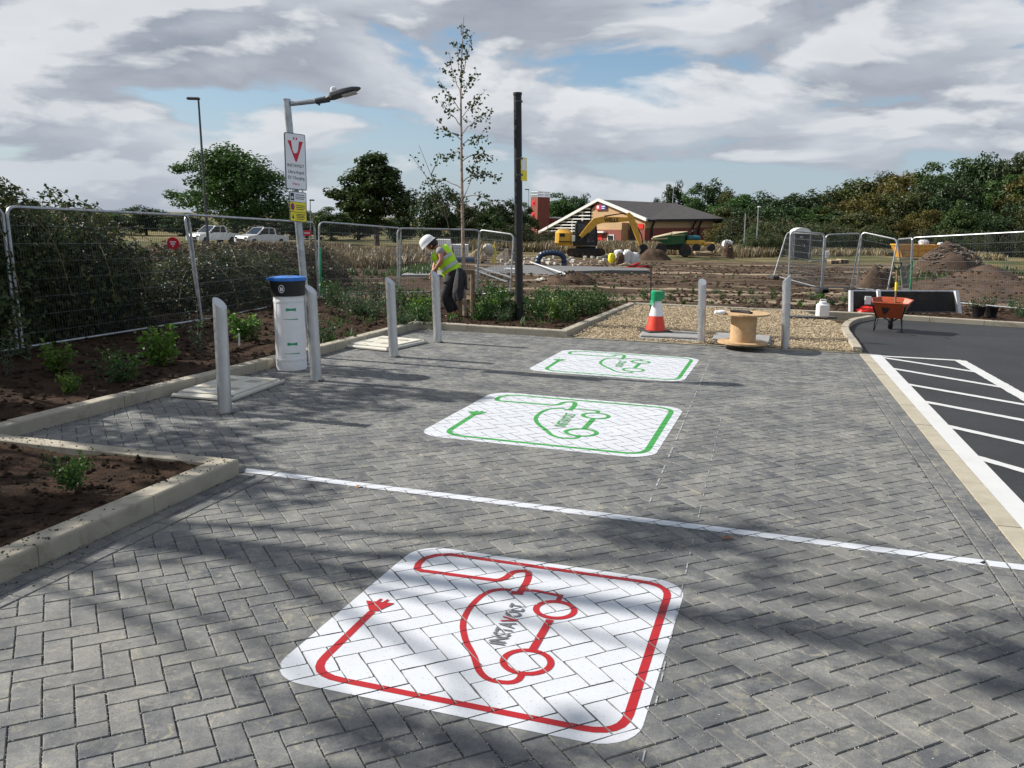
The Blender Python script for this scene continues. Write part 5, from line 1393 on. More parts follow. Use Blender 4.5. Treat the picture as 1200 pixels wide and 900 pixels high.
def bedsam(rg):
    x = rg.uniform(378, 745); y = rg.uniform(336, 384)
    if x < 490: y = rg.uniform(336, 380+(490-x)*.24)
    if x > 662: y = min(y, 380-(x-662)*.36)
    p = GB(x, y); return p if noise.noise(p*1.1) > -.1 else None
tufts('green_weeds', 420, bedsam, .04, .12, 'weed', 6, 'low weeds between the shrubs of the bed', .012)
tufts('green_weeds', 520, band(470, 1240, 18, 60, nz(.6, .0)), .04, .15, 'weed', 8, 'sparse low weeds across the churned site', .03)
# scrub mounds near the wood
gs = 'dark scrub bushes before the wood'
for x, Yd, s in ((868, 118, 3.2), (893, 112, 2.6), (915, 112, 3.0), (884, 92, 1.5), (905, 94, 1.7), (962, 114, 2.8), (640, 108, 1.4), (1150, 118, 2.4), (1195, 116, 2.4), (1235, 116, 2.4), (610, 112, 2), (990, 116, 2.4), (1030, 118, 2.6), (1080, 118, 2.4), (1110, 116, 2.4), (580, 105, 1.6), (660, 108, 1.6)):
    p = D(x, 290, Yd); e = BB[1]
    put(e[0], (p.x, p.y, T(p.x, p.y)-.2), s, rt.random()*6.28, 'low dark scrub bush on the far side of the site', gs, sz=s*.75)
# ============================================================ PERSON
def skin_mesh(name, joints, edges, m, parent, sub=2, smooth=True):
    me = bpy.data.meshes.new(name+'_s'); me.from_pydata([j[0] for j in joints], edges, [])
    o = bpy.data.objects.new(name+'_s', me); COL.objects.link(o)
    sk = o.modifiers.new('s', 'SKIN'); sk.use_smooth_shade = True
    if not me.skin_vertices:
        bpy.context.view_layer.objects.active = o; bpy.ops.mesh.customdata_skin_add() if hasattr(bpy.ops.mesh, 'customdata_skin_add') else None
    for i, j in enumerate(joints):
        r = j[1]; r = r if hasattr(r, '__len__') else (r, r)
        me.skin_vertices[0].data[i].radius = r; me.skin_vertices[0].data[i].use_root = (i == 0)
    sb = o.modifiers.new('b', 'SUBSURF'); sb.levels = sub; sb.render_levels = sub
    dg = bpy.context.evaluated_depsgraph_get(); dg.update()
    nm = bpy.data.meshes.new_from_object(o.evaluated_get(dg)); bpy.data.objects.remove(o)
    root = parent
    while root.parent: root = root.parent
    off = WL.get(root.name, Vector((0, 0, 0)))
    for v in nm.vertices: v.co -= off
    nm.materials.clear(); nm.materials.append(m); nm.name = name
    nm.polygons.foreach_set('use_smooth', [True]*len(nm.polygons))
    r = bpy.data.objects.new(name, nm); COL.objects.link(r); r.parent = parent; return r
YW = 14.75
def J(x, y, dy=0): return D(x, y, YW+dy)
ft = J(526, 371)
person = thing('person', 'person in a white helmet and yellow hi-vis vest bending over behind a bollard', 'person', (ft.x, ft.y, .06))
hip = J(531, 323); w1 = J(525, 311); ch = J(519, 299); nk = J(512, 290); hd_ = J(504.5, 287.5); hd2 = J(501, 286)
shN = J(515.5, 293.5, -.17); elN = J(518, 305, -.24); wrN = J(511, 314, -.20); haN = J(509, 317, -.18)
shF = J(514.5, 294, .17); elF = J(510, 309, .20); wrF = J(507.5, 319, .12); haF = J(506.5, 323, .10)
hN = J(530, 326, -.10); kN = J(520.5, 346, -.20); aN = J(530, 369.5, -.14); tN = J(521, 372, -.18)
hF = J(530, 326, .10); kF = J(524, 347, .10); aF = J(535, 367.5, .12); tF = J(527, 369.5, .08)
js = [(hip, (.13, .15)), (w1, (.11, .14)), (ch, (.12, .16)), (nk, .055), (hd_, (.075, .08)), (hd2, (.085, .08))]
ed = [(0, 1), (1, 2), (2, 3), (3, 4), (4, 5)]
def chain(start, lst):
    p = start
    for c in lst:
        js.append(c); ed.append((p, len(js)-1)); p = len(js)-1
    return p
def hand(wi, wp, hp, sgn):
    d = (hp-wp).normalized(); u, w_ = frame_of(d)
    pi_ = chain(wi, [(hp, (.032, .022))])
    for k in range(4):
        o_ = w_*(k-1.5)*.021; L_k = (.075, .085, .08, .062)[k]
        chain(pi_, [(hp+o_+d*.035, .0095), (hp+o_+d*(.035+L_k*.5)+u*.012*sgn, .009), (hp+o_+d*(.03+L_k*.85)+u*.04*sgn, .008)])
    chain(wi, [(wp+w_*.03+d*.03, .011), (wp+w_*.045+d*.06+u*.02*sgn, .010), (wp+w_*.04+d*.085+u*.035*sgn, .009)])
e_ = chain(2, [(shN, .060), (lerp(shN, elN, .5), .050), (elN, .043), (lerp(elN, wrN, .45), .040), (wrN, .027)]); hand(e_, wrN, haN, 1)
e_ = chain(2, [(shF, .060), (lerp(shF, elF, .5), .050), (elF, .043), (lerp(elF, wrF, .45), .040), (wrF, .027)]); hand(e_, wrF, haF, 1)
chain(0, [(hN, .105), (lerp(hN, kN, .5), .088), (kN, .062), (lerp(kN, aN, .4), .06), (aN, .038), (tN, .036)])
chain(0, [(hF, .105), (lerp(hF, kF, .5), .088), (kF, .062), (lerp(kF, aF, .4), .06), (aF, .038), (tF, .036)])
body = skin_mesh('body', js, ed, MT['skin'], person, 2)
# face details
fd = (J(498, 290)-J(503, 286)).normalized(); fup = Vector((0, 1, 0)).cross(fd).normalized()
if fup.x > 0: fup = fup
mb = MB(); fc = J(502, 290); 
mb.ball(fc+fd*.085, (.018, .016, .022), 8, 6); mb.build('nose', MT['skin'], person, world=True, smooth=True)
mb = MB(); mb.ball(J(505.5, 288.5, -.083), (.018, .012, .028), 8, 6); mb.build('ear', MT['skin'], person, world=True, smooth=True)
mb = MB(); mb.ball(J(506.5, 285.5), (.095, .092, .095), 16, 10, .04, 3); mb.build('hair', MT['hair'], person, world=True, smooth=True)
# helmet
hc = J(501, 284.5); hx = (J(493, 279)-J(505, 286)).normalized()
hx = Vector((-.62, 0, .62)).normalized()
mb = MB(); mb.lathe([(.152, -.01), (.150, .0), (.138, .012), (.135, .05), (.118, .095), (.08, .128), (.03, .142), (0, .143)], hc+hx*-.02, 24, hx, 1.0, .88)
mb.build('helmet', MT['helmet'], person, world=True, smooth=True)
vs_ = [(hc+hx*.0+Vector((-.10, 0, -.12)))]; mb = MB(); c0 = hc-hx*.02; pk = Vector((-.7, 0, -.7)).normalized()
mb.add([c0+Vector((0, -.09, 0))+pk*.09, c0+Vector((0, .09, 0))+pk*.09, c0+pk*.19+Vector((0, .05, 0))-hx*.01, c0+pk*.19+Vector((0, -.05, 0))-hx*.01, c0+Vector((0, -.09, 0))+pk*.09-hx*.012, c0+Vector((0, .09, 0))+pk*.09-hx*.012, c0+pk*.19+Vector((0, .05, 0))-hx*.02, c0+pk*.19+Vector((0, -.05, 0))-hx*.02], [(0, 1, 2, 3), (7, 6, 5, 4), (0, 3, 7, 4), (1, 5, 6, 2), (2, 6, 7, 3)])
mb.build('helmet_peak', MT['helmet'], person, world=True)
# clothes
tj = [(J(534, 324), (.15, .18)), (J(529, 317), (.165, .19)), (w1, (.155, .18)), (J(520, 302), (.160, .20)), (J(514.5, 294), (.13, .20)), (J(512.5, 291.5), (.085, .14))]
vest = skin_mesh('hi_vis_vest', tj, [(i, i+1) for i in range(5)], MT['hivis'], person, 2)
def ringtape(p, q_dir, rx, ry, wd):
    mb = MB(); d = q_dir.normalized(); u = Vector((0, 1, 0)); w_ = d.cross(u).normalized(); n = 28; vs = []
    for s_ in (-wd/2, wd/2):
        vs += [p+d*s_+u*cos(2*pi*i/n)*ry+w_*sin(2*pi*i/n)*rx for i in range(n)]
    mb.add(vs, [(i, (i+1) % n, n+(i+1) % n, n+i) for i in range(n)]); return mb
ax = (J(531, 320)-J(516, 296)).normalized()
ringtape(J(526, 312), ax, .168, .196, .055).build('reflective_band', MT['reflect'], person, world=True, smooth=True)
mb = MB()
for s_ in (-1, 1):
    pass
ringtape(J(520, 302.5), ax, .172, .208, .05).build('reflective_band', MT['reflect'], person, world=True, smooth=True)
for nm_, a, b_, c in (('shirt_sleeve', J(516, 293, -.12), shN, lerp(shN, elN, .5)), ('shirt_sleeve', J(515, 293, .12), shF, lerp(shF, elF, .5))):
    skin_mesh(nm_, [(a, .07), (b_, .078), (c, .066)], [(0, 1), (1, 2)], MT['shirt'], person, 2)
tj = [(J(531, 323), (.150, .17)), (hN, .12), (lerp(hN, kN, .5), .105), (kN, .085), (lerp(kN, aN, .5), .080), (J(529.5, 367, -.14), .075),
      (hF, .12), (lerp(hF, kF, .5), .105), (kF, .085), (lerp(kF, aF, .5), .080), (J(534.5, 365, .12), .075), (J(530, 316), (.145, .165)), (J(527, 311), (.12, .15))]
skin_mesh('trousers', tj, [(0, 1), (1, 2), (2, 3), (3, 4), (4, 5), (0, 6), (6, 7), (7, 8), (8, 9), (9, 10), (0, 11), (11, 12)], MT['trouser'], person, 2)
for a, b_ in ((aN, tN), (aF, tF)):
    skin_mesh('boot', [(a+Vector((.03, 0, .02)), .055), (a+Vector((.02, 0, -.03)), .055), (b_, .048)], [(0, 1), (1, 2)], MT['boot'], person, 2)
# ============================================================ BUILDING SITE
def pbox(mb, x0, y0, x1, y1, Y, d, b=.03):
    """chamfered box covering a picture rectangle at distance Y, d deep"""
    a = D(x0, (y0+y1)/2, Y); e = D(x1, (y0+y1)/2, Y); c = (a+e)/2; u = D((x0+x1)/2, y0, Y); l = D((x0+x1)/2, y1, Y)
    mb.bbox((c.x, Y+d/2, (u.z+l.z)/2), (e.x-a.x, d, u.z-l.z), b); return mb
def gz(x, Y):
    X = D(x, 290, Y).x; return T(X, Y)
def plane_px(px, py, A, Bp):
    d = ray(px, py); n_ = (Bp-A).cross(Vector((0, 0, 1))); return CC+d*((A-CC).dot(n_)/d.dot(n_))
# --- fire station
Lc = D(633, 272, 146); Cc_ = D(759.5, 257.5, 128); Rc = D(846.7, 256, 141)
FP = lambda x, y: plane_px(x, y, Lc, Cc_)
SP = lambda x, y: plane_px(x, y, Cc_, Rc)
zb_ = -2.0
t = thing('fire_station', 'long low fire station with brown tiled roof, white trimmed gable and brick walls', 'building', (Cc_.x, Cc_.y, zb_))
down = lambda p: Vector((p.x, p.y, zb_))
nf = (Cc_-Lc).cross(Vector((0, 0, 1))).normalized(); nf = nf if nf.y < 0 else -nf      # outward front
ns = (Rc-Cc_).cross(Vector((0, 0, 1))).normalized(); ns = ns if ns.y < 0 else -ns
A = FP(702, 235); C0 = FP(757, 258); eL = FP(692, 245)
mb = MB(); w0 = FP(692, 262); 
front_in = -nf*.25
pts = [down(w0), down(C0), C0, A, eL]
mb.add([p+front_in for p in pts], [(0, 1, 2, 3, 4)]); mb.build('gable_wall', MT['buff'], t, world=True)
mb = MB(); P_ = [FP(692, 269), FP(757, 269)]; P_ = [down(P_[0]), down(P_[1]), P_[1], P_[0]]
mb.slab(*[p+front_in+nf*.06 for p in P_], .05); mb.build('brick_plinth', MT['brick'], t, world=True)
mb = MB(); P_ = [Cc_+(Rc-Cc_)*.0, Rc-(Rc-Cc_)*.02]
q = [down(P_[0]), down(P_[1]), P_[1]+Vector((0, 0, -.1)), P_[0]+Vector((0, 0, -.1))]
mb.add([p-ns*.5 for p in q], [(0, 1, 2, 3)]); mb.build('side_wall', MT['buff'], t, world=True)
a = SP(759.5, 267.5); e = SP(845, 266.5); mb = MB(); mb.slab(*[p-ns*.44 for p in (down(a), down(e), e, a)], .05); mb.build('brick_plinth', MT['brick'], t, world=True)
# louvred open left part
mb = MB(); q = [down(FP(637, 275)), down(w0), eL, FP(637, 271.5)]; mb.add([p-nf*2.2 for p in q], [(0, 1, 2, 3)]); mb.build('dark_recess', MT['roof'], t, world=True)
def gy(x): return lerp(272.5, 235.2, (x-633)/(702-633))+1.5
for y in (244.5, 248.5, 252.5, 256.5, 260, 263.5, 267, 270.5):
    xl = 633+(y+2-1.5-272.5)/(235.2-272.5)*69+1
    if xl < 691: mb = MB(); mb.slab(FP(xl, y+.7), FP(691.5, y+.7), FP(691.5, y-.5), FP(xl, y-.5), .08); mb.build('louvre', MT['facia'], t, world=True)
for x in (640, 655, 668, 680): mb = MB(); mb.slab(*[p-nf*.3 for p in (down(FP(x, 270)), down(FP(x+1.3, 270)), FP(x+1.3, gy(x)+1), FP(x, gy(x)+1))], .2); mb.build('column', MT['facia'], t, world=True)
# projecting porch block
mb = MB(); q = [FP(700, 261), FP(735.5, 261)]; q = [down(q[0]), down(q[1]), q[1], q[0]]; mb.slab(*[p+nf*1.2 for p in q], 1.4); mb.build('porch_wall', MT['buff'], t, world=True)
mb = MB(); q = [FP(700, 269.3), FP(735.5, 269.3)]; q = [down(q[0]), down(q[1]), q[1], q[0]]; mb.slab(*[p+nf*1.28 for p in q], .06); mb.build('porch_brick', MT['brick'], t, world=True)
def on_front(name, x0, y0, x1, y1, m, out, th=.05): mb = MB(); mb.slab(*[p+nf*out for p in (FP(x0, y1), FP(x1, y1), FP(x1, y0), FP(x0, y0))], th); return mb.build(name, MT[m], t, world=True)
on_front('canopy', 702, 271, 717.5, 273, 'facia', 1.9, .6)
on_front('door', 707, 274, 713, 284, 'red', 1.36)
on_front('window', 719, 275, 727, 283, 'facia', 1.36); on_front('pane', 720, 276, 726, 282, 'glass', 1.40)
on_front('window', 747, 262, 753, 268, 'red', -.12); on_front('recess_shade', 737, 261, 745, 286, 'roof', -.14)  # flat dark panel on the wall, its colour standing in for a recess's shade
on_front('sign_panel', 697.5, 239.5, 703.8, 246, 'signred', .0); on_front('sign_panel', 704, 240, 710, 245.8, 'signblue', .0)
on_front('sign_mark', 699.5, 241, 701.8, 244.5, 'signwhite', .02); on_front('sign_mark', 705, 241.3, 709, 242.3, 'signwhite', .02); on_front('sign_mark', 705, 243.6, 708.5, 244.5, 'signwhite', .02)
# roof
sd_ = (Rc-Cc_); sd_.z = 0; sd_.normalize()
Ar = FP(702, 233.8)
best = min((abs(((Ar+sd_*k-CC).dot(CR)*FPX/((Ar+sd_*k-CC).dot(CF))+600)-792), k) for k in [i*.25 for i in range(1, 400)])[1]
Er = Ar+sd_*best; Lr = FP(632.5, 272); Cr = FP(759.6, 257.2)+nf*.4; Rr = SP(847, 256)+ns*.6; Lback = Lr+sd_*best*1.25
Cr2 = Vector((Cr.x, Cr.y, Cr.z))
mb = MB(); mb.add([Cr2, Rr, Er, Ar], [(0, 1, 2, 3)]); mb.add([Lr, Ar, Er, Lback], [(0, 1, 2, 3)]); mb.add([Rr, Rr+(Lback-Rr)*.98, Er], [(0, 1, 2)])
roof = mb.build('roof', MT['roof'], t, world=True)
def bar(p, q, w, h, m, name): mb = MB(); mb.slab(p, q, q+Vector((0, 0, h)), p+Vector((0, 0, h)), w); return mb.build(name, MT[m], t, world=True)
bar(Lr+nf*.3+Vector((0, 0, -.25)), Ar+nf*.3+Vector((0, 0, -.25)), .3, .42, 'facia', 'barge_board'); bar(Ar+nf*.3+Vector((0, 0, -.25)), Cr2+nf*.1+Vector((0, 0, -.25)), .3, .42, 'facia', 'barge_board')
bar(Cr2+Vector((0, 0, -.3)), Rr+Vector((0, 0, -.3)), .2, .25, 'black', 'gutter')
for x in (766, 814, 821, 842): a = SP(x, 259); mb = MB(); mb.tube([a+ns*.3+Vector((0, 0, .2)), a-ns*.2+Vector((0, 0, -.8)), Vector((a.x, a.y, zb_))-ns*.2], .16, 8); mb.build('downpipe', MT['black'], t, world=True)
mb = MB(); a = Er+Vector((-.3, 0, 0)); q = D(789.5, 217, a.y); mb.cyl(Vector((q.x, q.y, a.z-.5)), q, .08, .05, 6); mb.build('mast', MT['galv'], t, world=True)
# --- training tower
Yt = 150
Ta = D(620.8, 279, Yt+1.8); Tb = D(629, 279, Yt); Tc = D(643, 279, Yt+1.0)
t = thing('brick_tower', 'square red brick drill tower with railings on its flat top', 'tower', (Tb.x, Tb.y, zb_))
zt = hpx(230.8, Tb)
def tq(a, b_, z0, z1): return [Vector((a.x, a.y, z0)), Vector((b_.x, b_.y, z0)), Vector((b_.x, b_.y, z1)), Vector((a.x, a.y, z1))]
Td = Ta+(Tc-Tb)
mb = MB()
for a, b_ in ((Ta, Tb), (Tb, Tc), (Tc, Td), (Td, Ta)): mb.quad(*tq(a, b_, zb_, zt))
mb.quad(*[Vector((p.x, p.y, zt)) for p in (Ta, Tb, Tc, Td)]); mb.build('wall', MT['brick'], t, world=True)
ntl = (Tb-Ta).cross(Vector((0, 0, 1))).normalized(); ntl = ntl if ntl.x < 0 or ntl.y < 0 else -ntl
for y0, y1 in ((235, 241), (249, 255)):
    a = lerp(Ta, Tb, .2); b_ = lerp(Ta, Tb, .62); z0 = hpx(y1, a); z1 = hpx(y0, a)
    mb = MB(); mb.slab(*[p+ntl*.05 for p in tq(a, b_, z0, z1)], .1); o_ = mb.build('shutter', MT['red'], t, world=True)
    mb = MB(); mb.slab(*[p+ntl*.10 for p in tq(lerp(a, b_, .45), lerp(a, b_, .85), z0+.2, z1-.3)], .1); mb.build('opening', MT['glass'], o_, world=True)
mb = MB(); zr = zt+.85
cs4 = [Ta, Tb, Tc, Td, Ta]
for a, b_ in zip(cs4, cs4[1:]):
    for z in (zt+.4, zr): mb.cyl(Vector((a.x, a.y, z)), Vector((b_.x, b_.y, z)), .04, .04, 5)
    for k in range(6): p = lerp(a, b_, k/6); mb.cyl(Vector((p.x, p.y, zt)), Vector((p.x, p.y, zr)), .035, .035, 5)
mb.build('railing', MT['galv'], t, world=True)
z1 = hpx(260, Ta); mb = MB(); a = D(612.5, 279, Yt+3); mb.box(((a.x+Ta.x)/2, Yt+4, (zb_+z1)/2), (Ta.x-a.x, 4, z1-zb_)); mb.build('low_annexe', MT['brick'], t, world=True)
mb = MB(); 
for z in (z1+.4, z1+.8): mb.cyl((a.x, Yt+2.05, z), (Ta.x, Yt+2.05, z), .04, .04, 5)
for k in range(5): mb.cyl((lerp(a.x, Ta.x, k/4), Yt+2.05, z1), (lerp(a.x, Ta.x, k/4), Yt+2.05, z1+.8), .04, .04, 5)
mb.build('railing', MT['galv'], t, world=True)
mb = MB(); e = D(656, 279, Yt+2); z1 = hpx(256, e); mb.box(((Tc.x+e.x)/2, Yt+4, (zb_+z1)/2), (e.x-Tc.x, 3.4, z1-zb_)); mb.build('side_annexe', MT['brick'], t, world=True)
mb = MB(); mb.box(((Tc.x+e.x)/2, Yt+4, z1+.12), (e.x-Tc.x+.3, 3.8, .22)); mb.build('flat_roof', MT['facia'], t, world=True)
# --- lamp posts
def lamp_post(x0, y0, x1, y1, Y, lab, headpx=0, hm='dkgrey', r=.08, m='galv'):
    a = D(x1, y1, Y); a.z = min(a.z, gz(x1, Y)); e = D(x0, y0, Y); t = thing('lamp_post', lab, 'lamp post', tuple(a))
    mb = MB(); mb.cyl(a, e, r, r*.6, 8); mb.build('column', MT[m], t, world=True, smooth=True)
    if headpx:
        h = D(x0+headpx, y0+(.5 if headpx < 0 else 0), Y); mb = MB(); c = (h+e)/2; mb.bbox(c+Vector((0, 0, .04)), (abs(h.x-e.x)+.15, .35, .16), .05); mb.build('lamp_head', MT[hm], t, world=True)
lamp_post(232.5, 116, 243, 256, 58, 'tall thin dark street light standing against the left sky', -12, 'dkgrey', .10, 'dkgrey')
lamp_post(363.5, 235, 364, 281, 95, 'distant street light just right of the lamp column', 4)
lamp_post(513, 213, 513, 240, 110, 'distant street light above the dark tree behind the worker', 4)
lamp_post(619.5, 222, 619.5, 262, 145, 'street light standing left of the brick tower', -4)
lamp_post(888.8, 243, 887.8, 274, 96, 'pale street light in front of the dense wood', 1.5, 'white_plastic')
lamp_post(873.6, 250, 873.2, 274, 96, 'short plain pole beside the pale street light before the wood', 0)
# --- excavator
Ye = GT(682, 301).y; K_ = Ye/1031
t = thing('excavator', 'yellow tracked excavator with its boom reaching right in front of the fire station', 'excavator', tuple(D(686, 301, Ye)))
E = lambda x, y, dy=0: D(x, y, Ye+dy)
def trk(dy, nm):
    mb = MB(); pr = []
    for cx, cy, a0, a1 in ((705, 296, -80, 90), (669, 296, 90, 260)):
        for k in range(7):
            a = radians(lerp(a0, a1, k/6)); pr.append((cx+cos(a)*4.6, cy-sin(a)*4.8))
    P3 = [E(x, y, dy) for x, y in pr]; n_ = len(P3)
    mb.add(P3+[p+Vector((0, .5, 0)) for p in P3], [tuple(range(n_)), tuple(range(2*n_-1, n_-1, -1))]+[(i, n_+i, n_+(i+1) % n_, (i+1) % n_) for i in range(n_)])
    o_ = mb.build('track', MT['rubber'], t, world=True)
    for x in (669, 676, 683, 690, 697, 705):
        mb = MB(); r_ = (.26 if x in (669, 705) else .14); p = E(x, 296 if x in (669, 705) else 298.2, dy); mb.cyl(p-Vector((0, .04, 0)), p+Vector((0, .1, 0)), r_, r_, 12); mb.build('roller', MT['mound'], o_, world=True)
trk(-1.2, 'track'); trk(.9, 'track')
mb = MB(); pbox(mb, 676, 288.5, 698, 292.5, Ye-.6, 1.4); mb.build('slew_ring', MT['black'], t, world=True)
mb = MB(); pbox(mb, 652, 270, 671, 288, Ye-1.2, 2.6, .22); pbox(mb, 660, 286.4, 685, 288.6, Ye-1.2, 2.6, .04); pbox(mb, 655, 269, 668, 270.4, Ye-.8, 1.6, .04); mb.build('engine_cover', MT['yellow'], t, world=True, smooth=True)
mb = MB(); mb.slab(E(654.5, 284, -1.23), E(668, 284, -1.23), E(668, 282.5, -1.23), E(654.5, 282.5, -1.23), .03); mb.slab(E(656, 277.5, -1.23), E(662, 277.5, -1.23), E(662, 273.5, -1.23), E(656, 273.5, -1.23), .03); mb.build('vent_grille', MT['black'], t, world=True)
mb = MB(); q = [(672, 288), (700, 288), (700.5, 277), (699, 262), (696.5, 259.3), (677, 259.3), (675, 262), (674, 275), (672, 277)]
P3 = [E(x, y, -1.25) for x, y in q]; n_ = len(q); mb.add(P3+[p+Vector((0, 1.1, 0)) for p in P3], [tuple(range(n_)), tuple(range(2*n_-1, n_-1, -1))]+[(i, n_+i, n_+(i+1) % n_, (i+1) % n_) for i in range(n_)])
cab = mb.build('cab', MT['black'], t, world=True)
mb = MB()
for x0, y0, x1, y1 in ((677, 262, 686, 275), (688, 262, 697.5, 284)): mb.slab(E(x0, y1, -1.27), E(x1, y1, -1.27), E(x1, y0, -1.27), E(x0, y0, -1.27), .02)
mb.build('cab_glass', MT['glass'], cab, world=True)
mb = MB(); pbox(mb, 670, 276, 674, 283, Ye-1.3, .3); mb.build('side_panel', MT['facia'], t, world=True)
def beam(pts, ws, dy, thick, m, name, parent=t):
    L = [];R = []; P2 = [Vector(p) for p in pts]
    for i in range(len(P2)):
        d = (P2[min(i+1, len(P2)-1)]-P2[max(i-1, 0)]).normalized(); n_ = Vector((-d.y, d.x)); L.append(P2[i]+n_*ws[i]/2); R.append(P2[i]-n_*ws[i]/2)
    mb = MB(); m_ = len(P2); F = [E(p.x, p.y, dy) for p in L]+[E(p.x, p.y, dy) for p in R]; Bk = [p+Vector((0, thick, 0)) for p in F]; k = 2*m_
    mb.v = [tuple(p) for p in F+Bk]
    for i in range(m_-1):
        mb.f += [(i, i+1, m_+i+1, m_+i), (k+i+1, k+i, k+m_+i, k+m_+i+1), (i, k+i, k+i+1, i+1), (m_+i, m_+i+1, k+m_+i+1, k+m_+i)]
    mb.f += [(0, m_, k+m_, k), (m_-1, k+m_-1, k+2*m_-1, 2*m_-1)]
    return mb.build(name, MT[m], parent, world=True)
beam([(681, 278), (690, 268), (698, 259.5), (706, 257.5), (722, 257.5), (737, 257)], [5, 7.5, 8.5, 7.5, 6.5, 4.5], -1.75, .45, 'yellow', 'boom')
beam([(736, 249.5), (739, 254), (744, 266), (751, 288.5)], [3, 6.8, 6.4, 3.2], -1.72, .4, 'yellow', 'dipper_arm')
beam([(708, 253.5), (728, 250.3), (738, 251)], [1.6, 1.3, 1], -1.6, .16, 'black', 'hydraulic_ram')
beam([(679, 283), (690, 273)], [2, 1.6], -1.9, .16, 'black', 'hydraulic_ram')
beam([(741, 254), (752, 276), (753.5, 286)], [1.4, 1.2, 1], -1.6, .14, 'black', 'hydraulic_ram')
mb = MB(); q = [(749, 288), (755, 285.5), (759, 288), (760, 294), (756, 298), (749, 297.5), (751, 293)]
P3 = [E(x, y, -2.0) for x, y in q]; n_ = len(q); mb.add(P3+[p+Vector((0, 1.0, 0)) for p in P3], [tuple(range(n_)), tuple(range(2*n_-1, n_-1, -1))]+[(i, n_+i, n_+(i+1) % n_, (i+1) % n_) for i in range(n_)]); mb.build('bucket', MT['rubber'], t, world=True)
vs, fs = text_mesh('WELLS', 1, .03); xs = [v.x for v in vs]; ys_ = [v.y for v in vs]
mb = MB(); mb.add([E(lerp(708, 724.5, (v.x-min(xs))/(max(xs)-min(xs))), lerp(260.2, 255.6, (v.y-min(ys_))/(max(ys_)-min(ys_))), -1.78) for v in vs], fs); mb.build('lettering', MT['black'], t, world=True)
# --- dumpers
Yd_ = GT(790, 301).y
Q = lambda x, y, dy=0: D(x, y, Yd_+dy)
def wheels(t, lst, Y, r_px, wd=.4):
    for x, y, dy in lst:
        p = D(x, y, Y+dy); r = r_px*Y/1031; mb = MB(); mb.lathe([(r*.45, -wd/2), (r*.9, -wd/2), (r, -wd*.3), (r, wd*.3), (r*.9, wd/2), (r*.45, wd/2)], p, 18, (0, 1, 0)); w = mb.build('wheel', MT['rubber'], t, world=True, smooth=True)
        mb = MB(); mb.lathe([(r*.46, -wd*.42), (r*.46, wd*.42)], p, 12, (0, 1, 0)); mb.build('rim', MT['dkgreen'], w, world=True)
t = thing('dumper', 'green site dumper with a pale rimmed tipping skip', 'dumper', tuple(Q(788, 301)))
wheels(t, [(774, 292, -.9), (774, 292, .9), (803, 294, -.9), (803, 294, .9)], Yd_, 7)
def pskip(rows, d, m, name, t):
    """open tub: top and bottom picture outline"""
    (xa, ya), (xb, yb), (xc, yc), (xd, yd) = rows; mb = MB(); F = [Q(xa, ya, -1), Q(xb, yb, -1), Q(xc, yc, -.7), Q(xd, yd, -.7)]; Bk = [Q(xa, ya, 1), Q(xb, yb, 1), Q(xc, yc, .7), Q(xd, yd, .7)]
    mb.slab(F[3], F[2], F[1], F[0], .05); mb.slab(Bk[0], Bk[1], Bk[2], Bk[3], .05); mb.slab(F[0], Bk[0], Bk[3], F[3], .05); mb.slab(F[1], F[2], Bk[2], Bk[1], .05); mb.slab(F[3], Bk[3], Bk[2], F[2], .05)
    return mb.build(name, MT[m], t, world=True)
sk_ = pskip(((764, 279), (806, 271.5), (799, 286), (781, 287)), 2, 'dkgreen', 'tipping_skip', t)
mb = MB(); mb.slab(Q(763, 280, -1.05), Q(782, 279.5, -1.05), Q(788, 272, 0), Q(766, 277, .9), .06); mb.slab(Q(787, 275.5, -1.05), Q(802, 275, -1.05), Q(806, 271, .9), Q(788, 271.5, .9), .06); mb.build('skip_rim', MT['palewood'], sk_, world=True)
mb = MB(); pbox(mb, 781, 286, 808, 293, Yd_-.5, 1.2, .1); mb.build('chassis', MT['rubber'], t, world=True)
mb = MB(); pbox(mb, 797, 281, 806, 288, Yd_-.4, .9, .1); mb.build('engine_cover', MT['dkgreen'], t, world=True)
t = thing('small_dumper', 'small teal and orange site dumper parked right of the green one', 'dumper', tuple(Q(820, 297)))
wheels(t, [(816, 290.5, -.8), (816, 290.5, .8), (833.5, 290, -.8), (833.5, 290, .8)], Yd_, 4.6, .35)
mb = MB(); pbox(mb, 805, 276, 821.5, 281.5, Yd_-.6, 1.3, .12); mb.build('bonnet', MT['teal'], t, world=True)
mb = MB(); pbox(mb, 804, 281.5, 826, 287, Yd_-.6, 1.2, .08); pbox(mb, 822, 284, 838, 288, Yd_-.6, 1.2, .08); mb.build('chassis', MT['yellow'], t, world=True)
mb = MB(); mb.tube([Q(806, 276), Q(810, 272), Q(813, 270)], .06, 6); pbox(mb, 811.5, 269.5, 815, 272.5, Yd_-.2, .4, .05); mb.build('seat', MT['rubber'], t, world=True)
c = GT(792, 297); cf = dup(cn, tuple(c), .2, 'small distant traffic cone standing in front of the green dumper', 1.0); cf['category'] = 'traffic cone'; cf.scale = (1.2, 1.2, 1.25)
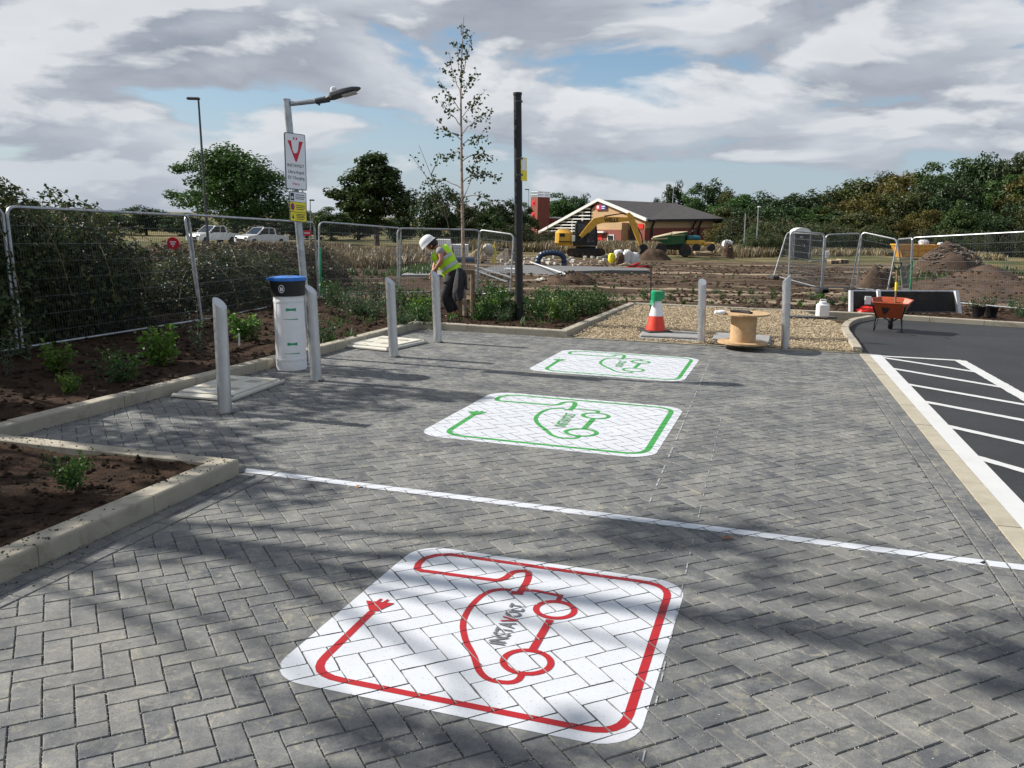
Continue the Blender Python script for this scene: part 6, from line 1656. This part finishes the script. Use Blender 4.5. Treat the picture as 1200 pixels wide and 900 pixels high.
# --- heaps and stacks
def heap(name, x0, x1, ytop, ybase, m, lab, cat, seed=1, dep=None, jag=.35, rocks=120, rs=.09, rm=None, peak=.5):
    rs = rs*1.5
    rg = random.Random(seed); g0 = GT((x0+x1)/2, ybase); Y = g0.y; a = D(x0, ybase, Y); e = D(x1, ybase, Y); H = hpx(ytop, g0)-g0.z; W_ = (e.x-a.x)/2; dp = dep or W_*.8
    mb = MB(); n = 30; m_ = 16; c = Vector((g0.x, Y+dp*.5, 0))
    for j in range(m_+1):
        for i in range(n+1):
            u = i/n*2-1; v = j/m_*2-1; r = math.sqrt(((u-(peak-.5)*1.2*(1-abs(u)))**2)+v*v); k = max(0, 1-r*r)**1.25
            X = c.x+u*W_*1.05; YY = c.y+v*dp*1.05; z = T(X, YY)-.12+k*H*1.12*(1+fbm(X*1.0, YY, seed, 4, 1.6/max(W_, .5))*jag*1.1)
            mb.v.append((X, YY, z))
    mb.f = [(j*(n+1)+i, j*(n+1)+i+1, (j+1)*(n+1)+i+1, (j+1)*(n+1)+i) for j in range(m_) for i in range(n)]
    t = thing(name, lab, cat, (c.x, c.y, T(c.x, c.y))); mb.build('heap_body', MT[m], t, world=True, smooth=True)
    rk = MB()
    for k in range(rocks):
        u = rg.uniform(-1, 1); v = rg.uniform(-1, .6); r = math.sqrt(u*u+v*v)
        if r > 1.05: continue
        kk = max(0, 1-r*r)**1.25; X = c.x+u*W_; YY = c.y+v*dp; rk.rock((X, YY, T(X, YY)-.08+kk*H*1.12), rs*rg.uniform(.5, 1.7)*max(.6, W_*.35), rg, .6)
    o_ = rk.build('loose_rubble', MT[rm or 'rubble'], t, world=True); o_['kind'] = 'stuff'; return t
heap('rubble_heap', 1072, 1172, 290, 322, 'mound', 'heap of broken rubble and earth right of the yellow skip', 'rubble heap', 3, rocks=500, rs=.07)
heap('earth_heap', 1004, 1056, 311, 339, 'mound', 'dark grey earth heap behind the tilted fence panel', 'earth heap', 5, rocks=60, rs=.05, rm='clod')
heap('earth_heap', 1062, 1290, 319, 352, 'mound', 'wide brown earth bank behind the right end of the far kerb', 'earth heap', 7, dep=5, rocks=350, rs=.03, rm='clod', peak=.8)
heap('earth_heap', 630, 708, 318, 334, 'mound', 'low heap of dark earth right of the black post', 'earth heap', 9, rocks=140, rs=.05, rm='clod')
heap('earth_heap', 742, 790, 292, 305, 'mound', 'small heap of earth under the excavator bucket', 'earth heap', 11, rocks=80, rs=.05, rm='clod')
heap('debris_heap', 845, 862, 284, 303, 'mound', 'dark debris heap with white sacking right of the timber pile', 'debris heap', 13, rocks=60)
heap('sand_heap', 543, 568, 293, 303, 'gravel', 'small pale sand heap right of the wrapped block pack', 'sand heap', 15, rocks=10, rs=.02)
heap('covered_heap', 578, 612, 294, 305, 'rubble', 'heap under a dull pinkish cover behind the narrow fence panel', 'covered heap', 17, rocks=14, rs=.03)
# blocks and slabs scattered
rg = random.Random(41)
gbk = 'loose pale blocks lying around the excavator'
proto = None
for k in range(64):
    x = rg.choice([rg.uniform(608, 672), rg.uniform(608, 672), rg.uniform(655, 712), rg.uniform(586, 600)]); y = rg.uniform(301, 312)
    p = GT(x, y); s = p.y/1031*rg.uniform(2.5, 6)
    if proto is None:
        mb = MB(); mb.bbox((0, 0, .28), (1, .6, .56), .05); proto = mb.build('concrete_block', MT['block']); tag(proto, 'loose pale concrete block on the ground around the excavator', 'block', gbk); o = proto
    else: o = proto.copy(); COL.objects.link(o)
    o.location = p+Vector((0, 0, rg.choice([0, 0, .3])*s*.6)); o.rotation_euler = (0, rg.uniform(-.15, .15), rg.random()*3); o.scale = (s, s, s)
# concrete pad and plates
def pad(q, h, m, name, lab, cat):
    z = sum(GT(*p).z for p in q)/len(q)+.12+h; P3 = [G(p[0], p[1], z) for p in q]; mb = MB(); mb.prism([(p.x, p.y) for p in P3], z-.5, z); return tag(mb.build(name, MT[m]), lab, cat)
pad([(560, 318), (606, 330), (650, 328), (666, 318), (715, 316.5), (760, 317), (758, 314), (690, 312), (600, 310.5), (575, 312)], .02, 'padgrey', 'concrete_pad', 'flat grey concrete pad stretching behind the black post', 'pad')
pad([(470, 322), (540, 322), (545, 317), (480, 317)], .05, 'greyconc', 'grey_sheet', 'flat grey sheet lying behind the worker', 'sheet')
def batten(p, q, Yoff, w, m, name, lab, cat, group=None, lift=.2):
    a = GT(*p)+Vector((0, 0, lift)); e = GT(*q)+Vector((0, 0, lift)); mb = MB(); d = (e-a).normalized(); n_ = Vector((-d.y, d.x, 0)).normalized()*w; mb.slab(a-n_, e-n_, e+n_, a+n_, w); return tag(mb.build(name, MT[m]), lab, cat, group)
batten((557, 316), (599, 331), 0, .035, 'galv', 'steel_pole', 'pale steel pole lying on the ground left of the black post, upper one', 'pole')
batten((557, 319), (594, 333), 0, .03, 'galv', 'steel_pole', 'pale steel pole lying on the ground left of the black post, lower one', 'pole', lift=.1)
batten((621, 311.5), (663, 328), 0, .035, 'white_plastic', 'white_batten', 'long white batten lying across the pad right of the black post', 'batten', lift=.25)
batten((722, 317.5), (768, 316.5), 0, .04, 'dkgrey', 'dark_rail', 'dark horizontal rail in front of the red boards', 'rail', lift=.3)
p = GT(600, 320); mb = MB(); mb.bbox(p+Vector((.0, 0, .2)), (.7, .35, .06), .01, rz=-.3); tag(mb.build('white_sheet', MT['sheetwhite']), 'small white sheet lying left of the black post', 'sheet')
for k, (x, y) in enumerate(((630, 331), (636, 330), (642, 332))):
    p = GT(x, y); mb = MB(); rgk = random.Random(k); mb.rock(p+Vector((0, 0, .08)), .16, rgk); tag(mb.build('stone', MT['block']), 'pale stone lying on the dirt just right of the black post', 'stone', 'pale stones by the black post')
# boards
for k, (q, m, lab) in enumerate(((((722, 312), (734, 308), (741, 312)), 'palewood', 'pale timber board leaning in front of the white bags'), (((733, 314), (748, 308), (750, 313)), 'red', 'red board lying in front of the white bags'), (((746, 313.5), (760, 311), (762, 314)), 'red', 'flat red board at the right end of the row of boards'))):
    Y = GT(q[0][0], 315).y; a, b_, c = [D(x, y, Y+i*.3) for i, (x, y) in enumerate(q)]; mb = MB(); mb.slab(a, c, c+Vector((0, .5, .1)), b_, .06); tag(mb.build('board', MT[m]), lab, 'board')
# bags
def sack(x0, y0, x1, y1, Y, m, lab, seed, name='bulk_bag'):
    a = D(x0, y1, Y); e = D(x1, y1, Y); u = D(x0, y0, Y); rg = random.Random(seed); mb = MB(); c = Vector(((a.x+e.x)/2, Y, (a.z+u.z)/2)); W_ = (e.x-a.x)/2; H = (u.z-a.z)/2; n = 16; m_ = 10; vs = []
    for k in range(m_+1):
        th = pi*k/m_
        for i in range(n):
            ph = 2*pi*i/n; r = sin(th)**.55; d = Vector((cos(ph)*r, sin(ph)*r, -math.copysign(abs(cos(th))**.7, cos(th)))); j = 1+.30*noise.noise(d*1.9+Vector((seed*3.1, 0, 0)))+.14*noise.noise(d*5+Vector((0, seed, 0))); vs.append(c+Vector((d.x*W_, d.y*W_*.8, d.z*H))*1.0+Vector((d.x*W_, d.y*W_, d.z*H))*(j-1))
    mb.add(vs, [(k*n+i, k*n+(i+1) % n, (k+1)*n+(i+1) % n, (k+1)*n+i) for k in range(m_) for i in range(n)])
    return tag(mb.build(name, MT[m], smooth=True), lab, 'bag')
Yb_ = GT(730, 310).y
sack(712, 297, 721, 308, Yb_, 'bagyellow', 'bright yellow sack left of the white bulk bags', 1, 'sack')
sack(719, 292.5, 730, 304, Yb_+.8, 'bag', 'white bulk bag at the back of the pile, left one', 2)
sack(722, 296, 731, 311, Yb_-.2, 'mound', 'brown earth filled bag between the yellow and white bags', 3)
sack(729, 293, 741, 311, Yb_+.1, 'bag', 'tall white bulk bag in the middle of the pile', 4)
sack(738, 296, 749, 311, Yb_, 'bag', 'white bulk bag at the right end of the pile', 5)
sack(846, 281, 858, 291, GT(852, 302).y-.5, 'bag', 'white bag on top of the dark debris heap', 6)
# blue-black pipe arch
Yp = GT(647, 313).y
for k in range(2):
    dy = k*.5; P3 = [D(x, y, Yp+dy) for x, y in ((632, 314), (630.5, 306), (634, 299), (642, 296.5), (651, 296.5), (658, 298.5), (661, 304), (660.5, 314))]
    mb = MB(); pth = smoothp(P3, 5); rr = [.15*(1+.18*(i % 2)) for i in range(len(pth))]; mb.tube(pth, rr, 10); tag(mb.build('coiled_pipe', MT['navy']), 'dark blue ribbed pipe bent into an arch in front of the excavator, %s one' % ('front' if k == 0 else 'rear'), 'pipe')
# black pipe bundle left of the worker
gp = 'black pipes lying left of the worker'
for k in range(7):
    a = GT(452+k*2, 309+k*.3)+Vector((0, 0, .15+.1*(k % 3))); e = GT(500+k*3, 314-k*1.2)+Vector((0, 0, .2+.12*(k % 3))); mb = MB(); mb.tube([a, lerp(a, e, .5)+Vector((0, 0, .12)), e], .075, 8); tag(mb.build('black_pipe', MT['navy'], smooth=True), 'black plastic pipe in the loose bundle on the ground left of the worker', 'pipe', gp)
# stacks behind the worker
Yk = GT(530, 306).y
t = thing('board_stack', 'cream stack of boards standing behind the worker', 'stack', tuple(D(519, 296, Yk)))
mb = MB(); pbox(mb, 511, 280.5, 527.5, 296, Yk+.6, 1.2, .02); mb.build('boards', MT['facia'], t, world=True)
t = thing('block_pack', 'white wrapped pack of blocks with a dark grid of straps behind the worker', 'pack', tuple(D(538, 303, Yk)))
mb = MB(); pbox(mb, 528, 286.5, 548, 303, Yk, 1.3, .03); mb.build('blocks', MT['facia'], t, world=True)
for i in range(1, 6): x = 528+i*20/6; mb = MB(); mb.slab(D(x-.25, 302.8, Yk-.02), D(x+.25, 302.8, Yk-.02), D(x+.25, 286.8, Yk-.02), D(x-.25, 286.8, Yk-.02), .01); mb.build('strap', MT['galv'], t, world=True)
for i in range(1, 4): y = 286.5+i*16.5/4; mb = MB(); mb.slab(D(528.3, y+.25, Yk-.025), D(547.7, y+.25, Yk-.025), D(547.7, y-.25, Yk-.025), D(528.3, y-.25, Yk-.025), .01); mb.build('strap', MT['galv'], t, world=True)
mb = MB(); a = D(534, 306, Yk-1); e = D(556, 306, Yk-1); mb.cyl(a, e, .26, .26, 16); t = thing('black_tank', 'black cylindrical tank lying in front of the wrapped pack', 'tank', tuple((a+e)/2)); mb.build('tank_body', MT['navy'], t, world=True, smooth=True)
# cement mixer
Ym = GT(575, 309).y
M_ = lambda x, y, dy=0: D(x, y, Ym+dy)
t = thing('cement_mixer', 'pale cement mixer with a round drum and yellow legs', 'cement mixer', tuple(M_(574, 309)))
mb = MB(); c = M_(573.5, 293); s = Ym/1031; mb.lathe([(3.2*s, -6*s), (6*s, -4.5*s), (7.2*s, 0), (6.2*s, 4*s), (3.6*s, 8*s), (3.9*s, 8.4*s), (3.2*s, 7.6*s)], c, 20, (-.75, -.45, .5)); mb.build('drum', MT['block'], t, world=True, smooth=True)
for pts_ in ([(563, 309), (562.5, 296), (565, 286.5)], [(567, 309), (565.5, 296), (565, 286.5)], [(580, 309), (581, 296), (579, 286)], [(576, 309.5), (580, 298), (580, 288)]):
    mb = MB(); mb.tube([M_(x, y, -.2) for x, y in pts_], .05, 6); mb.build('leg', MT['signyellow'] if pts_[0][0] > 570 else MT['palewood'], t, world=True)
mb = MB(); pbox(mb, 563, 299, 570, 305, Ym-.3, .5, .05); mb.build('motor_box', MT['palewood'], t, world=True)
wheels(t, [(565, 308, .3), (565, 308, -.3)], Ym, 2, .12)
# timber pile
gt_ = 'planks in the timber pile before the dumpers'
rg = random.Random(61)
for k in range(20):
    x = rg.uniform(804, 846); y = rg.uniform(297, 304); p = GT(x, y); L = p.y/1031*rg.uniform(10, 24); mb = MB(); mb.bbox((0, 0, 0), (L, .28, .1), .02); o = mb.build('plank', MT['palewood'] if k % 2 else MT['oldwood']); tag(o, 'loose timber plank in the pile in front of the two dumpers', 'plank', gt_)
    o.location = p+Vector((0, 0, .12+rg.random()*.5)); o.rotation_euler = (0, rg.uniform(-.12, .12), rg.uniform(-.25, .25))
# portable toilet
Yo = GT(940, 304).y
t = thing('portable_toilet', 'dark grey portable toilet with a rounded white roof', 'portable toilet', tuple(D(940, 304, Yo)))
mb = MB(); pbox(mb, 929, 273.5, 951, 303.5, Yo, 1.2, .04); mb.build('cabin', MT['teal'] if False else MT['dkgrey'], t, world=True)
a = D(930, 273.2, Yo); e = D(950.5, 274, Yo); c = (a+e)/2; r = (e.x-a.x)/2; mb = MB(); n_ = 12
pr = [(c.x-r*1.02, a.z-.05)]+[(c.x-r*1.02*cos(pi*k/n_), a.z+.52*sin(pi*k/n_)) for k in range(n_+1)]+[(c.x+r*1.02, a.z-.05)]
mb.sprism(pr, Yo-.06, Yo+1.25); mb.build('roof', MT['white_plastic'], t, world=True)
for x0, x1 in ((930, 931.2), (948.5, 949.7)): mb = MB(); pbox(mb, x0, 274.5, x1, 303, Yo-.04, .05, .01); mb.build('corner_post', MT['galv'], t, world=True)
mb = MB(); pbox(mb, 933, 275.5, 946.5, 302, Yo-.035, .05, .01); dr = mb.build('door', MT['rubber'], t, world=True)
mb = MB(); pbox(mb, 937, 276.5, 941, 279, Yo-.06, .03, .01); mb.build('vent', MT['galv'], dr, world=True)
mb = MB(); pbox(mb, 942, 286.5, 943.2, 289.5, Yo-.08, .05, .01); mb.build('handle', MT['white_plastic'], dr, world=True)
mb = MB(); pbox(mb, 967, 294, 972, 302.5, Yo-2, .4, .05); tag(mb.build('cream_box', MT['facia']), 'small cream coloured box standing right of the portable toilet', 'box')
for k, (x0, x1, y0, y1) in enumerate(((974, 984, 305, 309), (985, 995, 304, 309))):
    t = thing('pallet', 'low timber pallet on the dirt right of the portable toilet, %s one' % ('left' if k == 0 else 'right'), 'pallet', tuple(GT(x0, y1)))
    Y = GT(x0, y1).y
    for i in range(3): mb = MB(); xx = lerp(x0, x1-1.5, i/2); pbox(mb, xx, y0+1, xx+1.5, y1, Y, 1, .01); mb.build('bearer', MT['oldwood'], t, world=True)
    mb = MB(); pbox(mb, x0, y0, x1, y0+1, Y, 1.1, .01); mb.build('deck', MT['palewood'], t, world=True)
batten((949, 307), (966, 307), 0, .12, 'block', 'long_slab', 'long pale slab lying in front of the portable toilet', 'slab', lift=.15)
# skip
Ys = GT(1078, 304).y
t = thing('skip', 'yellow metal skip with sloping ends and white bags on top', 'skip', tuple(D(1078, 303, Ys)))
def sk(x, y, dy): return D(x, y, Ys+dy)
o1 = [(1052.5, 287), (1102.5, 287.5), (1093, 301.5), (1058, 301.5)]
F = [sk(x, y, 0) for x, y in o1]; Bk = [p+Vector((0, 1.9, 0)) for p in F]
mb = MB(); mb.slab(F[3], F[2], F[1], F[0], .06); mb.slab(Bk[0], Bk[1], Bk[2], Bk[3], .06); mb.slab(F[0], Bk[0], Bk[3], F[3], .06); mb.slab(F[1], F[2], Bk[2], Bk[1], .06); mb.slab(F[3], Bk[3], Bk[2], F[2], .06); mb.build('skip_body', MT['skip'], t, world=True)
mb = MB(); ring_ = [F[0], F[1], Bk[1], Bk[0], F[0]]; mb.tube(ring_, .09, 6); mb.build('rim', MT['skip'], t, world=True)
mb = MB(); mb.slab(sk(1054, 293, -.08), sk(1100, 293, -.08), sk(1101, 291.6, -.08), sk(1053, 291.6, -.08), .08); mb.build('side_ledge', MT['skip'], t, world=True)
for x in (1060, 1068, 1077, 1086, 1094): mb = MB(); mb.slab(sk(x, 301, -.10), sk(x+1.2, 301, -.10), sk(x+1.2, 287.5, -.10), sk(x, 287.5, -.10), .1); mb.build('rib', MT['skip'], t, world=True)
mb = MB(); pbox(mb, 1060, 288, 1095, 291, Ys+.2, 1.4, .1); mb.build('load', MT['rubble'], t, world=True)
sack(1076.5, 281, 1088, 290, Ys+.7, 'bag', 'white bag on top of the yellow skip, left one', 8)
sack(1098, 284, 1104.5, 291, Ys+.7, 'bag', 'small white bag on the right end of the yellow skip', 9)
batten((1052, 304), (1086, 304), 0, .1, 'palewood', 'long_plank', 'long pale plank lying under the yellow skip', 'plank', lift=.1)
batten((1052, 313), (1064, 313), 0, .1, 'palewood', 'short_plank', 'short pale plank lying between the fence posts left of the skip', 'plank', lift=.1)
# --- pickups
def pickup(px, Y, rz, lab, beacon=False):
    p = D(px, 285, Y); z = T(p.x, p.y); t = thing('pickup_truck', lab, 'pickup', (p.x, p.y, z))
    def prof(pts, w, m, name, parent=None, x0=0):
        mb = MB(); n = len(pts); mb.add([(x, -w/2, zz) for x, zz in pts]+[(x, w/2, zz) for x, zz in pts], [tuple(range(n)), tuple(range(2*n-1, n-1, -1))]+[(i, n+i, n+(i+1) % n, (i+1) % n) for i in range(n)]); o = mb.build(name, MT[m], parent or t); return o
    prof([(-2.6, .45), (-2.55, 1.05), (-1.2, 1.12), (.5, 1.15), (1.25, 1.12), (2.35, .98), (2.55, .75), (2.55, .42)], 1.84, 'vanwhite', 'body')
    cab_ = prof([(-1.15, 1.12), (-.95, 1.72), (-.6, 1.80), (.35, 1.80), (1.28, 1.12)], 1.62, 'vanwhite', 'cab')
    mb = MB(); mb.slab((1.25, -.70, 1.16), (1.25, .70, 1.16), (.46, .64, 1.76), (.46, -.64, 1.76), -.03); mb.build('windscreen', MT['glass'], cab_)
    for s_ in (-1, 1):
        mb = MB(); y = s_*.822; mb.add([(1.05, y, 1.17), (.4, y, 1.72), (-.15, y, 1.74), (-.15, y, 1.17)], [(0, 1, 2, 3) if s_ > 0 else (3, 2, 1, 0)]); mb.add([(-.25, y, 1.17), (-.25, y, 1.74), (-.75, y, 1.72), (-.95, y, 1.17)], [(0, 1, 2, 3) if s_ > 0 else (3, 2, 1, 0)]); mb.build('side_window', MT['glass'], cab_)
        mb = MB(); mb.bbox((1.0, s_*.98, 1.2), (.12, .22, .18), .03); mb.build('mirror', MT['black'], t)
        mb = MB(); mb.bbox((2.5, s_*.70, .80), (.12, .34, .2), .04); mb.build('headlight', MT['glass'], t)
        for x in (1.65, -1.6):
            mb = MB(); mb.lathe([(.2, -.12), (.36, -.12), (.38, -.06), (.38, .06), (.36, .12), (.2, .12)], (x, s_*.83, .38), 18, (0, 1, 0)); w = mb.build('wheel', MT['rubber'], t, smooth=True); mb = MB(); mb.lathe([(.21, -.11), (.21, .11)], (x, s_*.83, .38), 12, (0, 1, 0)); mb.build('rim', MT['galv'], w)
    mb = MB(); mb.bbox((2.57, 0, .62), (.06, 1.2, .3), .03); mb.build('grille', MT['black'], t)
    if beacon: mb = MB(); mb.bbox((.0, 0, 1.86), (.3, 1.1, .1), .03); mb.build('roof_beacon', MT['black'], cab_)
    t.rotation_euler = (0, 0, rz); return t
pickup(250, 88, radians(240), 'white pickup parked on the far left, partly hidden by brambles')
pickup(307, 86, radians(236), 'white pickup with a dark roof bar parked left of the lamp column', True)
t = thing('small_red_sign', 'small red sign on posts beyond the fence, right of the lamp column', 'sign', tuple(D(360, 280, 60)))
mb = MB(); mb.slab(D(355, 276.5, 60), D(364.5, 276.5, 60), D(364.5, 270, 60), D(355, 270, 60), .05); mb.build('red_board', MT['signred'], t, world=True)
mb = MB(); mb.slab(D(356.5, 273.8, 59.96), D(363, 273.8, 59.96), D(363, 272.6, 59.96), D(356.5, 272.6, 59.96), .02); mb.build('white_bar', MT['signwhite'], t, world=True)
for x in (356.5, 363): mb = MB(); mb.cyl(D(x, 290, 60.1), D(x, 270, 60.1), .04, .04, 6); mb.build('leg', MT['galv'], t, world=True)
# ============================================================ LIGHT AND SKY
SKYOFF = (3.7, 1.9, 0.4)
SUN_EL, SUN_AZ_VEC = radians(35), Vector((-.965, .262, 0))
sd = (SUN_AZ_VEC.normalized()*cos(SUN_EL)+Vector((0, 0, sin(SUN_EL))))
sl = bpy.data.lights.new('sun', 'SUN'); sl.energy = 5.0; sl.angle = radians(.55); sl.color = (1, .95, .88)
so = bpy.data.objects.new('sun', sl); COL.objects.link(so); so.rotation_euler = sd.to_track_quat('Z', 'Y').to_euler(); so.location = (-20, 5, 20)
W = bpy.data.worlds.new('World'); S.world = W; W.use_nodes = True; nt = W.node_tree
bg = nt.nodes['Background']; sky = N(nt, 'ShaderNodeTexSky'); sky.sky_type = 'NISHITA'; sky.sun_disc = False
sky.sun_elevation = SUN_EL; sky.sun_rotation = math.atan2(sd.x, sd.y); sky.air_density = 1.0; sky.dust_density = .6; sky.ozone_density = 1.5
tc = N(nt, 'ShaderNodeTexCoord'); sp = N(nt, 'ShaderNodeSeparateXYZ'); nt.links.new(tc.outputs['Generated'], sp.inputs[0])
zc = mathn(nt, 'MAXIMUM', sp.outputs[2], 0.0)
def cc3(dx, dy, dz, k=1.0, zs=3.0):
    cb = N(nt, 'ShaderNodeCombineXYZ')
    for i, (o_, d_, m_) in enumerate(((sp.outputs[0], dx, k), (sp.outputs[1], dy, k), (sp.outputs[2], dz, k*zs))):
        nt.links.new(mathn(nt, 'ADD', mathn(nt, 'MULTIPLY', o_, m_), d_), cb.inputs[i])
    return cb.outputs[0]
SX, SY, SZ = SKYOFF
def dens(dx, dz):
    a = noisen(nt, 4.4, 11, .50, cc3(SX+dx, SY, SZ+dz), .25); b_ = noisen(nt, 1.7, 2, .5, cc3(SX+3+dx, SY, SZ+dz))
    return mathn(nt, 'ADD', mathn(nt, 'MULTIPLY', a, .74), mathn(nt, 'MULTIPLY', b_, .32))
d0 = dens(0, 0); d1 = dens(-.024, .042); d2 = dens(-.008, .11)
x_ = ramp(nt, sp.outputs[0], -.5, .5, .06, .012)
low = ramp(nt, sp.outputs[2], .02, .22, .03, 0)
d0b = mathn(nt, 'ADD', mathn(nt, 'ADD', d0, x_), low)
cover = ramp(nt, d0b, .508, .548)
lit = ramp(nt, mathn(nt, 'SUBTRACT', d0, d1), -.008, .036)      # tops and sides facing the sun
base = ramp(nt, mathn(nt, 'SUBTRACT', d2, d0), -.04, .09)        # flat grey undersides
thick = ramp(nt, d0b, .56, .69)
K = 1/.12*.62
gr = lambda r, g, b_: (r*K, g*K, b_*K)
cc = mixc(nt, thick, gr(.74, .78, .84), gr(.40, .44, .52))
cc = mixc(nt, mathn(nt, 'MULTIPLY', base, .62), cc, gr(.24, .28, .36))
cc = mixc(nt, mathn(nt, 'MULTIPLY', lit, .72), cc, gr(.92, .945, .97))
fog = noisen(nt, 7, 6, .6, cc3(1, 2, 3, 1, 3.5))
cc = mixc(nt, ramp(nt, fog, .45, .7, 0, .22), cc, gr(.62, .66, .72))
hz = ramp(nt, sp.outputs[2], 0, .12, .5, 0)
cc = mixc(nt, hz, cc, gr(.48, .55, .64))
bl = N(nt, 'ShaderNodeHueSaturation'); nt.links.new(sky.outputs[0], bl.inputs['Color']); bl.inputs['Saturation'].default_value = 1.3; bl.inputs['Value'].default_value = .66
wh = mixc(nt, ramp(nt, sp.outputs[2], .0, .25, .8, .08), bl.outputs[0], gr(.45, .57, .74))
fin = mixc(nt, cover, wh, cc)
nt.links.new(fin, bg.inputs[0]); bg.inputs[1].default_value = .12
S.view_settings.view_transform = 'Standard'; S.view_settings.look = 'None'; S.view_settings.gamma = 1; S.view_settings.exposure = .52
S.view_settings.use_curve_mapping = False
try:
    S.cycles.max_bounces = 6; S.cycles.diffuse_bounces = 3; S.cycles.transparent_max_bounces = 8; S.cycles.use_denoising = True
except Exception as e: print(e)
